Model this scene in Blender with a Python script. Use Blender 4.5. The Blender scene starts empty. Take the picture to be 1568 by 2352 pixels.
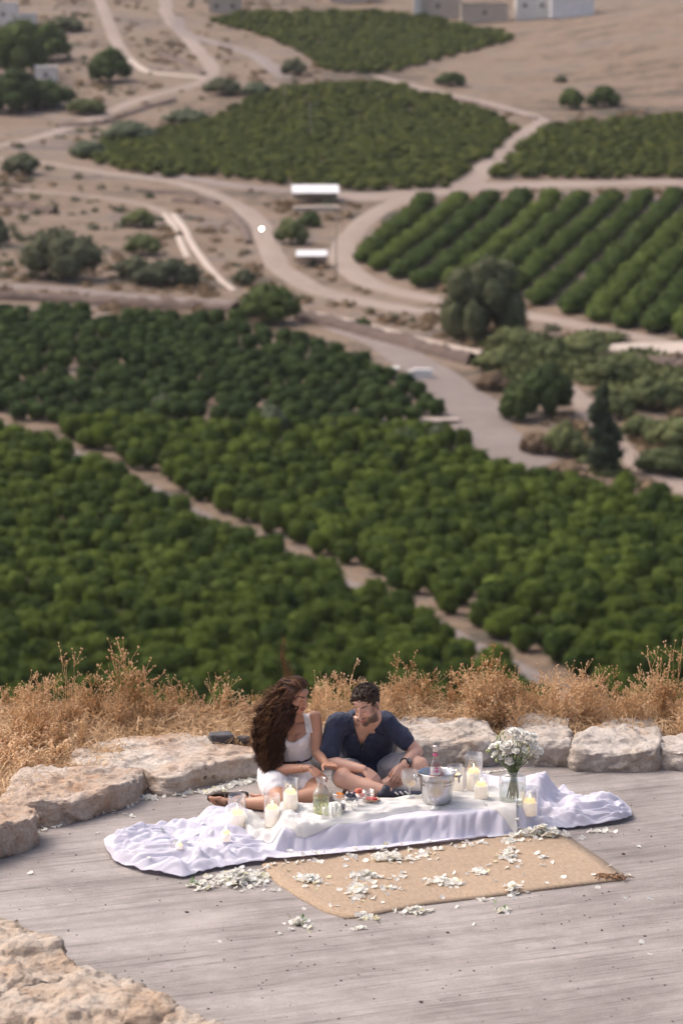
import bpy, bmesh, math, random
import numpy as np
from mathutils import Vector, Matrix, noise, Euler

random.seed(7)
RNG = np.random.default_rng(7)
SC = bpy.context.scene
COL = SC.collection
PI = math.pi

# ------------------------------------------------------------------ camera
CAM_H = 5.45            # metres above the terrace
PITCH = math.radians(10.0)
FV = 6860.0             # focal length in photo units (photo read at 1568 x 2352)
CXV, CYV = 784.0, 1176.0
cam_d = bpy.data.cameras.new('camera')
cam = bpy.data.objects.new('camera', cam_d)
COL.objects.link(cam)
cam.location = (0, 0, CAM_H)
cam.rotation_euler = (PI / 2 - PITCH, 0, 0)
cam_d.sensor_fit = 'VERTICAL'
cam_d.sensor_height = 36.0
cam_d.lens = 36.0 * FV / 2352.0
cam_d.clip_start = 0.5
cam_d.clip_end = 6000
cam_d.dof.use_dof = True
cam_d.dof.focus_distance = 20.2
cam_d.dof.aperture_fstop = 2.6
SC.camera = cam

# ------------------------------------------------------------------ light
SUN_AZ = math.radians(-66)      # from +Y towards +X: the light comes from the left
SUN_EL = math.radians(54)
world = bpy.data.worlds.new('World')
SC.world = world
world.use_nodes = True
wn = world.node_tree
wn.nodes.clear()
sky = wn.nodes.new('ShaderNodeTexSky')
sky.sky_type = 'NISHITA'
sky.sun_disc = False
sky.sun_elevation = SUN_EL
sky.sun_rotation = SUN_AZ
sky.air_density = 0.8
sky.dust_density = 7.0
sky.ozone_density = 0.6
wbg = wn.nodes.new('ShaderNodeBackground')
wbg.inputs['Strength'].default_value = 0.15
wout = wn.nodes.new('ShaderNodeOutputWorld')
wn.links.new(sky.outputs[0], wbg.inputs[0])
wn.links.new(wbg.outputs[0], wout.inputs[0])

sun_d = bpy.data.lights.new('sun', 'SUN')
sun_d.energy = 0.88
sun_d.angle = math.radians(55)
sun_d.color = (1.0, 0.87, 0.82)
sun = bpy.data.objects.new('sun', sun_d)
COL.objects.link(sun)
_sd = Vector((math.sin(SUN_AZ) * math.cos(SUN_EL), math.cos(SUN_AZ) * math.cos(SUN_EL), math.sin(SUN_EL)))
sun.rotation_euler = (-_sd).to_track_quat('-Z', 'Y').to_euler()
sun.location = (-30, 10, 30)

vs = SC.view_settings
SC.display_settings.display_device = 'sRGB'
vs.view_transform = 'Standard'
vs.look = 'None'
vs.gamma = 1.0
vs.use_curve_mapping = False
vs.exposure = 0.66
SC.render.engine = 'CYCLES'
SC.cycles.use_denoising = True
SC.cycles.max_bounces = 8
SC.cycles.transparent_max_bounces = 24
SC.cycles.volume_bounces = 0

# ------------------------------------------------------------------ photo direction -> point
def ray(vx, vy):
    a = (vx - CXV) / FV
    b = -(vy - CYV) / FV
    cp, sp = math.cos(PITCH), math.sin(PITCH)
    return Vector((a, cp + b * sp, -sp + b * cp))

def gz(vx, vy, z=0.0):          # on the level z
    d = ray(vx, vy)
    t = (z - CAM_H) / d.z
    return Vector((d.x * t, d.y * t, z))

def gy(vx, vy, Y):              # at the distance Y
    d = ray(vx, vy)
    t = Y / d.y
    return Vector((d.x * t, Y, CAM_H + d.z * t))

_HY = np.array([21.6, 24, 60, 110, 150, 190, 238, 300, 400, 500, 600, 700, 800, 900, 1000, 1300, 2000, 3000])
_HZ = np.array([0.05, -1.6, -20, -43, -49, -51, -51.5, -50.5, -45.5, -40.5, -34.5, -28.5, -20.5, -9.5, 1.5, 45, 150, 260])
_hyf = np.linspace(21.6, 3000, 6000)
_hzf = np.interp(_hyf, _HY, _HZ)
_k = np.ones(61) / 61
_hzs = np.convolve(np.pad(_hzf, 30, mode='edge'), _k, mode='valid')
_wgt = np.clip((_hyf - 110) / 60, 0, 1)
_hzf = _hzf * (1 - _wgt) + _hzs * _wgt

def terrain(x, Y):
    x = np.asarray(x, float); Y = np.asarray(Y, float)
    z = np.interp(Y, _hyf, _hzf)
    far = np.clip((Y - 180) / 150, 0, 1)
    z = z + far * (0.9 * np.sin(x * 0.035 + Y * 0.011) + 0.7 * np.sin(Y * 0.031 - x * 0.018 + 1.3))
    z = z + 11.0 * np.exp(-((x - 118) / 52) ** 2 - ((Y - 850) / 95) ** 2)
    z = z + 5.0 * np.exp(-((x + 75) / 40) ** 2 - ((Y - 640) / 45) ** 2) * 0.4
    return z

def gt(vx, vy):                 # on the valley ground
    d = ray(vx, vy)
    t = np.concatenate([np.arange(120, 700, 1.0), np.arange(700, 2600, 3.0)])
    h = CAM_H + d.z * t - terrain(d.x * t, d.y * t)
    i = int(np.argmax(h < 0)) if (h < 0).any() else len(t) - 1
    a, b = t[max(i - 1, 0)], t[i]
    for _ in range(20):
        m = 0.5 * (a + b)
        if CAM_H + d.z * m - float(terrain(d.x * m, d.y * m)) < 0: b = m
        else: a = m
    t = 0.5 * (a + b)
    x, Y = d.x * t, d.y * t
    return Vector((x, Y, float(terrain(x, Y))))

def vpm(Y):                     # photo units per metre at the distance Y
    return FV / (Y / math.cos(PITCH))

# ------------------------------------------------------------------ mesh helpers
def mesh_np(name, V, F, mats=(), smooth=True, midx=None):
    V = np.asarray(V, np.float64).reshape(-1, 3)
    me = bpy.data.meshes.new(name)
    if isinstance(F, np.ndarray) and F.ndim == 2:
        n = F.shape[1]; nf = F.shape[0]
        me.vertices.add(len(V)); me.vertices.foreach_set('co', V.astype(np.float32).ravel())
        me.loops.add(nf * n); me.loops.foreach_set('vertex_index', F.astype(np.int32).ravel())
        me.polygons.add(nf)
        me.polygons.foreach_set('loop_start', np.arange(0, nf * n, n, dtype=np.int32))
        me.polygons.foreach_set('loop_total', np.full(nf, n, dtype=np.int32))
        me.update(calc_edges=True)
    else:
        me.from_pydata([tuple(v) for v in V], [], [tuple(int(i) for i in f) for f in F])
    me.validate()
    if smooth: me.polygons.foreach_set('use_smooth', np.ones(len(me.polygons), bool))
    for m in mats: me.materials.append(m)
    if midx is not None: me.polygons.foreach_set('material_index', np.asarray(midx, np.int32))
    me.update()
    return me

class MB:
    """collects quads / tris with a material slot each"""
    def __init__(s): s.V = []; s.F = []; s.M = []; s.n = 0
    def add(s, V, F, m=0):
        V = np.asarray(V, float).reshape(-1, 3)
        s.V.append(V)
        for f in F: s.F.append(tuple(int(i) + s.n for i in f)); s.M.append(m)
        s.n += len(V)
    def arr(s): return np.concatenate(s.V) if s.V else np.zeros((0, 3))
    def mesh(s, name, mats, smooth=True): return mesh_np(name, s.arr(), s.F, mats, smooth, s.M)

def link(name, me, parent=None, loc=None):
    o = bpy.data.objects.new(name, me)
    COL.objects.link(o)
    if parent is not None: o.parent = parent
    if loc is not None: o.location = loc
    return o

def tag(o, label=None, cat=None, group=None, kind=None):
    if label: o['label'] = label
    if cat: o['category'] = cat
    if group: o['group'] = group
    if kind: o['kind'] = kind
    return o

def empty(name, loc=(0, 0, 0), rz=0.0):
    o = bpy.data.objects.new(name, None)
    COL.objects.link(o)
    o.location = loc; o.rotation_euler = (0, 0, rz)
    o.empty_display_size = 0.1
    return o

def dup(o, loc, rz=0.0, sc=None, label=None):
    r = o.copy(); COL.objects.link(r); r.location = loc; r.rotation_euler = (0, 0, rz)
    if sc is not None: r.scale = sc if hasattr(sc, '__len__') else (sc, sc, sc)
    if label: r['label'] = label
    for ch in list(o.children):
        c = ch.copy(); COL.objects.link(c); c.parent = r
        for g in list(ch.children):
            d = g.copy(); COL.objects.link(d); d.parent = c
    return r

def frame_from(d, up=Vector((0, 0, 1))):
    d = Vector(d).normalized()
    if abs(d.dot(up)) > 0.98: up = Vector((0, 1, 0))
    a = up.cross(d).normalized(); b = d.cross(a)
    return a, b

def tube(mb, pts, rad, n=6, m=0, cap=True, flat=1.0, up=Vector((0, 0, 1))):
    """round or flattened tube along pts; rad a number or a list"""
    pts = [Vector(p) for p in pts]; k = len(pts)
    rad = [rad] * k if not hasattr(rad, '__len__') else rad
    V = []
    for i, p in enumerate(pts):
        d = pts[min(i + 1, k - 1)] - pts[max(i - 1, 0)]
        if d.length < 1e-9: d = Vector((0, 0, 1))
        a, b = frame_from(d, up)
        for j in range(n):
            t = 2 * PI * j / n
            V.append(p + a * (rad[i] * math.cos(t)) + b * (rad[i] * flat * math.sin(t)))
    F = [(i * n + j, i * n + (j + 1) % n, (i + 1) * n + (j + 1) % n, (i + 1) * n + j) for i in range(k - 1) for j in range(n)]
    if cap:
        F.append(tuple(range(n - 1, -1, -1))); F.append(tuple((k - 1) * n + j for j in range(n)))
    mb.add(V, F, m)

def lathe(mb, prof, n=24, m=0, c=(0, 0, 0), cap0=False, cap1=False):
    V = []
    for r, z in prof:
        for j in range(n):
            t = 2 * PI * j / n
            V.append((c[0] + r * math.cos(t), c[1] + r * math.sin(t), c[2] + z))
    k = len(prof)
    F = [(i * n + j, i * n + (j + 1) % n, (i + 1) * n + (j + 1) % n, (i + 1) * n + j) for i in range(k - 1) for j in range(n)]
    if cap0: F.append(tuple(range(n - 1, -1, -1)))
    if cap1: F.append(tuple((k - 1) * n + j for j in range(n)))
    mb.add(V, F, m)

def box(mb, c, s, m=0, rz=0.0):
    V = []
    for dz in (-1, 1):
        for dx, dy in ((-1, -1), (1, -1), (1, 1), (-1, 1)):
            x, y = dx * s[0] / 2, dy * s[1] / 2
            V.append((c[0] + x * math.cos(rz) - y * math.sin(rz), c[1] + x * math.sin(rz) + y * math.cos(rz), c[2] + dz * s[2] / 2))
    mb.add(V, [(3, 2, 1, 0), (4, 5, 6, 7), (0, 1, 5, 4), (1, 2, 6, 5), (2, 3, 7, 6), (3, 0, 4, 7)], m)

_icos = {}
def ico(sub):
    if sub not in _icos:
        bm = bmesh.new(); bmesh.ops.create_icosphere(bm, subdivisions=sub, radius=1.0)
        V = np.array([v.co[:] for v in bm.verts]); F = [tuple(v.index for v in f.verts) for f in bm.faces]
        bm.free(); _icos[sub] = (V, F)
    return _icos[sub]

def ball(mb, c, r, sub=2, m=0, rot=None):
    V, F = ico(sub)
    V = V * np.asarray(r if hasattr(r, '__len__') else (r, r, r))
    if rot is not None: V = V @ np.array(rot).T
    mb.add(V + np.asarray(c), F, m)

def fbm(p, s=1.0, o=4, seed=0.0):
    v = Vector((p[0] * s + seed, p[1] * s - seed * 0.7, p[2] * s + seed * 0.3))
    return noise.fractal(v, 1.0, 2.0, o)

def in_poly(P, x, y):
    c = False; n = len(P); j = n - 1
    for i in range(n):
        xi, yi = P[i][0], P[i][1]; xj, yj = P[j][0], P[j][1]
        if (yi > y) != (yj > y) and x < (xj - xi) * (y - yi) / (yj - yi + 1e-12) + xi: c = not c
        j = i
    return c

def resample(pts, n):
    P = np.array([tuple(p) for p in pts], float)
    d = np.concatenate([[0], np.cumsum(np.linalg.norm(np.diff(P, axis=0), axis=1))])
    t = np.linspace(0, d[-1], n)
    return np.stack([np.interp(t, d, P[:, k]) for k in range(P.shape[1])], 1)

def catmull(pts, per=8):
    P = [Vector(p) for p in pts]; out = []
    for i in range(len(P) - 1):
        p0, p1, p2, p3 = P[max(i - 1, 0)], P[i], P[i + 1], P[min(i + 2, len(P) - 1)]
        for j in range(per):
            t = j / per
            out.append(0.5 * ((2 * p1) + (p2 - p0) * t + (2 * p0 - 5 * p1 + 4 * p2 - p3) * t * t + (3 * p1 - p0 - 3 * p2 + p3) * t ** 3))
    out.append(P[-1]); return out

def evaluated(o):
    dg = bpy.context.evaluated_depsgraph_get(); dg.update()
    return bpy.data.meshes.new_from_object(o.evaluated_get(dg))

def remesh_arr(V, F, voxel, smooth=0, sf=0.5):
    me = mesh_np('tmp', V, F); o = link('tmp', me)
    m = o.modifiers.new('r', 'REMESH'); m.mode = 'VOXEL'; m.voxel_size = voxel
    if smooth:
        s_ = o.modifiers.new('s', 'SMOOTH'); s_.iterations = smooth; s_.factor = sf
    out = evaluated(o)
    bpy.data.objects.remove(o); bpy.data.meshes.remove(me)
    n = len(out.vertices); V = np.empty(n * 3); out.vertices.foreach_get('co', V); V = V.reshape(-1, 3)
    nl = len(out.loops); L = np.empty(nl, np.int32); out.loops.foreach_get('vertex_index', L)
    F = L.reshape(-1, 4)
    bpy.data.meshes.remove(out)
    return V, F

# ------------------------------------------------------------------ materials
class NT:
    def __init__(s, name):
        s.m = bpy.data.materials.new(name); s.m.use_nodes = True
        s.t = s.m.node_tree; s.n = s.t.nodes
        s.b = s.n['Principled BSDF']; s.out = s.n['Material Output']
    def node(s, typ, **kw):
        n = s.n.new(typ)
        for k, v in kw.items(): setattr(n, k, v)
        return n
    def lk(s, a, b): s.t.links.new(a, b)
    def coord(s, which='Object', scale=(1, 1, 1), rot=(0, 0, 0)):
        tc = s.node('ShaderNodeTexCoord'); mp = s.node('ShaderNodeMapping')
        mp.inputs['Scale'].default_value = scale; mp.inputs['Rotation'].default_value = rot
        s.lk(tc.outputs[which], mp.inputs[0]); return mp.outputs[0]
    def world(s, scale=(1, 1, 1), rot=(0, 0, 0)):
        g = s.node('ShaderNodeNewGeometry'); mp = s.node('ShaderNodeMapping')
        mp.inputs['Scale'].default_value = scale; mp.inputs['Rotation'].default_value = rot
        s.lk(g.outputs['Position'], mp.inputs[0]); return mp.outputs[0]
    def noise(s, co, scale, detail=4, rough=0.55):
        n = s.node('ShaderNodeTexNoise'); n.inputs['Scale'].default_value = scale
        n.inputs['Detail'].default_value = detail; n.inputs['Roughness'].default_value = rough
        if co is not None: s.lk(co, n.inputs['Vector'])
        return n.outputs['Fac']
    def ramp(s, fac, stops):
        r = s.node('ShaderNodeValToRGB'); e = r.color_ramp.elements
        while len(e) < len(stops): e.new(0.5)
        for i, (p, c) in enumerate(stops):
            e[i].position = p; e[i].color = (c, c, c, 1) if not hasattr(c, '__len__') else (*c, 1)
        s.lk(fac, r.inputs[0]); return r.outputs[0]
    def mix(s, fac, a, b, mode='MIX'):
        n = s.node('ShaderNodeMixRGB', blend_type=mode)
        for v, i in ((fac, 0), (a, 1), (b, 2)):
            if hasattr(v, 'is_linked') or hasattr(v, 'links'): s.lk(v, n.inputs[i])
            elif i == 0: n.inputs[0].default_value = v
            else: n.inputs[i].default_value = (*v, 1)
        return n.outputs[0]
    def bump(s, h, strength=0.3, dist=0.01, normal=None):
        b = s.node('ShaderNodeBump'); b.inputs['Strength'].default_value = strength; b.inputs['Distance'].default_value = dist
        s.lk(h, b.inputs['Height'])
        if normal is not None: s.lk(normal, b.inputs['Normal'])
        return b.outputs[0]
    def col(s, c): 
        if hasattr(c, 'links'): s.lk(c, s.b.inputs['Base Color'])
        else: s.b.inputs['Base Color'].default_value = (*c, 1)
    def set(s, **kw):
        for k, v in kw.items():
            s.b.inputs[k.replace('_', ' ')].default_value = v
        return s

MAT = {}
def plain(name, c, rough=0.6, var=0.15, scale=20.0, bump=0.0, dist=0.003, metal=0.0, sheen=0.0):
    t = NT(name); co = t.coord('Object')
    n = t.noise(co, scale, 4)
    lo = tuple(max(0, v * (1 - var)) for v in c); hi = tuple(min(1, v * (1 + var)) for v in c)
    t.col(t.ramp(n, [(0.3, lo), (0.7, hi)]))
    t.set(Roughness=rough, Metallic=metal)
    if sheen: t.b.inputs['Sheen Weight'].default_value = sheen
    if bump: t.lk(t.bump(n, bump, dist), t.b.inputs['Normal'])
    MAT[name] = t.m
    return t.m

def leafmat(name, dark, light, use_obj=True, trans=0.14):
    t = NT(name)
    oi = t.node('ShaderNodeObjectInfo')
    at = t.node('ShaderNodeAttribute'); at.attribute_name = 'tint'
    n = t.noise(t.world((1, 1, 1)), 0.55, 3)
    n2 = t.noise(t.world((1, 1, 1)), 3.5, 2)
    a = t.node('ShaderNodeMath', operation='ADD'); t.lk(n, a.inputs[0]); t.lk(n2, a.inputs[1])
    b = t.node('ShaderNodeMath', operation='ADD'); t.lk(a.outputs[0], b.inputs[0])
    hf = t.node('ShaderNodeMath', operation='MULTIPLY'); t.lk(oi.outputs['Random'] if use_obj else at.outputs['Fac'], hf.inputs[0]); hf.inputs[1].default_value = 0.5; t.lk(hf.outputs[0], b.inputs[1])
    c = t.node('ShaderNodeMath', operation='DIVIDE'); t.lk(b.outputs[0], c.inputs[0]); c.inputs[1].default_value = 2.5
    colr = t.ramp(c.outputs[0], [(0.34, dark), (0.5, tuple((p + q) / 2 for p, q in zip(dark, light))), (0.64, light)])
    t.col(colr); t.set(Roughness=0.7)
    t.b.inputs['Specular IOR Level'].default_value = 0.06
    if trans:
        tr = t.node('ShaderNodeBsdfTranslucent'); t.lk(colr, tr.inputs[0])
        mx = t.node('ShaderNodeMixShader'); mx.inputs[0].default_value = trans
        t.lk(t.b.outputs[0], mx.inputs[1]); t.lk(tr.outputs[0], mx.inputs[2]); t.lk(mx.outputs[0], t.out.inputs[0])
    MAT[name] = t.m
    return t.m
# ================================================================== the setting: terrace, hillside, valley
def m_concrete():
    t = NT('concrete'); ang = math.radians(-21); co3 = t.world((1, 1, 1))
    g = t.node('ShaderNodeNewGeometry'); r_ = t.node('ShaderNodeVectorRotate', rotation_type='Z_AXIS'); r_.inputs['Angle'].default_value = ang; t.lk(g.outputs['Position'], r_.inputs['Vector'])
    # the brushed lines wander a little
    wob = t.node('ShaderNodeTexNoise'); wob.inputs['Scale'].default_value = 0.7; t.lk(r_.outputs[0], wob.inputs['Vector'])
    ad = t.node('ShaderNodeVectorMath', operation='MULTIPLY_ADD'); ad.inputs[1].default_value = (0.12, 0.12, 0); t.lk(wob.outputs['Color'], ad.inputs[0]); t.lk(r_.outputs[0], ad.inputs[2])
    def m(sx, sy):
        mp = t.node('ShaderNodeMapping'); mp.inputs['Scale'].default_value = (sx, sy, 1); t.lk(ad.outputs[0], mp.inputs[0]); return mp.outputs[0]
    a = t.noise(m(0.5, 2.6), 1.6, 6, 0.65); b = t.noise(m(0.7, 26.0), 1.5, 5, 0.7); b2 = t.noise(m(0.35, 9.0), 1.5, 4, 0.6)
    c = t.noise(co3, 0.8, 6, 0.65); d = t.noise(co3, 70.0, 3, 0.65); e_ = t.noise(co3, 7.0, 5, 0.7)
    base = t.ramp(t.mix(0.6, a, c), [(0.34, (0.195, 0.171, 0.158)), (0.46, (0.27, 0.240, 0.224)), (0.56, (0.345, 0.311, 0.291)), (0.68, (0.40, 0.364, 0.341))])
    col = t.mix(t.ramp(c, [(0.35, 0.9), (0.62, 0.35)]), base, t.ramp(b, [(0.35, 0.45), (0.46, 0.95), (0.6, 1.06)]), 'MULTIPLY')
    col = t.mix(t.ramp(e_, [(0.4, 0.0), (0.65, 0.85)]), col, t.ramp(b2, [(0.37, 0.45), (0.46, 0.95), (0.6, 1.04)]), 'MULTIPLY')
    col = t.mix(0.7, col, t.ramp(e_, [(0.3, 0.74), (0.7, 1.14)]), 'MULTIPLY')
    col = t.mix(0.55, col, t.ramp(d, [(0.25, 0.6), (0.5, 1.0), (0.8, 1.15)]), 'MULTIPLY')
    t.col(col); t.set(Roughness=0.88)
    t.lk(t.bump(t.mix(0.35, t.mix(0.4, b, b2), d), 0.6, 0.018), t.b.inputs['Normal']); MAT['concrete'] = t.m
m_concrete()

def m_dryground(name, stops, sc=1.0, bump=0.4):
    t = NT(name); co = t.world()
    a = t.noise(co, 0.02 * sc, 6, 0.62); b = t.noise(co, 0.22 * sc, 5, 0.65); c = t.noise(co, 1.6 * sc, 4, 0.6)
    f = t.mix(0.5, a, b); f = t.mix(0.25, f, c)
    if name == 'dry_ground':
        st = t.noise(t.world((0.02, 0.09, 0.02), (0, 0, 0.5)), 1.0, 5, 0.6); f = t.mix(0.35, f, st); ct = t.node('ShaderNodeMapRange'); ct.inputs[1].default_value = 0.39; ct.inputs[2].default_value = 0.61; ct.inputs[3].default_value = 0.30; ct.inputs[4].default_value = 0.74; t.lk(f, ct.inputs[0]); f = ct.outputs[0]
    t.col(t.ramp(f, stops)); t.set(Roughness=0.95)
    t.lk(t.bump(t.mix(0.5, b, c), bump, 0.5 / sc), t.b.inputs['Normal'])
    MAT[name] = t.m
m_dryground('dry_ground', [(0.34, (0.048, 0.042, 0.026)), (0.41, (0.088, 0.064, 0.043)), (0.47, (0.140, 0.094, 0.062)), (0.53, (0.190, 0.135, 0.087)), (0.60, (0.155, 0.117, 0.093)), (0.68, (0.088, 0.068, 0.055))])
m_dryground('track_dirt', [(0.3, (0.19, 0.145, 0.117)), (0.5, (0.255, 0.20, 0.166)), (0.7, (0.32, 0.258, 0.22))], 1.5, 0.2)
m_dryground('grey_track', [(0.3, (0.135, 0.108, 0.096)), (0.5, (0.195, 0.160, 0.144)), (0.7, (0.26, 0.218, 0.198))], 1.5, 0.2)
m_dryground('pale_track', [(0.3, (0.33, 0.265, 0.215)), (0.5, (0.43, 0.36, 0.305)), (0.7, (0.51, 0.44, 0.385))], 1.5, 0.2)
m_dryground('bank_soil', [(0.3, (0.07, 0.05, 0.042)), (0.5, (0.115, 0.08, 0.066)), (0.7, (0.17, 0.125, 0.10))], 2.0, 0.5)
m_dryground('berm_soil', [(0.3, (0.16, 0.10, 0.055)), (0.45, (0.27, 0.17, 0.09)), (0.6, (0.36, 0.235, 0.13)), (0.75, (0.42, 0.29, 0.17))], 14.0, 0.5)

def grid_mesh(name, X, Y, Z, mat):
    ny, nx = X.shape
    V = np.stack([X, Y, Z], -1).reshape(-1, 3)
    i = np.arange(ny * nx).reshape(ny, nx)
    F = np.stack([i[:-1, :-1], i[:-1, 1:], i[1:, 1:], i[1:, :-1]], -1).reshape(-1, 4)
    return mesh_np(name, V, F, [MAT[mat]])

# concrete terrace: one slab with a gently uneven top
xs = np.linspace(-14, 14, 141); ys = np.linspace(10.5, 21.2, 60)
X, Y = np.meshgrid(xs, ys)
o = link('terrace', grid_mesh('terrace', X, Y, X * 0, 'concrete')); o['kind'] = 'structure'

# edge of the terrace (foot of the boulders)
EDGE = [gz(*p) for p in [(-700, 2500), (-300, 2130), (-100, 2010), (0, 1960), (90, 1905), (330, 1822), (560, 1793), (720, 1775), (900, 1765), (1200, 1765), (1568, 1772), (1800, 1785), (2300, 1830), (3000, 1990)]]
EX = np.array([p.x for p in EDGE]); EY = np.array([p.y for p in EDGE])
def berm_z(x, Y):
    d = Y - np.interp(x, EX, EY)
    s = np.clip((d - 0.12) / 0.5, 0, 1); s = s * s * (3 - 2 * s)
    crest = 21.45 + 0.12 * np.sin(x * 1.3) + 0.08 * np.sin(x * 3.1 + 1)
    z = -0.12 + s * (0.19 + 0.07 * np.clip((Y - 20.8) / 0.6, 0, 1))
    f = np.clip(Y - crest, 0, None)
    return z - 0.62 * f * f / (f + 0.5)
xs = np.linspace(-9, 9, 361); ys = np.linspace(15.5, 23.2, 155)
X, Y = np.meshgrid(xs, ys)
Z = berm_z(X, Y)
Zn = np.array([[fbm((x, y, 0), 2.2, 4) for x in xs] for y in ys])
Z = Z + 0.035 * Zn * (Z > -0.1)
o = link('berm', grid_mesh('berm', X, Y, Z, 'berm_soil')); o['kind'] = 'structure'

# hill on which the photographer stands, behind the terrace
xs = np.linspace(-30, 30, 61); ys = np.linspace(-40, 10.6, 52)
X, Y = np.meshgrid(xs, ys)
Z = np.where(Y < 10.6, (10.6 - Y) * 0.36, 0) - 0.02
o = link('hillside', grid_mesh('hillside', X, Y, Z, 'berm_soil')); o['kind'] = 'structure'

# valley
ys = np.concatenate([np.linspace(22.3, 150, 60), np.linspace(153, 1100, 300), np.linspace(1110, 2600, 60)])
s = np.linspace(-1, 1, 111)
X = s[None, :] * (45 + 0.24 * ys[:, None]); Y = np.repeat(ys[:, None], 111, 1)
Z = terrain(X, Y)
near = np.clip((24.5 - Y) / 2, 0, 1)
Z = Z - 0.9 * near
o = link('valley_ground', grid_mesh('valley_ground', X, Y, Z, 'dry_ground')); o['kind'] = 'structure'

TRK = []
def track(name, vpts, width, mat, lift=0.08, per=6, seed=0):
    """ribbon of bare earth laid over the ground along a photo line"""
    P = [gt(*p) for p in vpts]
    P = catmull([(p.x, p.y, 0) for p in P], per)
    R = resample(P, max(12, int(sum((Vector(P[i + 1]) - Vector(P[i])).length for i in range(len(P) - 1)) / 3.0)))
    n = len(R); V = []; K = 5
    for i in range(n):
        d = Vector(R[min(i + 1, n - 1)]) - Vector(R[max(i - 1, 0)]); d.z = 0; d.normalize()
        nrm = Vector((-d.y, d.x, 0))
        w = width[0] + (width[1] - width[0]) * i / (n - 1) if hasattr(width, '__len__') else width
        wl = w * (0.5 + 0.14 * noise.noise(Vector((i * 0.21, seed, 0)))); wr = w * (0.5 + 0.14 * noise.noise(Vector((i * 0.21, seed, 7))))
        for k in range(K):
            t = k / (K - 1); off = -wl + (wl + wr) * t
            q = Vector(R[i]) + nrm * off
            V.append((q.x, q.y, float(terrain(q.x, q.y)) + lift - (0.25 if k in (0, K - 1) else 0)))
    F = [(i * K + k, i * K + k + 1, (i + 1) * K + k + 1, (i + 1) * K + k) for i in range(n - 1) for k in range(K - 1)]
    o = link(name, mesh_np(name, V, F, [MAT[mat]])); o['kind'] = 'structure'
    TRK.extend([(q[0], q[1], (max(width) if hasattr(width, '__len__') else width) / 2) for q in R])
    return R

PATH = [(-120, 930), (20, 982), (110, 1015), (200, 1050), (330, 1112), (440, 1172), (540, 1226), (640, 1265), (740, 1310), (830, 1355), (900, 1385), (990, 1425), (1060, 1465), (1150, 1515), (1230, 1560), (1300, 1610), (1400, 1690)]
PATH_R = track('orchard_path', PATH, 2.8, 'grey_track', 0.08, seed=1)
# wide grey track and tracks on the right
track('dirt_track', [(660, 712), (760, 742), (880, 790), (980, 850), (1060, 915), (1120, 985), (1180, 1050), (1260, 1110)], (6, 13), 'grey_track', 0.10, seed=2)
track('dirt_track', [(690, 715), (800, 738), (900, 765), (1010, 792), (1110, 812)], 4, 'pale_track', 0.14, seed=3)
track('dirt_track', [(1700, 815), (1568, 800), (1470, 775), (1400, 762), (1300, 742), (1200, 722), (1100, 702), (1000, 688), (900, 668), (830, 640), (790, 604), (788, 572), (815, 530), (860, 490), (920, 462), (960, 450)], 6, 'track_dirt', 0.12, seed=4)
track('dirt_track', [(1650, 800), (1540, 798), (1440, 800), (1370, 808)], 9, 'pale_track', 0.2, seed=5)
track('dirt_track', [(700, 448), (800, 452), (900, 450), (1000, 440), (1120, 428), (1260, 424), (1420, 421), (1680, 416)], (16, 9), 'track_dirt', 0.10, seed=6)
track('dirt_track', [(1060, 430), (1105, 395), (1160, 345), (1210, 305), (1245, 280), (1190, 258), (1100, 232), (980, 205), (870, 175)], (8, 5), 'track_dirt', 0.14, seed=7)
track('dirt_track', [(-80, 345), (60, 322), (200, 278), (330, 226), (440, 196), (488, 165), (455, 115), (415, 70), (385, 35), (380, -10)], 6, 'track_dirt', 0.10, seed=8)
track('dirt_track', [(400, 40), (425, 78), (500, 100), (580, 125), (630, 160), (655, 182)], 6, 'grey_track', 0.14, seed=9)
track('dirt_track', [(225, -10), (245, 40), (265, 90), (290, 130)], 5, 'track_dirt', 0.12, seed=10)
track('dirt_track', [(-80, 360), (110, 375), (250, 398), (400, 418), (500, 450), (575, 492), (610, 545), (640, 610), (720, 662), (820, 690), (940, 712), (1030, 716)], (4, 7), 'track_dirt', 0.10, seed=11)
track('dirt_track', [(378, 492), (400, 520), (415, 555), (432, 592)], 1.6, 'pale_track', 0.14, seed=12)
track('dirt_track', [(398, 492), (422, 522), (438, 555), (462, 590), (505, 640), (540, 668)], 1.6, 'pale_track', 0.16, seed=13)
track('dirt_track', [(-60, 655), (120, 662), (260, 676), (420, 690), (560, 700)], 6, 'grey_track', 0.12, seed=14)
track('dirt_track', [(1290, 885), (1345, 930), (1390, 985), (1430, 1040), (1500, 1085), (1568, 1120), (1650, 1170)], 4.5, 'track_dirt', 0.12, seed=15)
track('dirt_track', [(-60, 430), (90, 440), (220, 452), (330, 470), (390, 492)], 3, 'track_dirt', 0.13, seed=17)
track('dirt_track', [(290, 130), (330, 160), (380, 170), (470, 178)], 3, 'pale_track', 0.16, seed=18)
track('dirt_track', [(-60, 250), (80, 262), (180, 270), (260, 255)], 3, 'track_dirt', 0.13, seed=19)
track('dirt_track', [(370, 400), (470, 415), (580, 432), (700, 440)], 4, 'grey_track', 0.18, seed=16)

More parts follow.
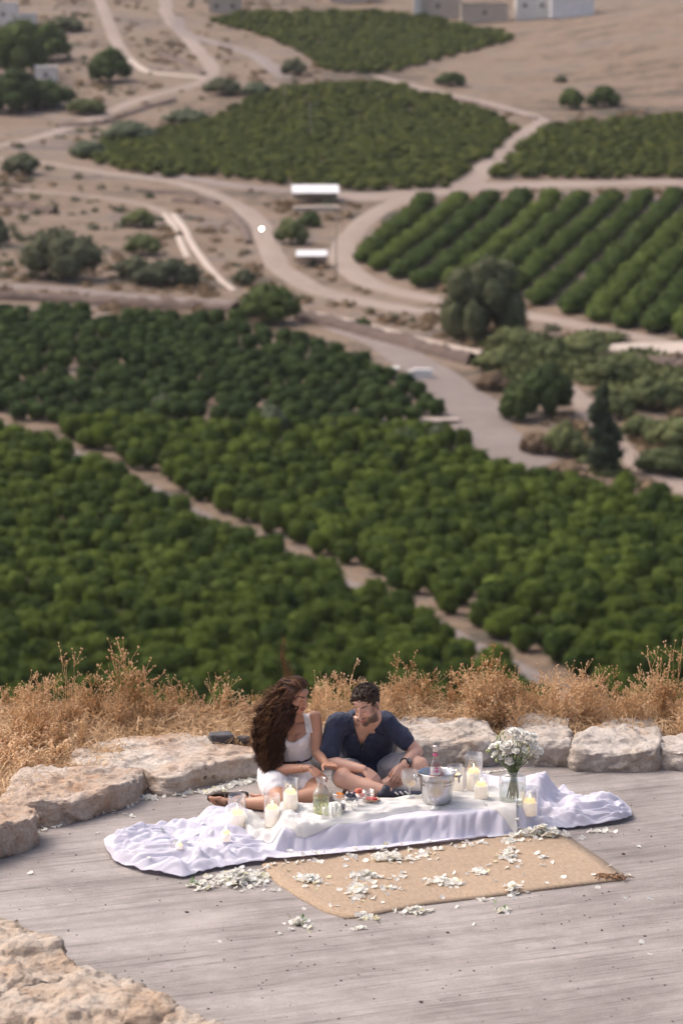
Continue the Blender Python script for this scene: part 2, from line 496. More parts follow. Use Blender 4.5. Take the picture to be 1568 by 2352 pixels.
def bank(vpts, w, h, seed):
    P = resample([tuple(gt(*p)) for p in vpts], 60); mb = MB(); n = len(P)
    V = []
    for i in range(n):
        d = Vector(P[min(i + 1, n - 1)]) - Vector(P[max(i - 1, 0)]); d.z = 0; d.normalize(); nr = Vector((-d.y, d.x, 0))
        for k in range(9):
            t = k / 8 * PI
            off = -math.cos(t) * w / 2; hh = h * math.sin(t) * (0.8 + 0.5 * noise.noise(Vector((i * 0.35, k * 0.5, seed))))
            q = Vector(P[i]) + nr * off
            V.append((q.x + 0.25 * noise.noise(Vector((i * 0.6, k, seed + 3))), q.y, float(terrain(q.x, q.y)) + hh - 0.05))
    F = [(i * 9 + k, i * 9 + k + 1, (i + 1) * 9 + k + 1, (i + 1) * 9 + k) for i in range(n - 1) for k in range(8)]
    o = link('earth_bank', mesh_np('earth_bank', V, F, [MAT['bank_soil']])); o['kind'] = 'structure'
bank([(-80, 684), (100, 690), (240, 700), (400, 708), (540, 716)], 3.5, 1.6, 1)
bank([(690, 733), (780, 752), (880, 780), (980, 806), (1090, 836)], 3.0, 1.7, 2)
bank([(400, 462), (470, 470), (530, 492), (560, 525), (572, 560)], 1.6, 0.9, 5)  # low banks whose shadow lines are put in as dark soil
bank([(-40, 470), (60, 478), (125, 490)], 3.0, 1.2, 6)
bank([(130, 292), (230, 285), (330, 250), (400, 232)], 2.5, 1.0, 7)
bank([(360, 120), (430, 150), (470, 172)], 2.5, 1.0, 8)
bank([(330, 440), (420, 446), (500, 468)], 1.4, 0.7, 9)
bank([(880, 200), (960, 212), (1100, 240), (1230, 276)], 1.6, 0.7, 10)
bank([(1380, 830), (1470, 838), (1568, 845), (1680, 850)], 4.0, 1.6, 3)

# ================================================================== foliage
LEAF_N = leafmat('citrus_leaf', (0.018, 0.040, 0.008), (0.104, 0.142, 0.020))
LEAF_S = leafmat('citrus_leaf_mass', (0.018, 0.040, 0.008), (0.104, 0.142, 0.020), use_obj=False)
LEAF_B = leafmat('citrus_leaf_blue', (0.016, 0.034, 0.010), (0.056, 0.086, 0.022), use_obj=False)
LEAF_F = leafmat('far_leaf', (0.030, 0.046, 0.011), (0.110, 0.126, 0.026), use_obj=False)
LEAF_H = leafmat('hedge_leaf', (0.026, 0.050, 0.012), (0.112, 0.148, 0.028))
LEAF_O = leafmat('olive_leaf', (0.060, 0.078, 0.045), (0.120, 0.140, 0.085))
LEAF_D = leafmat('cypress_leaf', (0.014, 0.024, 0.014), (0.034, 0.048, 0.026), trans=0.1)
LEAF_G = leafmat('scrub_leaf', (0.052, 0.068, 0.026), (0.140, 0.156, 0.062))
LEAF_O2 = leafmat('willow_leaf', (0.058, 0.068, 0.034), (0.125, 0.132, 0.068))
LEAF_K = leafmat('tree_leaf', (0.024, 0.042, 0.014), (0.070, 0.095, 0.026))
LEAF_W = leafmat('grey_green_leaf', (0.046, 0.055, 0.032), (0.105, 0.112, 0.064))
BARK = plain('bark', (0.09, 0.065, 0.05), 0.9, 0.3, 8, 0.5, 0.02)

def crown_arr(rng, sub, nleaf, rx, h, leaf, z0=0.25, lump=0.26):
    """a lumpy dome of leaves: verts, tris"""
    V0, F0 = ico(sub)
    sd = rng.uniform(0, 50)
    def rad(u):
        l = 1 + lump * noise.noise(Vector((u[0] * 2.1 + sd, u[1] * 2.1, u[2] * 2.1))) + 0.5 * lump * noise.noise(Vector((u[0] * 4.7 + sd, u[1] * 4.7, u[2] * 4.7)))
        return l
    R = np.array([rad(u) for u in V0])
    V = V0 * R[:, None] * 0.9
    V[:, 2] = np.where(V[:, 2] < 0, V[:, 2] * 0.8, V[:, 2])
    def place(P):
        Q = np.empty_like(P); P = P.copy(); P[:, 2] = np.where(P[:, 2] > 0, P[:, 2] * (1 - 0.22 * P[:, 2] ** 2), P[:, 2])
        Q[:, 0] = P[:, 0] * rx; Q[:, 1] = P[:, 1] * rx
        Q[:, 2] = z0 + (P[:, 2] + 0.8) / 1.8 * (h - z0)
        return Q
    V = place(V); F = np.array(F0)
    if nleaf:
        U = rng.normal(size=(nleaf, 3)); U /= np.linalg.norm(U, axis=1)[:, None]
        U[:, 2] = np.where(U[:, 2] < -0.5, -U[:, 2], U[:, 2])
        Rl = np.array([rad(u) for u in U]) * rng.uniform(0.82, 1.08, nleaf)
        C = U * Rl[:, None]; C[:, 2] = np.where(C[:, 2] < 0, C[:, 2] * 0.8, C[:, 2])
        C = place(C)
        N = U + rng.normal(scale=0.55, size=U.shape); N[:, 2] += 0.35; N /= np.linalg.norm(N, axis=1)[:, None]
        T = np.cross(N, rng.normal(size=U.shape)); T /= np.linalg.norm(T, axis=1)[:, None]
        B = np.cross(N, T)
        s = leaf * rng.uniform(0.6, 1.3, nleaf)[:, None]
        q = np.stack([C - T * s, C - B * s * 0.55 + N * s * 0.12, C + T * s, C + B * s * 0.55 + N * s * 0.12], 1).reshape(-1, 3)
        b = np.arange(nleaf) * 4 + len(V)
        Fl = np.concatenate([np.stack([b, b + 1, b + 2], 1), np.stack([b, b + 2, b + 3], 1)])
        V = np.concatenate([V, q]); F = np.concatenate([F, Fl])
    return V, F

def mass(name, items, variants, mat, rng, smooth=False):
    """many crowns joined: items (x, y, z, scale)"""
    Vs, Fs, Ts = [], [], []; n = 0
    for (x, y, z, sc) in items:
        V, F = variants[int(rng.integers(len(variants)))]
        a = rng.uniform(0, 2 * PI); c, s = math.cos(a), math.sin(a)
        sx = sc * rng.uniform(0.88, 1.12); sz = sc * rng.uniform(0.85, 1.15)
        W = np.empty_like(V)
        W[:, 0] = x + sx * (V[:, 0] * c - V[:, 1] * s); W[:, 1] = y + sx * (V[:, 0] * s + V[:, 1] * c); W[:, 2] = z + sz * V[:, 2]
        Vs.append(W); Fs.append(F + n); n += len(V); Ts.append(np.full(len(V), rng.uniform()))
    me = mesh_np(name, np.concatenate(Vs), np.concatenate(Fs), [mat], smooth)
    at = me.attributes.new('tint', 'FLOAT', 'POINT'); at.data.foreach_set('value', np.concatenate(Ts).astype(np.float32))
    return me

rng = np.random.default_rng(11)
PATHXY = np.array(PATH_R)[:, :2]
def path_dist(x, y): return float(np.min(np.hypot(PATHXY[:, 0] - x, PATHXY[:, 1] - y)))

def rows(vpoly, ang, row_sp, tree_sp, jit, keep=1.0, shape=None):
    P = [gt(*p) for p in vpoly]; P = [(p.x, p.y) for p in P]
    cx = np.mean([p[0] for p in P]); cy = np.mean([p[1] for p in P])
    R = max(math.hypot(p[0] - cx, p[1] - cy) for p in P) + 5
    ca, sa = math.cos(ang), math.sin(ang); out = []
    for a in np.arange(-R, R, row_sp):
        off = rng.uniform(0, tree_sp)
        for b in np.arange(-R, R, tree_sp):
            u = b + off + rng.normal(0, jit); w = a + rng.normal(0, jit)
            x = cx + u * ca - w * sa; y = cy + u * sa + w * ca
            if in_poly(P, x, y) and rng.uniform() < keep: out.append((x, y))
    return out

FIELD = [(-90, 725), (0, 727), (300, 738), (560, 752), (690, 792), (790, 822), (880, 858), (960, 905), (1040, 958), (1000, 985), (1045, 1020), (1090, 1062), (1160, 1090), (1230, 1108), (1400, 1140), (1660, 1190), (1700, 1700), (-150, 1700)]
SPLIT_V = 985
near_t, up_t = [], []
split_y = gt(500, SPLIT_V).y
for (x, y) in rows(FIELD, math.radians(-5), 4.7, 1.75, 0.2, 0.96):
    if path_dist(x, y) < 2.7: continue
    if y < split_y + 0.12 * x: near_t.append((x, y))
for (x, y) in rows(FIELD, math.radians(-4), 5.2, 2.3, 0.3, 0.94):
    if path_dist(x, y) < 2.7: continue
    if y >= split_y + 0.12 * x + 2: up_t.append((x, y))
near_t.sort(key=lambda p: p[1])
vis = [p for p in near_t if abs(p[0]) < (p[1] / math.cos(PITCH)) * (784 / FV) + 2.2]
hid = [p for p in near_t if p not in set(vis)]
# the rows hidden below the terrace edge are not needed as individuals
def edge_ok(p):
    q = Vector((p[0], p[1], float(terrain(*p)) + 2.6)); 
    dep = math.atan2(CAM_H - q.z, q.y)
    return dep < math.radians(14.1)
vis2 = [p for p in vis if edge_ok(p)]
print('near trees', len(near_t), 'visible', len(vis2), 'upper', len(up_t))
CROWNS = [crown_arr(rng, 3, 640, 1.2, 2.75, 0.13, 0.0, 0.42) for _ in range(5)]
crown_me = [mesh_np('citrus_crown', V, F, [LEAF_N], False) for V, F in CROWNS]
mb = MB(); tube(mb, [(0, 0, -0.2), (0.05, 0, 0.4), (0, 0.06, 1.0)], [0.13, 0.1, 0.09], 7)
for k in range(4):
    a = k * 1.6 + 0.4; tube(mb, [(0, 0.05, 0.8), (0.5 * math.cos(a), 0.5 * math.sin(a), 1.4), (0.95 * math.cos(a), 0.95 * math.sin(a), 1.9)], [0.07, 0.05, 0.02], 5)
trunk_me = mb.mesh('citrus_trunk', [BARK])
N_IND = 300
for i, (x, y) in enumerate(vis2[:N_IND]):
    e = empty('citrus_tree', (x, y, float(terrain(x, y)) - 0.05), rng.uniform(0, 6.28))
    s_ = rng.uniform(0.82, 1.22); e.scale = (s_ * rng.uniform(0.92, 1.12), s_ * rng.uniform(0.92, 1.12), s_ * rng.uniform(0.85, 1.15))
    j_ = int(np.argmin(np.hypot(PATHXY[:, 0] - x, PATHXY[:, 1] - y))); left = x < PATHXY[j_, 0] or y < PATHXY[j_, 1] - 2
    tag(e, 'round bushy green citrus tree in the rows ' + ('left of' if left else 'right of') + ' the orchard path nearest the terrace', 'citrus tree', 'citrus trees ' + ('left' if left else 'right') + ' of the orchard path')
    link('crown', crown_me[i % 5], e); link('trunk', trunk_me, e)
ind = set(vis2[:N_IND])
rest = [(x, y, float(terrain(x, y)) - 0.05, rng.uniform(0.88, 1.2)) for (x, y) in near_t if (x, y) not in ind]
MIDV = [crown_arr(rng, 2, 220, 1.2, 2.75, 0.18, 0.0, 0.42) for _ in range(6)]
o = link('citrus_orchard', mass('citrus_orchard', rest, MIDV, LEAF_S, rng))
tag(o, 'dense green citrus rows filling the middle of the valley', 'orchard', kind='stuff')
UPV = [crown_arr(rng, 2, 150, 1.3, 2.6, 0.2, 0.0, 0.4) for _ in range(6)]
o = link('upper_orchard', mass('upper_orchard', [(x, y, float(terrain(x, y)) - 0.05, rng.uniform(0.8, 1.18)) for (x, y) in up_t], UPV, LEAF_B, rng))
tag(o, 'darker bluish green orchard rows beyond the bright citrus, left of grey track', 'orchard', kind='stuff')

# hedge-like rows on the right: each row a thing
HSTART = [(831, 604), (862, 622), (911, 640), (969, 660), (1039, 664), (1098, 672), (1160, 682), (1232, 702), (1306, 722), (1369, 738), (1432, 752), (1502, 764), (1568, 776)]
HEND = [(983, 466), (1060, 468), (1128, 466), (1200, 464), (1268, 464), (1338, 462), (1412, 460), (1482, 458), (1556, 456), (1626, 454), (1690, 452), (1750, 450), (1810, 448)]
ORD = ['first', 'second', 'third', 'fourth', 'fifth', 'sixth', 'seventh', 'eighth', 'ninth', 'tenth', 'eleventh', 'twelfth', 'thirteenth']
HV = [crown_arr(rng, 2, 150, 1.95, 2.8, 0.26, 0.1, 0.34) for _ in range(6)]
for k, (a, b) in enumerate(zip(HSTART, HEND)):
    p, q = gt(*a), gt(*b); L = (q - p).length; n = int(L / 1.75)
    it = []
    for j in range(n + 1):
        t = j / n; x = p.x + (q.x - p.x) * t + rng.normal(0, 0.15); y = p.y + (q.y - p.y) * t
        if abs(x) > y * 0.135: continue
        it.append((x, y, float(terrain(x, y)) - 0.1, rng.uniform(0.72, 1.18)))
    if not it: continue
    me = mass('citrus_hedge_row', it, HV, LEAF_H, rng)
    o = link('citrus_hedge_row', me)
    tag(o, 'long clipped dark green citrus row, %s from the left in the striped block' % ORD[k], 'hedge row', 'clipped citrus rows on the right')

FV_ = [crown_arr(rng, 1, 75, 1.75, 2.0, 0.28, 0.1, 0.34) for _ in range(6)]
FPOLY = [FIELD, HSTART + HEND[::-1]]
def far_field(name, poly, label, ang, mat=LEAF_F):
    FPOLY.append(poly)
    it = [(x, y, float(terrain(x, y)) - 0.1, rng.uniform(0.8, 1.15)) for (x, y) in rows(poly, ang, 4.2, 2.5, 0.4, 0.95)]
    print(name, len(it))
    o = link(name, mass(name, it, FV_, mat, rng)); tag(o, label, 'orchard', kind='stuff')
far_field('far_orchard', [(175, 362), (250, 322), (330, 305), (420, 300), (520, 262), (570, 235), (650, 205), (860, 192), (1000, 225), (1110, 258), (1185, 300), (1110, 372), (1030, 432), (900, 440), (780, 438), (640, 425), (480, 405), (390, 412), (250, 385)], 'broad dull green orchard block below the bare hill', math.radians(8))
far_field('far_orchard', [(1120, 412), (1180, 362), (1245, 300), (1320, 290), (1420, 280), (1568, 268), (1690, 255), (1700, 408), (1400, 412)], 'dull green orchard block at right edge above the clipped rows', math.radians(4))
far_field('far_orchard', [(480, 48), (560, 32), (700, 30), (900, 32), (1000, 45), (1150, 78), (1180, 95), (1060, 125), (950, 155), (880, 172), (800, 168), (740, 162), (690, 120), (620, 90), (560, 72)], 'dark green orchard block highest up below the farm buildings', math.radians(-5))

# ------------------------------------------------------------------ single trees and shrubs
def leafy(mb, rng, lobes, nleaf, leaf, m=0):
    """lobes: (centre, radii)"""
    for (c, r) in lobes:
        V0, F0 = ico(2); sd = rng.uniform(0, 90)
        l = np.array([1 + 0.3 * noise.noise(Vector((u[0] * 2 + sd, u[1] * 2, u[2] * 2))) for u in V0])
        mb.add(V0 * l[:, None] * np.asarray(r) * 0.82 + np.asarray(c), F0, m)
    tot = sum(r[0] * r[2] for _, r in lobes)
    for (c, r) in lobes:
        k = int(nleaf * r[0] * r[2] / tot)
        U = rng.normal(size=(k, 3)); U /= np.linalg.norm(U, axis=1)[:, None]
        for u in U:
            p = np.asarray(c) + u * np.asarray(r) * rng.uniform(0.75, 1.12)
            nrm = Vector(u + rng.normal(scale=0.6, size=3)).normalized(); a, b = frame_from(nrm, Vector(rng.normal(size=3)).normalized())
            s = leaf * rng.uniform(0.6, 1.4)
            p = Vector(p)
            mb.add([p - a * s, p - b * s * 0.5, p + a * s, p + b * s * 0.5], [(0, 1, 2, 3)], m)

def tree(name, label, cat, vbase, vw, vh, mat, style='round', nleaf=500, group=None, seed=0):
    r = np.random.default_rng(seed + 100)
    p = gt(*vbase); s = vpm(p.y); w, h = vw / s, vh / s
    e = empty(name, (p.x, p.y, p.z - 0.05)); tag(e, label, cat, group)
    lobes = []; mt = MB(); mc = MB()
    if style == 'cypress':
        for k in range(22):
            t = k / 21; q = w * 0.5 * (1 - 0.78 * t ** 1.4) * (0.75 + 0.25 * min(1, t * 8)); lobes.append(((r.normal(0, w * 0.09), r.normal(0, w * 0.09), h * (0.10 + 0.83 * t)), (q * r.uniform(0.6, 0.95),) * 2 + (h * 0.09,)))
        tube(mt, [(0, 0, -0.2), (0, 0, h * 0.5), (0, 0, h * 0.9)], [w * 0.1, w * 0.07, 0.02], 7)
    elif style == 'weeping':
        for k in range(13):
            a = k * 2.4; rr = w * 0.34 * math.sqrt((k + 0.5) / 13)
            lobes.append(((rr * math.cos(a), rr * math.sin(a), h * r.uniform(0.5, 0.84)), (w * r.uniform(0.17, 0.25),) * 2 + (h * r.uniform(0.18, 0.26),)))
        for k in range(9):
            a = k * 0.7 + 0.2
            if k == 7: continue
            lobes.append(((w * 0.42 * math.cos(a), w * 0.42 * math.sin(a), h * r.uniform(0.26, 0.42)), (w * 0.19, w * 0.19, h * 0.30)))
        for k in range(5):
            a = k * 1.25; tube(mt, [(0, 0, -0.2), (0.1 * math.cos(a), 0.1 * math.sin(a), h * 0.25), (w * 0.25 * math.cos(a), w * 0.25 * math.sin(a), h * 0.65)], [w * 0.04, w * 0.03, 0.03], 6)
    else:
        nl = 16 if style == 'round' else 11
        for k in range(nl):
            a = k * 2.4 + r.uniform(0, 0.6); t = (k + 0.5) / nl; rr = w * 0.34 * math.sqrt(t)
            zc = h * ((0.70 - 0.42 * t) if style == 'round' else (0.58 - 0.34 * t)) * r.uniform(0.85, 1.12)
            lobes.append(((rr * math.cos(a), rr * math.sin(a), zc), (w * r.uniform(0.17, 0.25),) * 2 + (h * r.uniform(0.22, 0.30),)))
        for k in range(4):
            a = k * 1.6; tube(mt, [(0, 0, -0.2), (0.08 * math.cos(a), 0.08 * math.sin(a), h * 0.2), (w * 0.2 * math.cos(a), w * 0.2 * math.sin(a), h * 0.55)], [w * 0.035, w * 0.025, 0.03], 6)
    leafy(mc, r, lobes, int(nleaf * 1.3), max(0.2, w * 0.036))
    link('crown', mc.mesh('crown', [mat], False), e); link('trunk', mt.mesh('trunk', [BARK]), e)
    return e

TR = [
 ('round_tree', 'round bright green tree at the top edge of the citrus orchard', 'tree', (618, 742), 152, 98, LEAF_K, 'round', 1100),
 ('willow_tree', 'drooping grey green tree in front of the clipped rows', 'tree', (1108, 778), 172, 184, LEAF_O2, 'weeping', 1500),
 ('cypress_tree', 'tall dark pointed cypress beside the right dirt track', 'cypress', (1386, 1088), 98, 214, LEAF_D, 'cypress', 1200),
 ('bushy_tree', 'large dark bushy tree left of the cypress, right of grey track', 'tree', (1252, 952), 140, 138, LEAF_K, 'round', 900),
 ('bushy_tree', 'lower leafy tree in front of the large bushy one by grey track', 'tree', (1190, 965), 100, 95, LEAF_K, 'round', 600),
 ('shrub', 'yellowish round shrub just left of the cypress', 'shrub', (1292, 1045), 108, 96, LEAF_G, 'bush', 600),
 ('bushy_tree', 'big dusky olive bush on the left bank', 'tree', (140, 640), 190, 138, LEAF_W, 'round', 1100),
 ('shrub', 'long dusky shrub right of the big olive bush', 'shrub', (385, 655), 170, 76, LEAF_W, 'bush', 700),
 ('shrub', 'small dusky shrub between big olive bush and long shrub', 'shrub', (310, 640), 90, 70, LEAF_W, 'bush', 400),
 ('shrub', 'brownish scrub patch above the long dusky shrub', 'shrub', (318, 520), 90, 50, LEAF_G, 'bush', 300),
 ('shrub', 'pale scrub above left end of the long dusky shrub', 'shrub', (330, 585), 90, 62, LEAF_G, 'bush', 300),
 ('shrub', 'dark bush at the far left edge under the tracks', 'shrub', (50, 400), 96, 66, LEAF_W, 'bush', 450),
 ('shrub', 'small brown green bush at left edge by dusky olive bush', 'shrub', (-5, 560), 60, 80, LEAF_W, 'bush', 300),
 ('shrub', 'dusky bush where the two tracks meet left of far orchard', 'shrub', (512, 218), 90, 52, LEAF_W, 'bush', 400),
 ('shrub', 'grey green bush beside the junction bush at orchard corner', 'shrub', (590, 222), 80, 44, LEAF_O, 'bush', 350),
 ('shrub', 'round dark bush at the lower end of the highest orchard', 'shrub', (676, 172), 66, 50, LEAF_W, 'bush', 350),
 ('bushy_tree', 'dark green tree beside the white hut on upper left slope', 'tree', (252, 188), 116, 78, LEAF_K, 'round', 700),
 ('bushy_tree', 'tall dark tree at the upper left edge', 'tree', (40, 172), 150, 140, LEAF_K, 'round', 800),
 ('bushy_tree', 'dark tree just right of the upper left edge tree', 'tree', (105, 140), 120, 92, LEAF_K, 'round', 500),
 ('bushy_tree', 'dark tree below the white hut at left edge', 'tree', (30, 256), 160, 104, LEAF_K, 'round', 700),
 ('bushy_tree', 'dark low tree under the white hut', 'tree', (105, 246), 140, 72, LEAF_K, 'round', 500),
 ('shrub', 'small tree near the top left white house', 'shrub', (150, 70), 90, 44, LEAF_W, 'bush', 350),
 ('shrub', 'flat round bush alone on the bare hill foot', 'shrub', (1034, 196), 78, 40, LEAF_K, 'bush', 400),
 ('shrub', 'left of two dark round bushes on the bare hill', 'shrub', (1312, 250), 66, 62, LEAF_K, 'bush', 400),
 ('shrub', 'right of two dark round bushes on the bare hill', 'shrub', (1386, 244), 84, 56, LEAF_K, 'bush', 400),
 ('shrub', 'tiny bush above the two round bushes on the hill', 'shrub', (1288, 188), 34, 20, LEAF_W, 'bush', 120),
 ('shrub', 'tiny shrub on the track bank right of the round tree', 'shrub', (832, 757), 40, 36, LEAF_K, 'bush', 200),
 ('shrub', 'pale green shrub row end at left of far orchard', 'shrub', (300, 325), 130, 60, LEAF_O, 'bush', 500),
 ('shrub', 'grey green shrub at left corner of far orchard', 'shrub', (200, 362), 90, 50, LEAF_O, 'bush', 400),
 ('shrub', 'green shrub tongue left of far orchard track', 'shrub', (430, 282), 110, 40, LEAF_O, 'bush', 350),
 ('shrub', 'pale scrub on the upper left slope', 'shrub', (200, 262), 100, 50, LEAF_G, 'bush', 350),
 ('shrub', 'light green shrub between the two white sheds', 'shrub', (670, 560), 90, 72, LEAF_G, 'bush', 500),
 ('shrub', 'dark shrub right of the light shrub between the sheds', 'shrub', (712, 520), 60, 44, LEAF_K, 'bush', 250),
 ('shrub', 'small shrub below the lower white shed', 'shrub', (560, 655), 60, 50, LEAF_W, 'bush', 250),
 ('olive_tree', 'pale grey green olive tree standing out in the orchard middle', 'olive tree', (624, 1000), 84, 76, LEAF_O, 'round', 500),
 ('olive_tree', 'pale olive tree right of orchard middle near sandy strip', 'olive tree', (930, 1030), 100, 56, LEAF_O, 'round', 450),
 ('olive_tree', 'pale olive tree at the corner by the grey track', 'olive tree', (1010, 1030), 80, 62, LEAF_O, 'round', 400),
 ('olive_tree', 'small olive tree right of the pale standing-out one', 'olive tree', (760, 1005), 52, 46, LEAF_O, 'round', 300),
 ('olive_tree', 'pale olive tree on the left half among dark orchard trees', 'olive tree', (372, 955), 62, 52, LEAF_O, 'round', 300),
 ('olive_tree', 'small pale tree left in the upper orchard near the path', 'olive tree', (225, 930), 56, 44, LEAF_O, 'round', 280),
]
for k, a in enumerate(TR): tree(*a, seed=k)
SCRUB = [((1140, 850), 90, 62, 'yellowish scrub at the end of the earth bank'), ((1180, 800), 110, 60, 'green scrub below the drooping tree'),
 ((1330, 820), 120, 70, 'tall pale scrub above the right track'), ((1270, 830), 90, 60, 'bushy scrub above the large bushy tree'),
 ((1400, 880), 100, 80, 'green scrub right of the large bushy tree'), ((1440, 850), 90, 50, 'low scrub under the pale road'),
 ((1500, 940), 110, 90, 'dense scrub at the right beside the cypress top'), ((1568, 930), 110, 90, 'scrub at right edge level with the cypress top'),
 ((1480, 1010), 100, 70, 'grassy scrub right of the cypress'), ((1550, 1030), 120, 90, 'wide scrub at right edge right of the cypress'),
 ((1530, 1085), 130, 70, 'low grassy scrub above the lower right track'), ((1130, 895), 70, 50, 'brownish scrub beside the grey track'),
 ((1230, 1040), 70, 60, 'brown dry scrub at foot of the yellowish shrub'), ((1300, 1095), 90, 45, 'brown dry scrub in front of the cypress'),
 ((1380, 780), 110, 22, 'flat green verge beside the pale road'), ((1420, 960), 70, 60, 'scrub just right of the cypress tip')]
BROWN = leafmat('dry_scrub_leaf', (0.12, 0.082, 0.055), (0.23, 0.165, 0.11))
for k, (b, w, h, lab) in enumerate(SCRUB):
    tree('scrub_bush', lab, 'bush', b, w * 1.25, h * 1.05, BROWN if 'brown' in lab else LEAF_G, 'bush', 420, 'scrub bushes on the right bank', 300 + k)

# ------------------------------------------------------------------ sheds, houses, poles far off
WALLW = plain('white_wall', (0.62, 0.60, 0.57), 0.8, 0.08, 0.4)
WALLB = plain('beige_wall', (0.46, 0.39, 0.32), 0.85, 0.1, 0.4)
ROOFG = plain('metal_roof', (0.70, 0.70, 0.70), 0.5, 0.08, 0.5)
ROOFB = plain('grey_roof', (0.30, 0.29, 0.29), 0.7, 0.12, 0.5)
DARKW = plain('window_dark', (0.03, 0.03, 0.035), 0.2, 0.1, 1)
WOODP = plain('pole_wood', (0.22, 0.18, 0.15), 0.8, 0.2, 2)

def shed(vb, vw, h, d, label, rz=0.05):
    p = gt(*vb); w = vw / vpm(p.y); e = empty('farm_shed', p, rz); tag(e, label, 'shed')
    mb = MB(); box(mb, (0, 0, h), (w, d, 0.12)); o_ = link('roof', mb.mesh('roof', [ROOFG], False), e); o_.rotation_euler = (math.radians(9), 0, 0)
    o_.location = (0, 0, 0)
    mb = MB(); box(mb, (0, d * 0.4, h * 0.45 - 0.1), (w * 0.92, 0.15, h * 0.9)); link('back_wall', mb.mesh('wall', [WALLB], False), e)
    for sx in (-1, -0.33, 0.33, 1):
        mb = MB(); tube(mb, [(sx * w * 0.45, -d * 0.4, -0.2), (sx * w * 0.45, -d * 0.4, h - 0.05 - d * 0.06)], 0.08, 6); link('post', mb.mesh('post', [WOODP]), e)
shed((724, 462), 106, 2.4, 7.0, 'long white roofed open shed beside the junction', 0.03)
shed((716, 612), 70, 2.3, 4.0, 'small white roofed open shed by the winding track', 0.0)
# low sandy terrace block beneath the long shed
p = gt(726, 484); w = 105 / vpm(p.y); mb = MB(); box(mb, (0, 0, 0.35), (w, 3.0, 0.9)); box(mb, (w * 0.2, 0, 0.85), (w * 0.5, 2.2, 0.25))
o = link('feed_trough', mb.mesh('feed_trough', [WALLB], False), None, p); tag(o, 'low beige trough in front of the long white shed', 'trough')

def house(vx0, vx1, vbase, vtop, label, wall, roof, flat=True, nwin=2, d=9.0, rz=0.0):
    p = gt((vx0 + vx1) / 2, vbase); s = vpm(p.y); w = (vx1 - vx0) / s; h = (vbase - vtop) / s
    e = empty('house', (p.x, p.y, p.z - 0.3), rz); tag(e, label, 'house', 'farm buildings at the top of the valley')
    mb = MB(); box(mb, (0, d / 2, h / 2), (w, d, h)); link('wall', mb.mesh('wall', [wall], False), e)
    mb = MB()
    if flat: box(mb, (0, d / 2, h + 0.18), (w + 0.5, d + 0.5, 0.32))
    else:
        V = [(-w / 2 - .3, -.3, h), (w / 2 + .3, -.3, h), (w / 2 + .3, d + .3, h), (-w / 2 - .3, d + .3, h), (-w / 2 - .3, d / 2, h + 2), (w / 2 + .3, d / 2, h + 2)]
        mb.add(V, [(0, 1, 5, 4), (2, 3, 4, 5), (1, 2, 5), (3, 0, 4), (3, 2, 1, 0)])
    link('roof', mb.mesh('roof', [roof], False), e)
    for k in range(nwin):
        x = -w / 2 + w * (k + 0.5) / nwin
        f = MB(); box(f, (x, -0.03, h * 0.55), (1.3, 0.1, 1.3)); fo = link('window', f.mesh('window', [wall], False), e)
        g = MB(); box(g, (x, -0.09, h * 0.55), (1.05, 0.06, 1.05)); link('pane', g.mesh('pane', [DARKW], False), fo)
house(952, 1058, 42, -12, 'grey walled farm building with white left pillar at the top', WALLB, ROOFB, True, 1)
house(950, 966, 44, -4, 'narrow white tower end of the farm building at the top', WALLW, ROOFG, True, 0, 3)
house(1060, 1165, 52, 8, 'beige stepped outbuilding right of the grey farm building', WALLB, WALLB, True, 1, 6)
house(1186, 1262, 45, -16, 'tall cream house left of the white shed at the top', WALLW, ROOFB, True, 2)
house(1266, 1362, 40, -2, 'wide white house at the top beside the bare hill', ROOFG, ROOFG, True, 0)
house(480, 552, 30, -2, 'pale low house at the top left of the highest orchard', WALLB, WALLB, True, 2)
house(760, 860, 6, -30, 'beige house at the top edge above the highest orchard', WALLB, ROOFB, True, 2)
house(-20, 36, 60, 8, 'white house at the top left corner', WALLW, ROOFG, True, 1)
house(36, 82, 62, 32, 'lower white annex beside the top left house', WALLW, ROOFG, True, 1, 5)
house(82, 130, 190, 154, 'small white hut among trees on the upper left', WALLW, ROOFG, True, 1, 4)
house(895, 912, 872, 846, 'tiny cream pump house at the end of the orchard', WALLW, WALLW, True, 0, 2)
p = gt(965, 868); mb = MB(); box(mb, (0, 0, 0.5), (3.2, 1.4, 1.0)); box(mb, (0.2, 0, 1.1), (2.4, 1.2, 0.25)); o = link('water_tank', mb.mesh('water_tank', [WALLW], False), None, p); tag(o, 'low white tank at the orchard end beside the grey track', 'tank')
p = gt(930, 968); mb = MB(); box(mb, (0, 0, 0.1), (9, 2.4, 0.3)); box(mb, (3.2, 0.3, 0.2), (7, 2.0, 0.2)); o = link('sand_heap', mb.mesh('sand_heap', [MAT['pale_track']], False), None, p); tag(o, 'long sandy strip at the corner of the orchard', 'sand')
for k, (vx, vb, vt, lab) in enumerate([(655, 268, 190, 'left of two thin poles in the far orchard'), (712, 330, 235, 'right of two thin poles in the far orchard'), (772, 640, 500, 'thin pole by the winding track near the lower shed')]):
    p = gt(vx, vb); h = (vb - vt) / vpm(p.y); mb = MB(); tube(mb, [(0, 0, -0.3), (0, 0, h)], [0.13, 0.09], 6)
    e = empty('utility_pole', p); tag(e, lab, 'pole'); link('post', mb.mesh('post', [WOODP]), e)
    mb = MB(); box(mb, (0, 0, h - 0.4), (1.5, 0.1, 0.1)); link('crossarm', mb.mesh('crossarm', [WOODP], False), e)
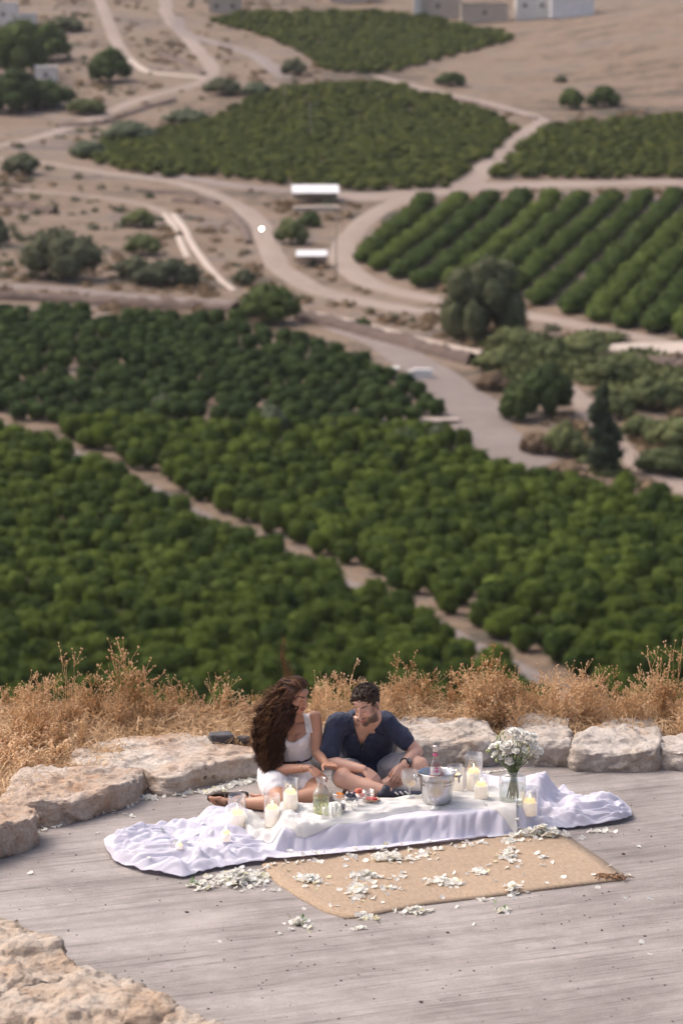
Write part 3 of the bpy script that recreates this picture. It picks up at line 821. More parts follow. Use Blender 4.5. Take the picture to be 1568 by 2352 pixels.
# glowing ball on a post, added to stand in for a blurred bright highlight
p = gt(601, 548); e = empty('highlight_ball', p); tag(e, 'bright highlight added as a glowing ball on a pole, left of the light shrub', 'highlight')
mb = MB(); tube(mb, [(0, 0, -0.2), (0, 0, 1.5)], 0.05, 6); link('pole', mb.mesh('pole', [WOODP]), e)
t = NT('highlight_glow'); t.b.inputs['Emission Color'].default_value = (1, 0.97, 0.88, 1); t.b.inputs['Emission Strength'].default_value = 14; MAT['highlight_glow'] = t.m
mb = MB(); ball(mb, (0, 0, 1.75), 0.24, 2); link('highlight_globe', mb.mesh('highlight_globe', [t.m]), e)

DRYG = leafmat('golden_tuft', (0.15, 0.105, 0.062), (0.30, 0.215, 0.13))
# low dry tufts on the open ground
rng = np.random.default_rng(77)
TK = np.array(TRK); TV = []
for _ in range(8):
    V0, F0 = ico(1); l = rng.uniform(0.7, 1.25, (len(V0), 1)); V = V0 * l * np.array([0.8, 0.8, 0.5]); V[:, 2] += 0.15
    n = 26; U = rng.normal(size=(n, 3)); U[:, 2] = np.abs(U[:, 2]); U /= np.linalg.norm(U, axis=1)[:, None]; C = U * np.array([0.85, 0.85, 0.7])
    T = np.cross(U, rng.normal(size=(n, 3))); T /= np.linalg.norm(T, axis=1)[:, None]; q = np.stack([C - T * 0.16, C + T * 0.16, C + U * 0.4], 1).reshape(-1, 3); b = np.arange(n) * 3 + len(V)
    TV.append((np.concatenate([V, q]), np.concatenate([np.array(F0), np.stack([b, b + 1, b + 2], 1)])))
for nm, mt, cnt, lab in (('bank_scrub', LEAF_G, 330, 'low mixed scrub covering the bank around the cypress'), ('dry_tufts', DRYG, 900, 'low brown dry tufts dotted over the bare slopes'), ('green_tufts', LEAF_W, 260, 'low dusky green tufts dotted over the bare slopes')):
    it = []
    while len(it) < cnt:
        vx, vy = rng.uniform(-20, 1590), rng.uniform(-5, 1130)
        if nm == 'bank_scrub':
            vx, vy = rng.uniform(1090, 1590), rng.uniform(785, 1110)
            if not in_poly([(1110, 800), (1250, 770), (1380, 790), (1600, 850), (1600, 1090), (1480, 1060), (1400, 1100), (1240, 1080), (1190, 1000), (1140, 910)], vx, vy): continue
        if any(in_poly(P, vx, vy) for P in FPOLY): continue
        if vx > 850 and vy < 260: continue
        p = gt(vx, vy)
        if noise.noise(Vector((p.x * 0.03, p.y * 0.018, 3 if nm[0] == 'd' else 9))) < rng.uniform(-0.25, 0.45): continue
        if np.min(np.hypot(TK[:, 0] - p.x, TK[:, 1] - p.y) - TK[:, 2]) < 0.8: continue
        it.append((p.x, p.y, p.z - 0.1, rng.uniform(0.5, 1.5) * (1.5 if nm == 'bank_scrub' else 1)))
    o = link(nm, mass(nm, it, TV, mt, rng)); tag(o, lab, 'tufts', kind='stuff')
# ================================================================== boulders round the terrace
def m_rock(name, cream, tan, rust, amt):
    t = NT(name); co = t.world()
    a = t.noise(co, 2.2, 6, 0.65); b = t.noise(co, 9.0, 6, 0.7); c = t.noise(co, 38.0, 4, 0.65)
    base = t.ramp(b, [(0.3, tuple(v * 0.72 for v in cream)), (0.5, cream), (0.7, tuple(min(1, v * 1.15) for v in cream))])
    col = t.mix(t.ramp(a, [(0.46 - amt * 0.1, 0.0), (0.62 - amt * 0.1, 0.75)]), base, tan)
    col = t.mix(t.ramp(t.mix(0.5, a, b), [(0.57 - amt * 0.05, 0.0), (0.66, 0.7)]), col, rust)
    # dark lichen spots
    v = t.node('ShaderNodeTexVoronoi'); v.inputs['Scale'].default_value = 5.5; t.lk(co, v.inputs['Vector'])
    sp = t.mix(0.0, t.ramp(v.outputs['Distance'], [(0.06, 1.0), (0.13, 0.0)]), (0, 0, 0))
    col = t.mix(t.mix(1.0, sp, t.ramp(b, [(0.48, 0.0), (0.6, 0.9)]), 'MULTIPLY'), col, (0.05, 0.04, 0.038))
    col = t.mix(0.55, col, t.ramp(c, [(0.30, 0.42), (0.48, 1.0), (0.75, 1.16)]), 'MULTIPLY')
    t.col(col); t.set(Roughness=0.9)
    hl = t.noise(t.world((3, 3, 16)), 4.0, 5, 0.7); t.lk(t.bump(t.mix(0.4, t.mix(0.4, b, c), hl), 1.0, 0.04), t.b.inputs['Normal']); MAT[name] = t.m
m_rock('limestone_tan', (0.51, 0.45, 0.39), (0.39, 0.28, 0.20), (0.30, 0.16, 0.075), 0.62)
m_rock('limestone_pale', (0.47, 0.425, 0.38), (0.40, 0.33, 0.265), (0.36, 0.25, 0.17), 0.1)
m_rock('limestone_near', (0.46, 0.395, 0.325), (0.39, 0.28, 0.19), (0.36, 0.22, 0.13), 0.6)
m_rock('basalt', (0.10, 0.098, 0.105), (0.065, 0.06, 0.066), (0.15, 0.14, 0.14), 0.3)

def boulder(vpoly, z, mat, label, seed, voxel=0.017, rough=1.0, name='limestone_boulder', z0=-0.08, tilt=0.0):
    P = [gz(vx, vy, z) for vx, vy in vpoly]
    P2 = resample([tuple(p) for p in catmull(P + [P[0]], 6)], 64)[:-1]
    c = P2.mean(0); V = []; n = len(P2)
    for lev, (zz, sc) in enumerate([(z0, 1.03), (z * 0.35, 1.055), (z * 0.8, 1.045), (z, 1.0)]):
        for p in P2:
            q = c + (p - c) * sc; j = 0.03 * noise.noise(Vector((p[0] * 3, p[1] * 3, lev + seed)))
            V.append((q[0] + j, q[1] + j, zz + (0.035 * rough * noise.noise(Vector((p[0] * 2.2, p[1] * 2.2, seed))) if lev == 3 else 0)))
    F = [(l * n + i, l * n + (i + 1) % n, (l + 1) * n + (i + 1) % n, (l + 1) * n + i) for l in range(3) for i in range(n)]
    V.append((c[0], c[1], z0)); V.append((c[0], c[1], z + 0.01))
    F += [(len(V) - 2, (i + 1) % n, i) for i in range(n)] + [(len(V) - 1, 3 * n + i, 3 * n + (i + 1) % n) for i in range(n)]
    V, F = remesh_arr(V, F, voxel, 2)
    # normals for displacement
    me = mesh_np('b', V, F); N = np.empty(len(V) * 3); me.vertices.foreach_get('normal', N) if hasattr(me.vertices[0], 'normal') else None
    N = N.reshape(-1, 3); bpy.data.meshes.remove(me)
    D = np.empty(len(V))
    for i, p in enumerate(V):
        a = noise.fractal(Vector((p[0] * 2.6 + seed, p[1] * 2.6, p[2] * 5.0)), 1.0, 2.1, 5)
        b = noise.voronoi(Vector((p[0] * 6 + seed, p[1] * 6, p[2] * 10)))[0]
        r = noise.ridged_multi_fractal(Vector((p[0] * 5, p[1] * 5 + seed, p[2] * 14)), 1.0, 2.0, 4, 1.0, 2.0)
        pit = noise.noise(Vector((p[0] * 22, p[1] * 22, p[2] * 22 + seed)))
        w_ = Vector((p[0] * 3.6 + seed * 3 + 0.5 * a, p[1] * 3.6 + 0.5 * a, p[2] * 6 + 0.4 * pit)); vb = noise.voronoi(w_); cell = noise.cell(vb[1][0] * 7.3)
        crack = max(0.0, 0.09 - (vb[0][1] - vb[0][0])) / 0.09
        D[i] = rough * (0.022 * a + 0.014 * (b[1] - b[0] - 0.25) + 0.013 * (r - 1.0) + 0.008 * pit + 0.006 * noise.noise(Vector((p[0] * 9, p[1] * 9, p[2] * 55 + seed))) + 0.012 * (cell - 0.5) - 0.006 * crack)
    V = V + N * D[:, None]
    o = link(name, mesh_np(name, V, F, [MAT[mat]]))
    tag(o, label, 'boulder', 'boulders edging the terrace')
    return o

boulder([(-140, 1880), (-60, 1835), (0, 1833), (71, 1846), (86, 1862), (62, 1880), (10, 1895), (-60, 1925), (-140, 1960)], 0.21, 'limestone_tan', 'pale limestone boulder cut off at the left edge, with black stains on top', 1)
boulder([(11, 1825), (30, 1785), (56, 1764), (100, 1757), (157, 1762), (230, 1758), (315, 1760), (324, 1775), (310, 1790), (240, 1811), (143, 1837), (56, 1844), (20, 1842)], 0.17, 'limestone_tan', 'long limestone boulder with brown pitted top, second from the left edge', 2)
boulder([(164, 1738), (180, 1715), (230, 1702), (345, 1684), (440, 1690), (525, 1706), (590, 1712), (600, 1735), (525, 1750), (450, 1762), (398, 1779), (349, 1773), (323, 1760), (263, 1762), (210, 1760), (175, 1750)], 0.145, 'limestone_tan', 'broad flat limestone boulder with rusty front left of the woman', 3)
boulder([(600, 1712), (620, 1690), (700, 1672), (760, 1668), (770, 1700), (700, 1722), (610, 1735)], 0.16, 'limestone_pale', 'limestone boulder mostly hidden behind the woman', 4)
boulder([(768, 1690), (790, 1664), (840, 1655), (900, 1658), (912, 1690), (840, 1700), (780, 1705)], 0.19, 'limestone_pale', 'limestone boulder mostly hidden behind the man', 5)
boulder([(896, 1690), (905, 1655), (950, 1645), (1040, 1645), (1085, 1650), (1126, 1668), (1130, 1698), (1040, 1700), (950, 1698)], 0.185, 'limestone_pale', 'long pale boulder with wavy top right behind the man', 6)
boulder([(1129, 1698), (1152, 1676), (1180, 1637), (1244, 1634), (1304, 1649), (1310, 1690), (1306, 1703), (1220, 1702)], 0.18, 'limestone_pale', 'highest pale boulder with flat slab top behind the white bouquet', 7)
boulder([(1308, 1703), (1349, 1676), (1404, 1649), (1484, 1645), (1509, 1656), (1515, 1689), (1504, 1716), (1384, 1719), (1319, 1716)], 0.17, 'limestone_pale', 'wide pale boulder with clean block face, second from right edge', 8)
boulder([(1517, 1722), (1516, 1694), (1549, 1686), (1600, 1688), (1680, 1695), (1690, 1731), (1600, 1731)], 0.135, 'limestone_pale', 'low pale boulder cut off at the right edge', 9)
boulder([(-90, 2070), (0, 2097), (50, 2101), (100, 2134), (150, 2178), (190, 2209), (184, 2232), (120, 2246), (50, 2262), (-20, 2282), (-100, 2290)], 0.30, 'limestone_near', 'rough tan boulder in the near left corner with a dark stain, upper of three', 10, 0.014, 1.5)
boulder([(-60, 2300), (0, 2284), (60, 2268), (130, 2260), (185, 2238), (220, 2230), (300, 2254), (360, 2284), (388, 2306), (384, 2328), (300, 2338), (200, 2358), (90, 2364), (-60, 2370)], 0.28, 'limestone_near', 'rough tan boulder in the near left corner, middle of three', 11, 0.014, 1.5)
boulder([(300, 2372), (350, 2330), (420, 2321), (470, 2336), (515, 2356), (590, 2420), (400, 2460), (280, 2440)], 0.26, 'limestone_near', 'near boulder at the bottom edge, lowest of three', 12, 0.014, 1.5)
boulder([(-80, 2378), (0, 2364), (60, 2372), (150, 2372), (230, 2372), (260, 2420), (150, 2480), (-80, 2480)], 0.24, 'limestone_near', 'boulder showing only a sliver at the bottom left corner', 14)
for q_, (dx, dy) in enumerate([(190, 14), (380, 30)]):
    boulder([(vx + dx, vy + dy) for vx, vy in [(1517, 1722), (1516, 1694), (1549, 1684), (1600, 1682), (1690, 1692), (1700, 1728), (1600, 1731)]], 0.15, 'limestone_pale', 'pale boulder carrying the wall on beyond the right edge of the view', 20 + q_)
boulder([(-330, 2010), (-230, 1945), (-150, 1900), (-140, 1960), (-160, 2000), (-260, 2080), (-340, 2110)], 0.2, 'limestone_tan', 'limestone boulder carrying the wall on beyond the left edge of the view', 23)
# sandy mortar between the near boulders
mb = MB(); P = [gz(vx, vy, 0.16) for vx, vy in [(-60, 2250), (120, 2236), (200, 2215), (240, 2240), (420, 2330), (330, 2352), (100, 2385), (-60, 2400)]]
V = [tuple(p) for p in P] + [(p.x, p.y, -0.05) for p in P]; n = len(P)
mb.add(V, [tuple(range(n))] + [(i, i + n, (i + 1) % n + n, (i + 1) % n) for i in range(n)])
MORT = plain('mortar', (0.42, 0.37, 0.32), 0.9, 0.18, 9, 0.6, 0.02)
o = link('mortar_bed', mb.mesh('mortar_bed', [MORT], False)); o['kind'] = 'structure'
def small_rock(vx, vy, z, w, d, h, mat, label, seed, rz=0.3):
    p = gz(vx, vy, z); mb = MB(); box(mb, (0, 0, h / 2 - 0.01), (w, d, h), rz=rz)
    V, F = remesh_arr(mb.arr(), mb.F, 0.012, 2)
    for i, q in enumerate(V):
        V[i] = q + 0.02 * np.array(noise.noise_vector(Vector(q) * 9 + Vector((seed, 0, 0))))
    o = link('small_rock', mesh_np('small_rock', V, F, [MAT[mat]], False), None, p); tag(o, label, 'rock')
small_rock(507, 1706, 0.13, 0.15, 0.13, 0.09, 'basalt', 'dark grey angular rock on the edge of the broad flat boulder', 3, 0.35)
small_rock(560, 1703, 0.14, 0.08, 0.08, 0.05, 'basalt', 'small dark stone beside the grey angular rock', 5, 0.9)

# ================================================================== dry weeds
STRAW = leafmat('dry_straw', (0.38, 0.24, 0.125), (0.70, 0.52, 0.335), use_obj=False, trans=0.2)
STEM = leafmat('dry_stem', (0.44, 0.27, 0.125), (0.82, 0.60, 0.36), trans=0.2)
SEED = leafmat('dry_seed', (0.48, 0.27, 0.125), (0.84, 0.62, 0.40), trans=0.15)
def weed_mesh(r, h, nst, bush, spread, seedr):
    mb = MB()
    def stem(p, d, L, rad, lev):
        k = 5; pts = [Vector(p)]; d = Vector(d).normalized()
        for i in range(k):
            d = (d + Vector(r.normal(0, 0.13 if lev else 0.08, 3)) + Vector((0, 0, 0.06))).normalized(); pts.append(pts[-1] + d * (L / k))
        tube(mb, pts, [rad * (1 - 0.6 * i / k) for i in range(k + 1)], 3, 0, False)
        if lev < 2:
            nb = int(r.integers(3, 6) if lev == 0 else r.integers(2, 4)) + (bush if lev == 0 else 0)
            for b in range(nb):
                t = r.uniform(0.3, 1.0); q = pts[int(t * k)]
                dd = (d + Vector(r.normal(0, 0.75, 3))); dd.z = abs(dd.z) * 0.7 + 0.15
                stem(q, dd, L * r.uniform(0.22, 0.45) * (1 - 0.3 * lev), rad * 0.62, lev + 1)
        if lev >= 1 or r.uniform() < 0.5:
            for q in [pts[-1]] + ([pts[-2]] if r.uniform() < 0.5 else []):
                V, F = ico(1); s = seedr * r.uniform(0.6, 1.25)
                mb.add(V * np.array([s, s, s * r.uniform(0.8, 1.5)]) * r.uniform(0.8, 1.2, (len(V), 1)) + np.array(q), F, 1)
        if lev == 1 and r.uniform() < 0.8:
            for _ in range(int(r.integers(1, 4))):
                q = pts[int(r.integers(1, k))]; a = Vector(r.normal(0, 1, 3)).normalized(); bb, cc = frame_from(a); L2 = r.uniform(0.012, 0.035)
                mb.add([q, q + a * L2 * 0.5 + bb * L2 * 0.22, q + a * L2, q + a * L2 * 0.5 - bb * L2 * 0.22], [(0, 1, 2, 3)], 0)
    for s in range(nst):
        a = r.uniform(0, 2 * PI); b = spread * r.uniform(0.2, 1)
        stem((r.normal(0, 0.03), r.normal(0, 0.03), -0.03), (math.cos(a) * b, math.sin(a) * b, 1), h * r.uniform(0.6, 1.0), 0.0036, 0)
    return mb.mesh('dry_weed', [STEM, SEED], False)
r = np.random.default_rng(5)
W_BUSH = [weed_mesh(r, 0.34, 8, 3, 0.5, 0.0052) for _ in range(6)]
W_TALL = [weed_mesh(r, 0.5, 4, 1, 0.22, 0.006) for _ in range(5)]
W_LOW = [weed_mesh(r, 0.2, 6, 3, 0.9, 0.007) for _ in range(5)]
def weed(vx, Y, ms, s, label, group='dry weeds behind the boulders'):
    x = (vx - CXV) / FV * (Y / math.cos(PITCH)) * 1.01; z = float(berm_z(x, Y))
    o = link('dry_weed', ms[int(r.integers(len(ms)))], None, (x, Y, z)); o.rotation_euler = (r.normal(0, 0.06), r.normal(0, 0.08), r.uniform(0, 6.28))
    o.scale = (s, s, s * r.uniform(0.9, 1.12)); tag(o, label, 'dry weed', group)
LR = 'dry orange brown weed with round seed heads, in the thicket right of the couple'
LL = 'dry straw coloured weed in the thicket at the left edge'
LM = 'dry weed behind the flat boulder left of the woman'
LB = 'dry weed of the tall orange clump behind the pale boulders'
for k in range(28):
    weed(r.uniform(715, 1590), r.uniform(20.95, 21.75), W_BUSH, r.uniform(0.5, 0.92), LR)
for k in range(14):
    weed(r.uniform(1600, 1980), r.uniform(21.0, 21.7), W_BUSH, r.uniform(0.5, 0.95), 'dry weed in the thicket running on past the right edge')
for k in range(20):
    weed(r.uniform(715, 1590), r.uniform(21.2, 21.8), W_TALL, r.uniform(0.6, 0.95), LR)
for k in range(10):
    weed(r.normal(1120, 34), r.uniform(21.1, 21.8), W_BUSH, r.uniform(0.95, 1.35), LB)
for k in range(16):
    weed(r.normal(1420, 75), r.uniform(21.2, 21.8), W_TALL if k % 2 else W_BUSH, r.uniform(0.8, 1.15), 'dry weed of the upright clump behind the boulders near right edge')
for k in range(20):
    weed(r.uniform(-25, 200), r.uniform(20.6, 21.7), W_BUSH if k % 2 else W_TALL, r.uniform(0.6, 0.98), LL)
for k in range(18):
    weed(r.uniform(-25, 130), r.uniform(19.9, 21.0), W_LOW, r.uniform(0.9, 1.3), LL)
for k in range(16):
    weed(r.uniform(180, 420), r.uniform(21.1, 21.7), W_BUSH if k % 2 else W_LOW, r.uniform(0.6, 0.95), LM)
for vx in (285, 305, 330, 300): weed(vx, 21.45, W_TALL, r.uniform(1.0, 1.25), 'tall thin dry weed with umbrella head left of the grey rock')
for vx in (505, 520, 512): weed(vx, 21.45, W_TALL, r.uniform(0.7, 0.95), 'tall dry weed standing behind the grey angular rock')
for vx in (395, 430, 460, 560, 590): weed(vx, 21.45, W_TALL, r.uniform(0.45, 0.65), LM)
for k in range(14): weed(r.uniform(400, 620), r.uniform(21.3, 21.6), W_LOW, r.uniform(0.6, 1.0), LM)

# straw litter
def straw():
    n = 30000; Vs = []; 
    vx = np.concatenate([r.uniform(-80, 620, n * 6 // 10), r.uniform(600, 2000, n * 4 // 10)]); n = len(vx)
    Y = np.where(vx < 300, r.uniform(19.0, 21.85, n), r.uniform(20.6, 21.85, n))
    x = (vx - CXV) / FV * (Y / math.cos(PITCH)); e = np.interp(x, EX, EY)
    ok = Y > e + 0.35; x, Y = x[ok], Y[ok]; n = len(x); z = berm_z(x, Y) + 0.01
    az = r.uniform(0, 2 * PI, n); el = np.abs(r.normal(0.1, 0.35, n)); L = r.uniform(0.05, 0.2, n); w = r.uniform(0.0015, 0.0038, n)
    D = np.stack([np.cos(az) * np.cos(el), np.sin(az) * np.cos(el), np.sin(el)], 1); S = np.stack([-np.sin(az), np.cos(az), r.normal(0, 0.5, n)], 1)
    P = np.stack([x, Y, z], 1); z2 = r.uniform(0, 0.05, n); P[:, 2] += z2
    M = P + D * (L * 0.5)[:, None]; M[:, 2] += r.uniform(-0.005, 0.02, n); Q = P + D * L[:, None]; Q[:, 2] -= r.uniform(0, 0.02, n)
    S = S * w[:, None]
    V = np.stack([P - S, P + S, M + S, M - S, Q], 1).reshape(-1, 3); b = np.arange(n) * 5
    F = np.concatenate([np.stack([b, b + 1, b + 2], 1), np.stack([b, b + 2, b + 3], 1), np.stack([b + 3, b + 2, b + 4], 1)])
    me = mesh_np('straw_litter', V, F, [STRAW], False)
    at = me.attributes.new('tint', 'FLOAT', 'POINT'); at.data.foreach_set('value', np.repeat(r.uniform(0, 1, n), 5).astype(np.float32))
    o = link('straw_litter', me); tag(o, 'tangled dry straw covering the ground behind the boulders', 'straw', kind='stuff')
straw()

# ================================================================== rug
def m_jute():
    t = NT('jute')
    g = t.node('ShaderNodeNewGeometry'); rt = t.node('ShaderNodeVectorRotate', rotation_type='Z_AXIS'); rt.inputs['Angle'].default_value = math.radians(-21); t.lk(g.outputs['Position'], rt.inputs['Vector'])
    w = t.node('ShaderNodeTexWave', wave_type='BANDS', bands_direction='X'); w.inputs['Scale'].default_value = 90; w.inputs['Distortion'].default_value = 2.5; w.inputs['Detail'].default_value = 3; t.lk(rt.outputs[0], w.inputs['Vector'])
    mp = t.node('ShaderNodeMapping'); mp.inputs['Scale'].default_value = (7, 2.2, 1); t.lk(rt.outputs[0], mp.inputs[0])
    a = t.noise(mp.outputs[0], 9.0, 5, 0.7); b = t.noise(rt.outputs[0], 1.3, 4)
    col = t.ramp(a, [(0.3, (0.28, 0.205, 0.137)), (0.5, (0.37, 0.275, 0.19)), (0.7, (0.45, 0.345, 0.245))])
    col = t.mix(0.5, col, t.ramp(b, [(0.3, 0.8), (0.7, 1.1)]), 'MULTIPLY'); col = t.mix(0.25, col, w.outputs['Color'], 'OVERLAY')
    t.col(col); t.set(Roughness=0.9); t.lk(t.bump(t.mix(0.5, a, w.outputs['Fac']), 0.4, 0.003), t.b.inputs['Normal']); MAT['jute'] = t.m
m_jute()
RUGV = [(602, 1989), (633, 2029), (689, 2065), (745, 2096), (796, 2111), (819, 2110), (982, 2079), (1207, 2051), (1425, 2023), (1437, 2017), (1387, 1981), (1319, 1933), (1302, 1922), (1250, 1900), (900, 1935), (640, 1965)]
RUGP = [gz(*p) for p in RUGV]
P = resample([tuple(p) for p in RUGP] + [tuple(RUGP[0])], 200)[:-1]
c = P.mean(0); n = len(P); V = []; F = []
for k in range(13):
    s_ = 1 - k / 12.0
    for p in P:
        q = c + (p - c) * s_
        z = 0.011 + 0.004 * noise.noise(Vector((q[0] * 2.5, q[1] * 2.5, 0))) + (0.004 if k else 0)
        V.append((q[0], q[1], z))
for k in range(12): F += [(k * n + i, k * n + (i + 1) % n, (k + 1) * n + (i + 1) % n, (k + 1) * n + i) for i in range(n)]
b0 = len(V); V += [(p[0], p[1], 0.001) for p in P]; F += [(b0 + i, b0 + (i + 1) % n, (i + 1) % n, i) for i in range(n)]
o = link('jute_rug', mesh_np('jute_rug', V, F, [MAT['jute']])); tag(o, 'tan woven jute rug lying before the low table', 'rug')
mb = MB()
FR = plain('rug_fringe', (0.22, 0.12, 0.06), 0.9, 0.3, 40)
pc = gz(1432, 2018)
for k in range(40):
    q = pc + Vector((r.uniform(-0.16, 0.02), r.uniform(-0.05, 0.02), 0.015)); a = r.uniform(0, 6.28)
    tube(mb, [q, q + Vector((0.03 * math.cos(a), 0.03 * math.sin(a), 0.012)), q + Vector((0.06 * math.cos(a), 0.06 * math.sin(a), 0.0))], 0.003, 4)
link('frayed_corner', mb.mesh('frayed_corner', [FR]), o)

# grit on the concrete
mb = MB()
V0, F0 = ico(1)
for k in range(420):
    p = gz(r.uniform(0, 1568), 1780 + 570 * r.uniform(0, 1) ** 0.8, 0); s_ = r.uniform(0.002, 0.0065) * (1.6 if r.uniform() < 0.06 else 1)
    mb.add(V0 * r.uniform(0.7, 1.2, (len(V0), 1)) * np.array([s_ * r.uniform(0.8, 1.6), s_, s_ * 0.7]) + np.array([p.x, p.y, s_ * 0.5]), F0)
GRIT = plain('grit', (0.10, 0.075, 0.07), 0.9, 0.5, 3)
o = link('grit', mb.mesh('grit', [GRIT], False)); tag(o, 'small dark grit and crumbs strewn over the concrete', 'grit', kind='stuff')
# ================================================================== low table and cloths
TZ = 0.145
BOX1 = [gz(*p, TZ) for p in [(652, 1908), (1176, 1862), (1150, 1822), (650, 1860)]]
BOX2 = [gz(*p, TZ) for p in [(1040, 1868), (1196, 1862), (1256, 1800), (1100, 1778)]]
def poly_sd(P, x, y):
    """positive inside a convex polygon (metres to the nearest side)"""
    d = np.full(np.shape(x), 1e9); n = len(P)
    cx = sum(p.x for p in P) / n; cy = sum(p.y for p in P) / n
    for i in range(n):
        a, b = P[i], P[(i + 1) % n]; e = (b - a); L = math.hypot(e.x, e.y); nx, ny = -e.y / L, e.x / L
        if (cx - a.x) * nx + (cy - a.y) * ny < 0: nx, ny = -nx, -ny
        d = np.minimum(d, (x - a.x) * nx + (y - a.y) * ny)
    return d
RUGQ = [gz(*p) for p in [(606, 1975), (800, 2112), (1437, 2020), (1310, 1915)]]
def table_h(x, y):
    d = np.maximum(poly_sd(BOX1, x, y), poly_sd(BOX2, x, y))
    t = np.clip((d + 0.09) / 0.10, 0, 1); t = t * t * (3 - 2 * t)
    return TZ * t + np.where(poly_sd(RUGQ, x, y) > -0.02, 0.019, 0.0)
WOOD = plain('table_wood', (0.30, 0.20, 0.12), 0.6, 0.2, 6, 0.2)
e = empty('low_table', (BOX1[0] + BOX1[2]) / 2); e.location.z = 0
tag(e, 'low wooden table hidden under the white cloths', 'table')
ctr = e.location.copy()
for nm, B in (('table_top', BOX1), ('side_board', BOX2)):
    mb = MB(); c = sum(B, Vector()) / 4
    q = [c + (p - c) * 0.93 for p in B]; V = [(p.x - ctr.x, p.y - ctr.y, TZ - 0.045) for p in q] + [(p.x - ctr.x, p.y - ctr.y, TZ - 0.015) for p in q]
    if nm == 'side_board': V = [(a, b, z - 0.034) for a, b, z in V]
    mb.add(V, [(3, 2, 1, 0), (4, 5, 6, 7)] + [(i, (i + 1) % 4, (i + 1) % 4 + 4, i + 4) for i in range(4)])
    link(nm, mb.mesh(nm, [WOOD], False), e)
    for p in q:
        mb = MB(); p2 = c + (p - c) * 0.9; box(mb, (p2.x - ctr.x, p2.y - ctr.y, 0.05), (0.05, 0.05, 0.1)); link('leg', mb.mesh('leg', [WOOD], False), e)

def drape(bot, top, nx, ny, collide, slack, seed, steps=90, its=8, thick=0.008, amp=0.02, shape=None):
    """a sheet let fall over what lies under it: bot / top are 3-D edge lines"""
    def by_x(L):
        P_ = np.array([tuple(p) for p in L]); s_ = np.linspace(P_[0, 0], P_[-1, 0], nx); k_ = np.ones(5) / 5
        Q_ = np.stack([s_] + [np.interp(s_, P_[:, 0], P_[:, k]) for k in (1, 2)], 1)
        for k in (1, 2): Q_[2:-2, k] = np.convolve(Q_[:, k], k_, 'valid')
        return Q_
    B = by_x(bot); T = by_x(top)
    t = np.linspace(0, 1, ny)[:, None, None]
    X = B[None] * (1 - t) + T[None] * t                      # ny, nx, 3
    X[:, :, 2] = collide(X[:, :, 0], X[:, :, 1]) + thick
    if shape is not None: X = shape(X)
    sx, sy = slack(np.linspace(0, 1, nx)[None, :], np.linspace(0, 1, ny)[:, None])
    sx = np.broadcast_to(sx, (ny, nx)); sy = np.broadcast_to(sy, (ny, nx))
    rr = np.random.default_rng(seed)
    def rest(a, b, s): return np.linalg.norm(a - b, axis=-1) * s
    C = []
    def addc(i0, i1, s, k, par):
        L = rest(X[i0], X[i1], s)
        C.append((i0, i1, L, k, par))
    S = np.s_
    addc(S[:, :-1], S[:, 1:], sx[:, :-1], 1.0, 1); addc(S[:-1, :], S[1:, :], sy[:-1, :], 1.0, 0)
    sm = 0.5 * (sx + sy)
    addc(S[:-1, :-1], S[1:, 1:], sm[:-1, :-1], 0.35, 2); addc(S[:-1, 1:], S[1:, :-1], sm[:-1, 1:], 0.35, 2)
    addc(S[:, :-4], S[:, 4:], sx[:, :-4] * 0.97, 0.12, 3); addc(S[:-4, :], S[4:, :], sy[:-4, :] * 0.97, 0.12, 3)
    nz = np.array([[noise.fractal(Vector((X[j, i, 0] * 5 + seed, X[j, i, 1] * 5, 0)), 1, 2, 3) for i in range(nx)] for j in range(ny)])
    X[:, :, 2] += np.abs(nz) * amp + amp * 0.3
    W = np.zeros((ny, nx, 1)); vel = np.zeros_like(X); dt = 0.016
    cnt = np.zeros((ny, nx, 1))
    for (i0, i1, L, k, p) in C: cnt[i0] += 1; cnt[i1] += 1
    for st in range(steps):
        vel *= 0.96; vel[:, :, 2] -= 9.8 * dt
        Pn = X + vel * dt
        for it in range(its):
            D = np.zeros_like(Pn)
            for (i0, i1, L, k, p) in C:
                d = Pn[i1] - Pn[i0]; l = np.linalg.norm(d, axis=-1) + 1e-9
                c = (0.5 * k * (l - L) / l)[..., None] * d
                D[i0] += c; D[i1] -= c
            Pn += D / cnt * 2.6
            h = collide(Pn[:, :, 0], Pn[:, :, 1]) + thick
            hit = Pn[:, :, 2] < h
            Pn[:, :, 2] = np.where(hit, h, Pn[:, :, 2])
            f = 0.45 * hit[..., None]
            Pn[:, :, :2] = Pn[:, :, :2] * (1 - f) + X[:, :, :2] * f
        vel = (Pn - X) / dt
        sp = np.linalg.norm(vel, axis=-1, keepdims=True); vel *= np.minimum(1, 1.2 / (sp + 1e-6))
        X = Pn
    return X

def smooth_grid(X, k=2):
    for _ in range(k):
        Y = X.copy()
        Y[1:-1, 1:-1] = 0.5 * X[1:-1, 1:-1] + 0.125 * (X[:-2, 1:-1] + X[2:, 1:-1] + X[1:-1, :-2] + X[1:-1, 2:])
        X = Y
    return X

def sheet(name, X, mat, thick=0.004):
    ny, nx, _ = X.shape; i = np.arange(ny * nx).reshape(ny, nx)
    F = np.stack([i[:-1, :-1], i[:-1, 1:], i[1:, 1:], i[1:, :-1]], -1).reshape(-1, 4)
    o = link(name, mesh_np(name, X.reshape(-1, 3), F, [mat]))
    m = o.modifiers.new('thickness', 'SOLIDIFY'); m.thickness = thick; m.offset = -1
    s_ = o.modifiers.new('fine', 'SUBSURF'); s_.levels = 1; s_.render_levels = 1
    return o

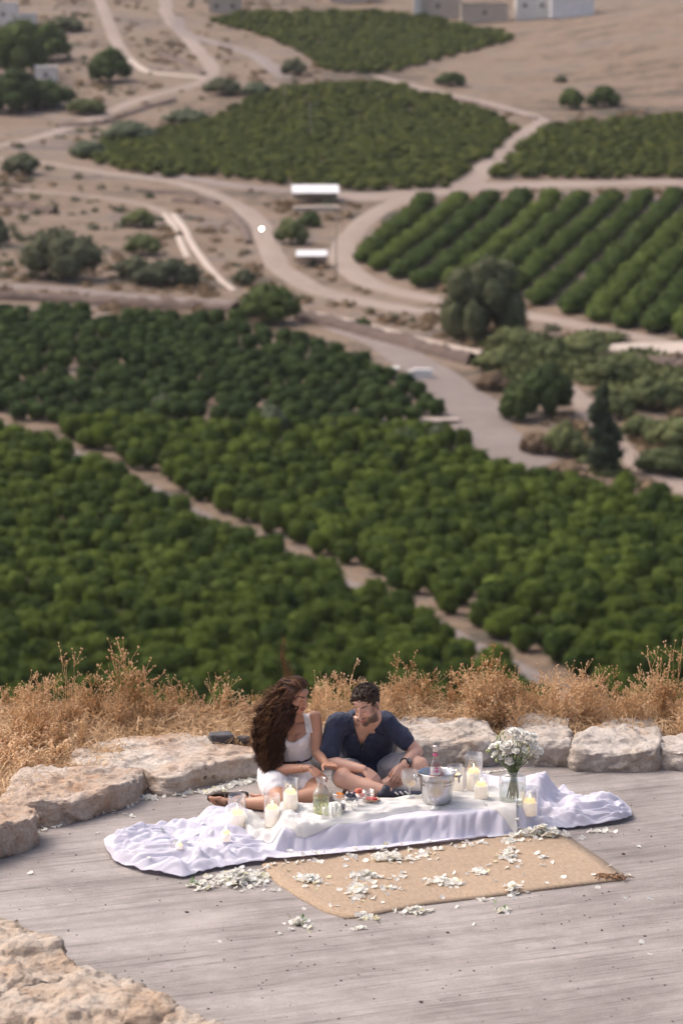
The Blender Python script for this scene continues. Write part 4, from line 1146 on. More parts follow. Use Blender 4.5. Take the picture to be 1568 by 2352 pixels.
def m_cloth(name, c, tr):
    t = NT(name); co = t.coord('Object')
    w1 = t.node('ShaderNodeTexNoise'); mp = t.node('ShaderNodeMapping'); mp.inputs['Scale'].default_value = (900, 120, 300); t.lk(co, mp.inputs[0]); t.lk(mp.outputs[0], w1.inputs['Vector']); w1.inputs['Scale'].default_value = 1.0
    n = t.noise(co, 14, 5, 0.6)
    t.col(t.ramp(n, [(0.3, tuple(v * 0.93 for v in c)), (0.7, c)])); t.set(Roughness=0.9); t.b.inputs['Sheen Weight'].default_value = 0.15
    t.lk(t.bump(t.mix(0.6, w1.outputs['Fac'], n), 0.25, 0.006), t.b.inputs['Normal'])
    tl = t.node('ShaderNodeBsdfTranslucent'); tl.inputs[0].default_value = (*c, 1)
    mx = t.node('ShaderNodeMixShader'); mx.inputs[0].default_value = tr
    t.lk(t.b.outputs[0], mx.inputs[1]); t.lk(tl.outputs[0], mx.inputs[2]); t.lk(mx.outputs[0], t.out.inputs[0]); MAT[name] = t.m
m_cloth('white_cotton', (0.79, 0.78, 0.87), 0.3)
m_cloth('cream_gauze', (0.82, 0.815, 0.79), 0.25)

z0 = lambda L: [gz(*p) for p in L]
bot = z0([(240, 1950), (262, 1985), (330, 2008), (420, 2021), (470, 2006), (540, 1993), (600, 1985), (740, 1974), (880, 1960), (1000, 1945), (1120, 1929), (1230, 1914), (1340, 1904), (1420, 1893), (1450, 1883)])
top = z0([(238, 1940), (330, 1917), (430, 1896), (480, 1878), (550, 1868)]) + [gz(*p, TZ) for p in [(640, 1852), (760, 1846), (880, 1841), (970, 1833), (1040, 1806), (1100, 1768), (1180, 1772), (1254, 1788)]] + z0([(1292, 1828), (1340, 1848), (1400, 1856), (1448, 1868)])
def slack1(u, w):
    tail = np.clip((0.30 - u) / 0.12, 0, 1) + np.clip((u - 0.80) / 0.08, 0, 1)
    return 1.02 + 0.03 * np.clip(tail, 0, 1) + 0 * w, 1.02 + 0.04 * np.clip(tail, 0, 1) + 0 * w
def billow(x, y, s, sd): return abs(noise.noise(Vector((x * s + sd, y * s, sd)))) ** 0.62
def shape1(X):
    """gathers of the trailing ends and hanging folds of the front"""
    ny, nx, _ = X.shape
    for i in range(nx):
        u = i / (nx - 1); tail = min(1, max(0, (0.34 - u) / 0.10)) + min(1, max(0, (u - 0.77) / 0.07)); tail = min(1, tail)
        for j in range(ny):
            w = j / (ny - 1); x, y, z = X[j, i]
            edge = min(1, min(w, 1 - w) / 0.10, (u + 0.004) / 0.03, (1.004 - u) / 0.03); edge = 0.25 + 0.75 * max(0, edge)
            wx = x + 0.20 * noise.noise(Vector((x * 2.6, y * 2.6, 5))) + 0.05 * noise.noise(Vector((x * 8, y * 8, 2))); wy = y * 1.5 + 0.30 * noise.noise(Vector((x * 2.2, y * 2.2, 9))) + 0.06 * noise.noise(Vector((x * 7, y * 7, 4)))
            puff = 0.075 * billow(wx * 0.7, wy * 1.1, 3.8, 2.2) + 0.085 * billow(wx * 0.55 + 0.3 * wy, wy * 1.3, 7.5, 8.1) + 0.045 * billow(wx * 0.6 - 0.2 * wy, wy * 1.1, 16.0, 4.4) + 0.014 * billow(wx, wy, 34.0, 6.6)
            z2 = z + tail * edge * puff
            front = max(0, 1 - w / 0.42) * (1 - tail)
            fold = 0.085 * billow(x + 0.5 * w, 0.6 * w, 4.6, 3.3) + 0.05 * billow(x - 0.35 * w, w, 10.0, 7.7) + 0.018 * billow(x + 0.1 * w, w * 0.5, 26.0, 1.2)
            top_ = (1 - tail) * (0.010 * billow(wx, wy, 6.0, 1.7))
            X[j, i] = (x, y - front * (fold - 0.03) * 0.9, z2 + top_ + 0.25 * front * fold)
    return X
X1 = drape(bot, top, 340, 110, table_h, slack1, 3, 0, 8, 0.006, 0.0, shape1)
# straight hanging folds along the front and billows in the tails stay as they fell
X1 = smooth_grid(X1, 1)
cl = sheet('table_cloth', X1, MAT['white_cotton'])
tag(cl, 'long lavender white cotton cloth draped over the low table with trailing ends', 'cloth')

# height of the first cloth, for what lies on it
RX0, RY0, RC = -3.2, 17.2, 0.0125
RW, RH = 512, 256
RAS = np.zeros((RH, RW))
def raster(X):
    ny, nx, _ = X.shape
    U = X.copy()
    for fy in (0, 0.5):
        for fx in (0, 0.5):
            a = (1 - fy) * U[:-1] + fy * U[1:]; b = (1 - fx) * a[:, :-1] + fx * a[:, 1:]
            i = np.clip(((b[..., 0] - RX0) / RC).astype(int), 0, RW - 1); j = np.clip(((b[..., 1] - RY0) / RC).astype(int), 0, RH - 1)
            np.maximum.at(RAS, (j, i), b[..., 2])
raster(X1)
def ras_h(x, y):
    fx = np.clip((x - RX0) / RC - 0.5, 0, RW - 2); fy = np.clip((y - RY0) / RC - 0.5, 0, RH - 2)
    i = fx.astype(int); j = fy.astype(int); a = fx - i; b = fy - j
    return (RAS[j, i] * (1 - a) + RAS[j, i + 1] * a) * (1 - b) + (RAS[j + 1, i] * (1 - a) + RAS[j + 1, i + 1] * a) * b
bot2 = z0([(556, 1912), (570, 1940), (610, 1950)]) + [gz(650, 1938, 0.04), gz(690, 1912, 0.14)] + [gz(*p, TZ) for p in [(770, 1898), (840, 1889), (900, 1875), (960, 1865), (1040, 1861), (1110, 1862), (1188, 1872)]]
top2 = [gz(572, 1896, 0.03), gz(600, 1874, 0.1)] + [gz(*p, TZ) for p in [(640, 1862), (700, 1856), (780, 1849), (860, 1843), (960, 1836), (1040, 1822), (1090, 1812), (1130, 1812), (1176, 1840)]]
def slack2(u, w): return 1.05 + 0.10 * np.clip((0.25 - u) / 0.2, 0, 1) + 0 * w, 1.06 + 0.16 * np.clip((0.5 - w) / 0.4, 0, 1) + 0.12 * np.clip((0.25 - u) / 0.2, 0, 1)
def shape2(X):
    ny, nx, _ = X.shape
    for i in range(nx):
        u = i / (nx - 1); lf = min(1, max(0, (0.30 - u) / 0.15))
        for j in range(ny):
            w = j / (ny - 1); x, y, z = X[j, i]
            wx = x + 0.08 * noise.noise(Vector((x * 3, y * 4, 5))); wy = y + 0.10 * noise.noise(Vector((x * 3, y * 3, 11)))
            sweep = (0.036 + 0.045 * lf) * billow(wx * (0.6 + 1.2 * lf) + 0.25 * w, wy * 3.4 + 0.8 * u, 3.4, 6.1) + 0.024 * billow(wx * (0.8 + lf), wy * 2.8, 8.0, 2.9) + 0.009 * billow(wx, wy * 2, 22.0, 5.9)
            fr = max(0, 1 - w / 0.25)
            X[j, i] = (x, y - 0.03 * fr * billow(x, 0, 4.0, 9.3), z + sweep * (0.35 + 0.65 * min(1, w / 0.1, (1 - w) / 0.1)))
    h_ = ras_h(X[:, :, 0], X[:, :, 1]); X[:, :, 2] = np.maximum(X[:, :, 2], h_ + 0.003)
    for j in range(4): X[j, :, 2] = h_[j] + 0.001 + (X[j, :, 2] - h_[j]) * (j / 4.0)
    return X
X2 = drape(bot2, top2, 160, 56, ras_h, slack2, 9, 0, 8, 0.004, 0.0, shape2)
X2 = smooth_grid(X2, 1)
gz2 = sheet('gauze_runner', X2, MAT['cream_gauze'], 0.003)
tag(gz2, 'thin cream gauze runner lying loosely over the lavender white table cloth', 'cloth')
raster(X2)
def surf(p): return float(ras_h(np.array([p.x]), np.array([p.y]))[0])
def on(vx, vy, z=None):
    p = gz(vx, vy, TZ + 0.02 if z is None else z); q = Vector((p.x, p.y, 0)); q.z = surf(q) - 0.003
    return q

# ------------------------------------------------------------------ glass
def m_glass(name, tint=(1, 1, 1), refl=1.0):
    t = NT(name); tr = t.node('ShaderNodeBsdfTransparent'); tr.inputs[0].default_value = (*tint, 1)
    gl = t.node('ShaderNodeBsdfGlossy'); gl.inputs['Roughness'].default_value = 0.04; gl.inputs[0].default_value = (0.95, 0.95, 0.95, 1)
    lw = t.node('ShaderNodeLayerWeight'); lw.inputs[0].default_value = 0.35
    rp = t.ramp(lw.outputs['Facing'], [(0.0, 0.08 * refl), (0.5, 0.16 * refl), (0.85, 0.55 * refl), (1.0, 0.9 * refl)])
    mx = t.node('ShaderNodeMixShader'); t.lk(rp, mx.inputs[0]); t.lk(tr.outputs[0], mx.inputs[1]); t.lk(gl.outputs[0], mx.inputs[2])
    df = t.node('ShaderNodeBsdfDiffuse'); df.inputs[0].default_value = (0.8, 0.8, 0.8, 1); m2 = t.node('ShaderNodeMixShader'); m2.inputs[0].default_value = 0.05 * refl ** 3
    t.lk(mx.outputs[0], m2.inputs[1]); t.lk(df.outputs[0], m2.inputs[2]); t.lk(m2.outputs[0], t.out.inputs[0])
    MAT[name] = t.m; return t.m
GLASS = m_glass('clear_glass', (0.985, 0.99, 0.99))
GLASSR = m_glass('cut_glass', (0.95, 0.96, 0.965), 1.45)
LIQ_G = m_glass('mint_water', (0.88, 0.90, 0.55), 0.25)
LIQ_W = m_glass('white_wine', (0.93, 0.80, 0.55), 0.3)
LIQ_C = m_glass('vase_water', (0.90, 0.93, 0.90), 0.3)
def wall_prof(pr, th=0.003):
    """closed outer+inner wall for a lathed vessel"""
    return pr + [(max(r_ - th, 0.0005), z + (th if i == len(pr) - 1 and False else 0)) for i, (r_, z) in list(enumerate(pr))[::-1] if z > th or r_ > 0.02][:]
def vessel(name, label, cat, loc, prof, mat=GLASS, n=32, group=None, th=0.003):
    mb = MB(); inner = [(max(r_ - th, 0.001), max(z, th + prof[0][1])) for r_, z in prof[::-1]]
    lathe(mb, [(0.001, prof[0][1])] + prof + inner + [(0.001, th + prof[0][1])], n)
    e = empty(name, loc); tag(e, label, cat, group)
    link('glass_wall', mb.mesh('glass_wall', [mat]), e)
    return e

def m_wax():
    t = NT('wax'); t.col((0.86, 0.84, 0.80)); t.set(Roughness=0.5); t.b.inputs['Subsurface Weight'].default_value = 0.3; t.b.inputs['Subsurface Radius'].default_value = (0.02, 0.012, 0.006); MAT['wax'] = t.m
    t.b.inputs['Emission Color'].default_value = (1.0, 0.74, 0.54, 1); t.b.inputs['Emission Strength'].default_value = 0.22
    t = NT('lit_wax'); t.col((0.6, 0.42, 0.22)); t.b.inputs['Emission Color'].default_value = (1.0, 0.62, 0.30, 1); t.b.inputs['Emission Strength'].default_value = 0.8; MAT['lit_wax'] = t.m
    t = NT('flame'); t.b.inputs['Emission Color'].default_value = (1.0, 0.75, 0.35, 1); t.b.inputs['Emission Strength'].default_value = 12; MAT['flame'] = t.m
m_wax()
WICK = plain('wick', (0.03, 0.025, 0.02), 0.9)
def candle(loc, r_, h, label, glass=None, glabel=None):
    e = empty('pillar_candle', (loc.x, loc.y, loc.z + 0.004)); tag(e, label, 'candle', 'lit candles on and around the low table')
    mb = MB(); lathe(mb, [(0.001, 0), (r_, 0), (r_, h * 0.97), (r_ * 0.93, h), (r_ * 0.75, h - 0.004), (0.001, h - 0.006)], 28); link('wax_body', mb.mesh('wax_body', [MAT['wax']]), e)
    mb = MB(); R = r_ * 0.76; lathe(mb, [(R, h - 0.006), (R, h + R * 0.28), (R * 0.93, h + R * 0.52), (R * 0.7, h + R * 0.68), (R * 0.35, h + R * 0.74), (0.001, h + R * 0.72)], 24); link('glowing_top', mb.mesh('glowing_top', [MAT['lit_wax']]), e)
    mb = MB(); zt = h + R * 0.74; tube(mb, [(0, 0, zt - 0.003), (0.001, 0, zt + 0.008)], 0.0012, 5); w = link('wick', mb.mesh('wick', [WICK]), e)
    mb = MB(); lathe(mb, [(0.001, zt + 0.004), (0.004, zt + 0.009), (0.0035, zt + 0.015), (0.001, zt + 0.024)], 8); link('flame', mb.mesh('flame', [MAT['flame']]), e)
    if glass:
        R, H = glass
        vessel('hurricane_glass', glabel, 'candle glass', loc, [(R * 0.97, 0), (R, 0.004), (R, H * 0.5), (R, H - 0.004), (R * 1.03, H - 0.003), (R * 1.04, H - 0.001), (R * 1.02, H)], GLASS, 36, 'glass cylinders around the candles')
candle(on(625, 1872), 0.046, 0.115, 'lit white candle, left of the pair before the woman', (0.0525, 0.21), 'tall glass cylinder, left of the pair before the woman')
candle(on(667, 1866), 0.045, 0.105, 'lit white candle, right of the pair before the woman', (0.0525, 0.20), 'tall glass cylinder, right of the pair before the woman')
candle(on(545, 1916, 0.02), 0.047, 0.085, 'lit white candle on the left tail of the cloth', (0.057, 0.215), 'tall glass cylinder standing on the left tail of the cloth')
candle(on(519, 1958, 0.02), 0.032, 0.05, 'lit small candle without glass nestled in the cloth at left')
candle(on(413, 1982, 0.02), 0.022, 0.022, 'lit tiny candle almost buried in the far left cloth')
candle(on(1215, 1898, 0.03), 0.047, 0.085, 'lit white candle at the front right corner of the table', (0.054, 0.19), 'glass cylinder at the front right corner of the table')
candle(on(1087, 1818), 0.048, 0.115, 'lit white candle in the tallest glass behind the bouquet vase', (0.059, 0.245), 'tallest glass cylinder, left of the bouquet')
candle(on(1046, 1824), 0.046, 0.10, 'lit white candle just right of the steel bucket', (0.0535, 0.18), 'glass cylinder just right of the steel bucket')
candle(on(1104, 1842), 0.043, 0.085, 'lit white candle between steel bucket and bouquet vase', (0.05, 0.165), 'low glass cylinder between steel bucket and bouquet vase')

# ------------------------------------------------------------------ steel bucket with bottle
STEEL = plain('steel', (0.55, 0.55, 0.56), 0.22, 0.12, 9, 0.15, 0.004, 1.0)
p = on(1003, 1846); e = empty('ice_bucket', p); tag(e, 'shiny steel ice bucket holding the wine bottle', 'bucket')
mb = MB(); lathe(mb, [(0.001, 0), (0.088, 0), (0.094, 0.006), (0.102, 0.06), (0.1105, 0.12), (0.112, 0.125), (0.1105, 0.13), (0.113, 0.14), (0.1145, 0.145), (0.113, 0.15), (0.119, 0.19), (0.127, 0.197), (0.129, 0.201), (0.126, 0.204), (0.116, 0.195), (0.108, 0.12), (0.09, 0.012), (0.001, 0.012)], 48)
link('bucket_wall', mb.mesh('bucket_wall', [STEEL]), e)
for s_ in (-1, 1):
    mb = MB(); tube(mb, [(s_ * 0.118, -0.01, 0.17), (s_ * 0.14, -0.012, 0.175)], 0.008, 8); ball(mb, (s_ * 0.146, -0.012, 0.175), 0.013, 2)
    hd = link('handle_knob', mb.mesh('handle_knob', [STEEL]), e)
    mb = MB(); c = Vector((s_ * 0.142, -0.014, 0.155)); tube(mb, [c + Vector((0.004 * math.cos(a), 0.014 * math.cos(a), 0.024 * math.sin(a))) for a in np.linspace(0, 2 * PI, 15)], 0.004, 6); link('handle_ring', mb.mesh('handle_ring', [STEEL]), hd)
ICE = m_glass('ice', (0.93, 0.95, 0.97), 1.3)
for k in range(12):
    a = k * 2.4; rr_ = 0.045 + 0.045 * ((k * 7) % 5) / 5; mb = MB(); box(mb, (0, 0, 0), (0.03, 0.027, 0.026), rz=a)
    o = link('ice_cube', mb.mesh('ice_cube', [ICE], False), None, (p.x + rr_ * math.cos(a), p.y + rr_ * math.sin(a), p.z + 0.115 + 0.008 * (k % 3))); o.rotation_euler = (0.4 * k, 0.3 * k, 0); tag(o, 'small ice cube inside the steel bucket', 'ice', 'ice cubes in the bucket')
# bottle
b = empty('wine_bottle', (p.x - 0.012, p.y + 0.01, p.z + 0.02)); tag(b, 'clear wine bottle with pink label standing in the steel bucket', 'bottle')
BOT = m_glass('bottle_glass', (0.86, 0.80, 0.80), 1.0)
mb = MB(); lathe(mb, [(0.001, 0), (0.036, 0), (0.039, 0.006), (0.039, 0.21), (0.036, 0.232), (0.026, 0.252), (0.017, 0.268), (0.0145, 0.30), (0.0145, 0.345), (0.0165, 0.346), (0.0165, 0.352), (0.001, 0.353)], 32); link('bottle_glass', mb.mesh('bottle_glass', [BOT]), b)
mb = MB(); lathe(mb, [(0.035, 0.01), (0.036, 0.2), (0.03, 0.235), (0.001, 0.236)], 24, cap0=True); link('wine', mb.mesh('wine', [m_glass('rose_wine', (0.92, 0.68, 0.62), 0.2)]), b)
FOIL = plain('foil_pale', (0.66, 0.60, 0.58), 0.35, 0.1, 30, 0, 0.003, 0.4); PINKF = plain('label_pink', (0.72, 0.13, 0.30), 0.5, 0.1, 60); LABW = plain('label_white', (0.80, 0.76, 0.74), 0.6, 0.04, 30)
mb = MB(); lathe(mb, [(0.0158, 0.315), (0.0158, 0.345), (0.0172, 0.346), (0.0172, 0.3535), (0.001, 0.3545)], 24); link('foil_cap', mb.mesh('foil_cap', [FOIL]), b)
mb = MB(); lathe(mb, [(0.0153, 0.288), (0.0156, 0.289), (0.0156, 0.303), (0.0153, 0.304)], 24); link('neck_band', mb.mesh('neck_band', [PINKF]), b)
def on_cyl(mb, pts, R, m): mb.add([(R * math.sin(x / R), -R * math.cos(x / R), z) for x, z in pts[0]], pts[1], m)
mb = MB(); xs = np.linspace(-0.038, 0.038, 16); V = [(x, z) for z in (0.165, 0.222) for x in xs]; on_cyl(mb, (V, [(i, i + 1, 17 + i, 16 + i) for i in range(15)]), 0.0396, 0); lab = link('label', mb.mesh('label', [LABW]), b)
mb = MB(); a_ = np.linspace(0, 2 * PI, 21)[:-1]; V = [(0.008, 0.203)] + [(0.008 + 0.017 * math.cos(t), 0.203 + 0.017 * math.sin(t)) for t in a_]; on_cyl(mb, (V, [(0, i + 1, (i + 1) % 20 + 1) for i in range(20)]), 0.0400, 0); link('label_disc', mb.mesh('label_disc', [PINKF]), lab)
def text_on(txt, size, x0, zc, R, mat, parent):
    cu = bpy.data.curves.new('t', 'FONT'); cu.body = txt; cu.size = size; cu.align_x = 'CENTER'; o = link('tmp', cu); me = evaluated(o); bpy.data.objects.remove(o)
    for v in me.vertices:
        x = x0 + v.co.x; v.co = (R * math.sin(x / R), -R * math.cos(x / R), zc + v.co.y)
    me.materials.clear(); me.materials.append(mat); link('lettering', me, parent)
text_on('PALE', 0.021, 0.006, 0.181, 0.0403, PINKF, lab)

# ------------------------------------------------------------------ goblets with ribbed bowls
def goblet(loc, R, H, label):
    e = empty('goblet', loc); tag(e, label, 'wine glass', 'ribbed wine glasses'); n = 48
    mb = MB(); lathe(mb, [(0.001, 0), (R * 0.72, 0.0), (R * 0.72, 0.003), (R * 0.2, 0.008), (0.006, 0.02), (0.0075, 0.03), (0.0055, 0.04), (0.005, H * 0.36), (0.009, H * 0.40)], 24); link('stem', mb.mesh('stem', [GLASSR]), e)
    prof = [(0.008, H * 0.40), (R * 0.55, H * 0.43), (R * 0.82, H * 0.50), (R * 0.94, H * 0.6), (R, H * 0.75), (R, H * 0.95), (R * 0.99, H), (R * 0.96, H), (R * 0.94, H * 0.75), (R * 0.86, H * 0.58), (R * 0.5, H * 0.45), (0.001, H * 0.43)]
    V = []
    for i, (rr_, z) in enumerate(prof):
        for j in range(n):
            t = 2 * PI * j / n; q = rr_ * (1 + (0.035 if 1 <= i <= 4 else 0) * (1 if j % 2 else -1)); V.append((q * math.cos(t), q * math.sin(t), z))
    F = [(i * n + j, i * n + (j + 1) % n, (i + 1) * n + (j + 1) % n, (i + 1) * n + j) for i in range(len(prof) - 1) for j in range(n)]
    mb = MB(); mb.add(V, F); link('ribbed_bowl', mb.mesh('ribbed_bowl', [GLASSR], False), e)
    mb = MB(); lathe(mb, [(R * 0.5, H * 0.455), (R * 0.84, H * 0.585), (R * 0.86, H * 0.615), (0.001, H * 0.615)], 24, cap0=True); link('wine', mb.mesh('wine', [LIQ_W]), e)
goblet(on(940, 1836), 0.052, 0.178, 'ribbed wine glass with wine left of the steel bucket')
goblet(on(998, 1856), 0.055, 0.172, 'ribbed wine glass with wine in front of the steel bucket')

# ------------------------------------------------------------------ carafe with mint, small glasses, coupes
LEAFM = plain('mint_leaf', (0.09, 0.17, 0.035), 0.5, 0.4, 60)
p = on(737, 1876)
e = vessel('carafe', 'clear glass carafe of mint water in front of the woman', 'carafe', p, [(0.05, 0), (0.053, 0.004), (0.053, 0.13), (0.05, 0.15), (0.04, 0.168), (0.028, 0.182), (0.0245, 0.195), (0.0245, 0.212), (0.029, 0.23), (0.0365, 0.246)], GLASS, 40)
mb = MB(); lathe(mb, [(0.049, 0.006), (0.0495, 0.128), (0.001, 0.128)], 32, cap0=True); link('mint_water', mb.mesh('mint_water', [LIQ_G]), e)
rr = np.random.default_rng(21)
for k in range(9):
    mb = MB(); a = rr.uniform(0, 6.28); q = Vector((0.032 * math.cos(a), 0.032 * math.sin(a), rr.uniform(0.015, 0.03))); pts = [q]
    for i in range(5): pts.append(pts[-1] + Vector((rr.normal(0, 0.005), rr.normal(0, 0.005), 0.017)))
    for i in range(6):
        if math.hypot(pts[i].x, pts[i].y) > 0.042: s_ = 0.042 / math.hypot(pts[i].x, pts[i].y); pts[i].x *= s_; pts[i].y *= s_
    tube(mb, pts, 0.0013, 4)
    for i in range(1, 6):
        for sgn in (-1, 1):
            t = rr.uniform(0, 6.28); d = Vector((math.cos(t), math.sin(t), 0.4)) * sgn; d.z = 0.3; sd = Vector((-d.y, d.x, rr.normal(0, 0.4))).normalized(); L = rr.uniform(0.014, 0.024)
            d.normalize(); Q = [pts[i], pts[i] + d * L * 0.5 + sd * L * 0.32, pts[i] + d * L, pts[i] + d * L * 0.5 - sd * L * 0.32]
            Q = [v if math.hypot(v.x, v.y) < 0.048 else Vector((v.x * 0.048 / math.hypot(v.x, v.y), v.y * 0.048 / math.hypot(v.x, v.y), v.z)) for v in Q]
            mb.add(Q, [(0, 1, 2, 3)])
    o = link('mint_sprig', mb.mesh('mint_sprig', [LEAFM], False), None, p); tag(o, 'green mint sprig in the water of the carafe', 'mint', 'mint sprigs in the carafe')
vessel('tumbler', 'empty small glass before the right side of the carafe', 'glass', on(752, 1886), [(0.036, 0), (0.0385, 0.003), (0.0385, 0.085)], GLASS, 28, 'small drinking glasses')
vessel('tumbler', 'empty small glass right of the carafe, second in the row', 'glass', on(772, 1882), [(0.034, 0), (0.036, 0.003), (0.037, 0.09)], GLASS, 28, 'small drinking glasses')
g = vessel('tumbler', 'small glass half full of dark chocolate behind the empty ones', 'glass', on(781, 1873), [(0.034, 0), (0.036, 0.003), (0.037, 0.075)], GLASS, 28, 'small drinking glasses')
CHOC = plain('chocolate', (0.075, 0.032, 0.022), 0.45, 0.3, 60)
mb = MB(); lathe(mb, [(0.031, 0.02), (0.032, 0.055), (0.02, 0.06), (0.001, 0.058)], 20, cap0=True); link('chocolate_filling', mb.mesh('chocolate_filling', [CHOC]), g)
vessel('tumbler', 'low glass behind the bowl of lychees', 'glass', on(845, 1847), [(0.036, 0), (0.04, 0.004), (0.043, 0.08)], GLASS, 28, 'small drinking glasses')
def coupe(loc, R, H, label):
    return vessel('coupe', label, 'coupe', loc, [(R * 0.6, 0), (R * 0.6, 0.003), (0.008, 0.01), (0.005, 0.02), (0.005, H * 0.45), (0.012, H * 0.5), (R * 0.8, H * 0.56), (R * 0.97, H * 0.66), (R, H)], GLASS, 32, 'footed glass fruit bowls', 0.0025)
ORG = plain('dried_orange', (0.62, 0.22, 0.025), 0.5, 0.35, 50, 0.3); LYC = plain('lychee_skin', (0.62, 0.17, 0.11), 0.6, 0.35, 30, 0.5, 0.003); BLUE = plain('blueberry_skin', (0.025, 0.028, 0.06), 0.55, 0.4, 60); RED = plain('strawberry_red', (0.50, 0.03, 0.04), 0.4, 0.3, 60, 0.3, 0.002)
def scatter(name, label, cat, group, loc, z, R, sizes, mat, seed, squash=1.0, chip=False):
    r_ = np.random.default_rng(seed)
    for k, s_ in enumerate(sizes):
        a = k * 2.4; d = R * math.sqrt((k % 7 + 0.3) / 7.0) if len(sizes) > 7 else R * math.sqrt(k / len(sizes))
        mb = MB(); V, F = ico(2); V = V * np.array([s_, s_ * (0.8 if chip else 1), s_ * squash]); V = V + 0.12 * s_ * np.array([noise.noise_vector(Vector(v) * (60 if not chip else 90) + Vector((k, 0, 0))) for v in V]) * (2.5 if chip else 1)
        mb.add(V, F); o = link(name, mb.mesh(name, [mat]), None, (loc.x + d * math.cos(a), loc.y + d * math.sin(a), loc.z + z + s_ * 1.4 * (k // 7) + 0.3 * s_)); o.rotation_euler = (r_.uniform(0, 6), r_.uniform(0, 6), 0); tag(o, label, cat, group)
c1 = on(782, 1857); coupe(c1, 0.054, 0.098, 'footed glass bowl of dried orange pieces beside the carafe')
scatter('dried_orange', 'piece of dried orange fruit in the footed glass bowl', 'dried fruit', 'dried orange pieces', c1, 0.066, 0.034, [0.013, 0.014, 0.012, 0.015, 0.013, 0.012, 0.013, 0.014, 0.012, 0.013, 0.013], ORG, 1, 0.7, True)
mb = MB(); box(mb, (0, 0, 0), (0.03, 0.008, 0.05)); V, F = remesh_arr(mb.arr(), mb.F, 0.004, 1); o = link('chocolate_shard', mesh_np('chocolate_shard', V, F, [CHOC]), None, (c1.x + 0.022, c1.y, c1.z + 0.098)); o.rotation_euler = (0.2, 0.3, 0.4); tag(o, 'dark chocolate shard sticking up beside dried orange pieces', 'chocolate')
c3 = on(808, 1868); coupe(c3, 0.053, 0.095, 'footed glass bowl of blueberries, nearest of the fruit bowls')
scatter('blueberry', 'dark blueberry heaped in the nearest footed glass bowl', 'blueberry', 'blueberries', c3, 0.066, 0.042, [0.0085] * 7 + [0.008] * 7 + [0.0085] * 7 + [0.009] * 5, BLUE, 2)
c2 = on(822, 1855); coupe(c2, 0.054, 0.098, 'footed glass bowl of lychees behind the blueberries')
scatter('lychee', 'round pinkish lychee in the footed glass bowl', 'lychee', 'lychees', c2, 0.072, 0.036, [0.018, 0.0175, 0.018, 0.017, 0.018, 0.0175, 0.018, 0.018, 0.017], LYC, 3)
ps = on(853, 1846); mb = MB(); lathe(mb, [(0.001, 0), (0.035, 0), (0.052, 0.012), (0.055, 0.016), (0.05, 0.015), (0.034, 0.005), (0.001, 0.004)], 28); o = link('saucer', mb.mesh('saucer', [plain('saucer_clay', (0.50, 0.36, 0.25), 0.4, 0.1, 20)]), None, ps); tag(o, 'small tan saucer of strawberries right of the lychees', 'saucer')
scatter('strawberry', 'cut red strawberry on the tan saucer', 'strawberry', 'strawberries', ps, 0.012, 0.034, [0.013, 0.014, 0.013, 0.014, 0.013, 0.013], RED, 4, 0.8)

# ------------------------------------------------------------------ vase and bouquet
pv = on(1176, 1847)
e = vessel('flower_vase', 'round shouldered clear glass vase holding the white bouquet', 'vase', pv, [(0.082, 0), (0.088, 0.006), (0.089, 0.15), (0.086, 0.168), (0.074, 0.182), (0.055, 0.19), (0.048, 0.197), (0.047, 0.208), (0.05, 0.212)], GLASS, 40)
mb = MB(); lathe(mb, [(0.084, 0.008), (0.085, 0.12), (0.001, 0.12)], 32, cap0=True); link('water', mb.mesh('water', [LIQ_C]), e)
PETW = plain('white_petal', (0.86, 0.85, 0.79), 0.6, 0.04, 40); STG = plain('flower_stem', (0.10, 0.16, 0.05), 0.5, 0.3, 40); BUD = plain('flower_bud', (0.42, 0.47, 0.22), 0.6, 0.25, 40)
bq = empty('bouquet', (pv.x, pv.y, pv.z)); tag(bq, 'bouquet of white ruffled flowers in the glass vase', 'bouquet')
rr = np.random.default_rng(33)
def bloom_mesh(seed, s_):
    q = np.random.default_rng(seed); mb = MB()
    for ring, (n, tilt, L) in enumerate([(3, 0.25, 0.62), (5, 0.55, 0.8), (6, 0.95, 1.0)]):
        for k in range(n):
            a = 2 * PI * k / n + ring * 0.7 + q.normal(0, 0.1); V = []
            for i in range(5):
                t = i / 4
                for j in range(5):
                    u = (j / 4 - 0.5) * 2
                    rad = L * math.sin(tilt) * (t ** 0.8) * (1 + 0.12 * t * t) + 0.05; z = L * math.cos(tilt) * t - 0.18 * t * t * ring
                    w = 0.80 * L * math.sin(PI * min(1, 0.25 + 0.62 * t)) * u
                    z += 0.10 * abs(u) * t + 0.05 * math.sin(5 * u + k) * t
                    rad -= 0.2 * u * u * rad
                    x, y = rad, w; V.append((s_ * (x * math.cos(a) - y * math.sin(a)), s_ * (x * math.sin(a) + y * math.cos(a)), s_ * z))
            mb.add(V, [(i * 5 + j, i * 5 + j + 1, (i + 1) * 5 + j + 1, (i + 1) * 5 + j) for i in range(4) for j in range(4)])
    ball(mb, (0, 0, 0.02 * s_), 0.12 * s_, 1, 1); ball(mb, (0, 0, 0.30 * s_), (0.42 * s_, 0.42 * s_, 0.36 * s_), 2, 0)
    return mb.mesh('bloom', [PETW, STG])
BLOOMS = [bloom_mesh(k, 0.038) for k in range(4)]
FLW = [(760, 160), (785, 130), (825, 180), (790, 170), (725, 150), (845, 130), (640, 160), (665, 150), (655, 205), (690, 222), (700, 165), (735, 180), (745, 140), (735, 245), (770, 185), (770, 238), (770, 105), (790, 75), (810, 145), (805, 215), (800, 105), (825, 85), (850, 160), (840, 205), (870, 125), (872, 95), (870, 175), (905, 180), (880, 205), (815, 250), (755, 65), (715, 195)]
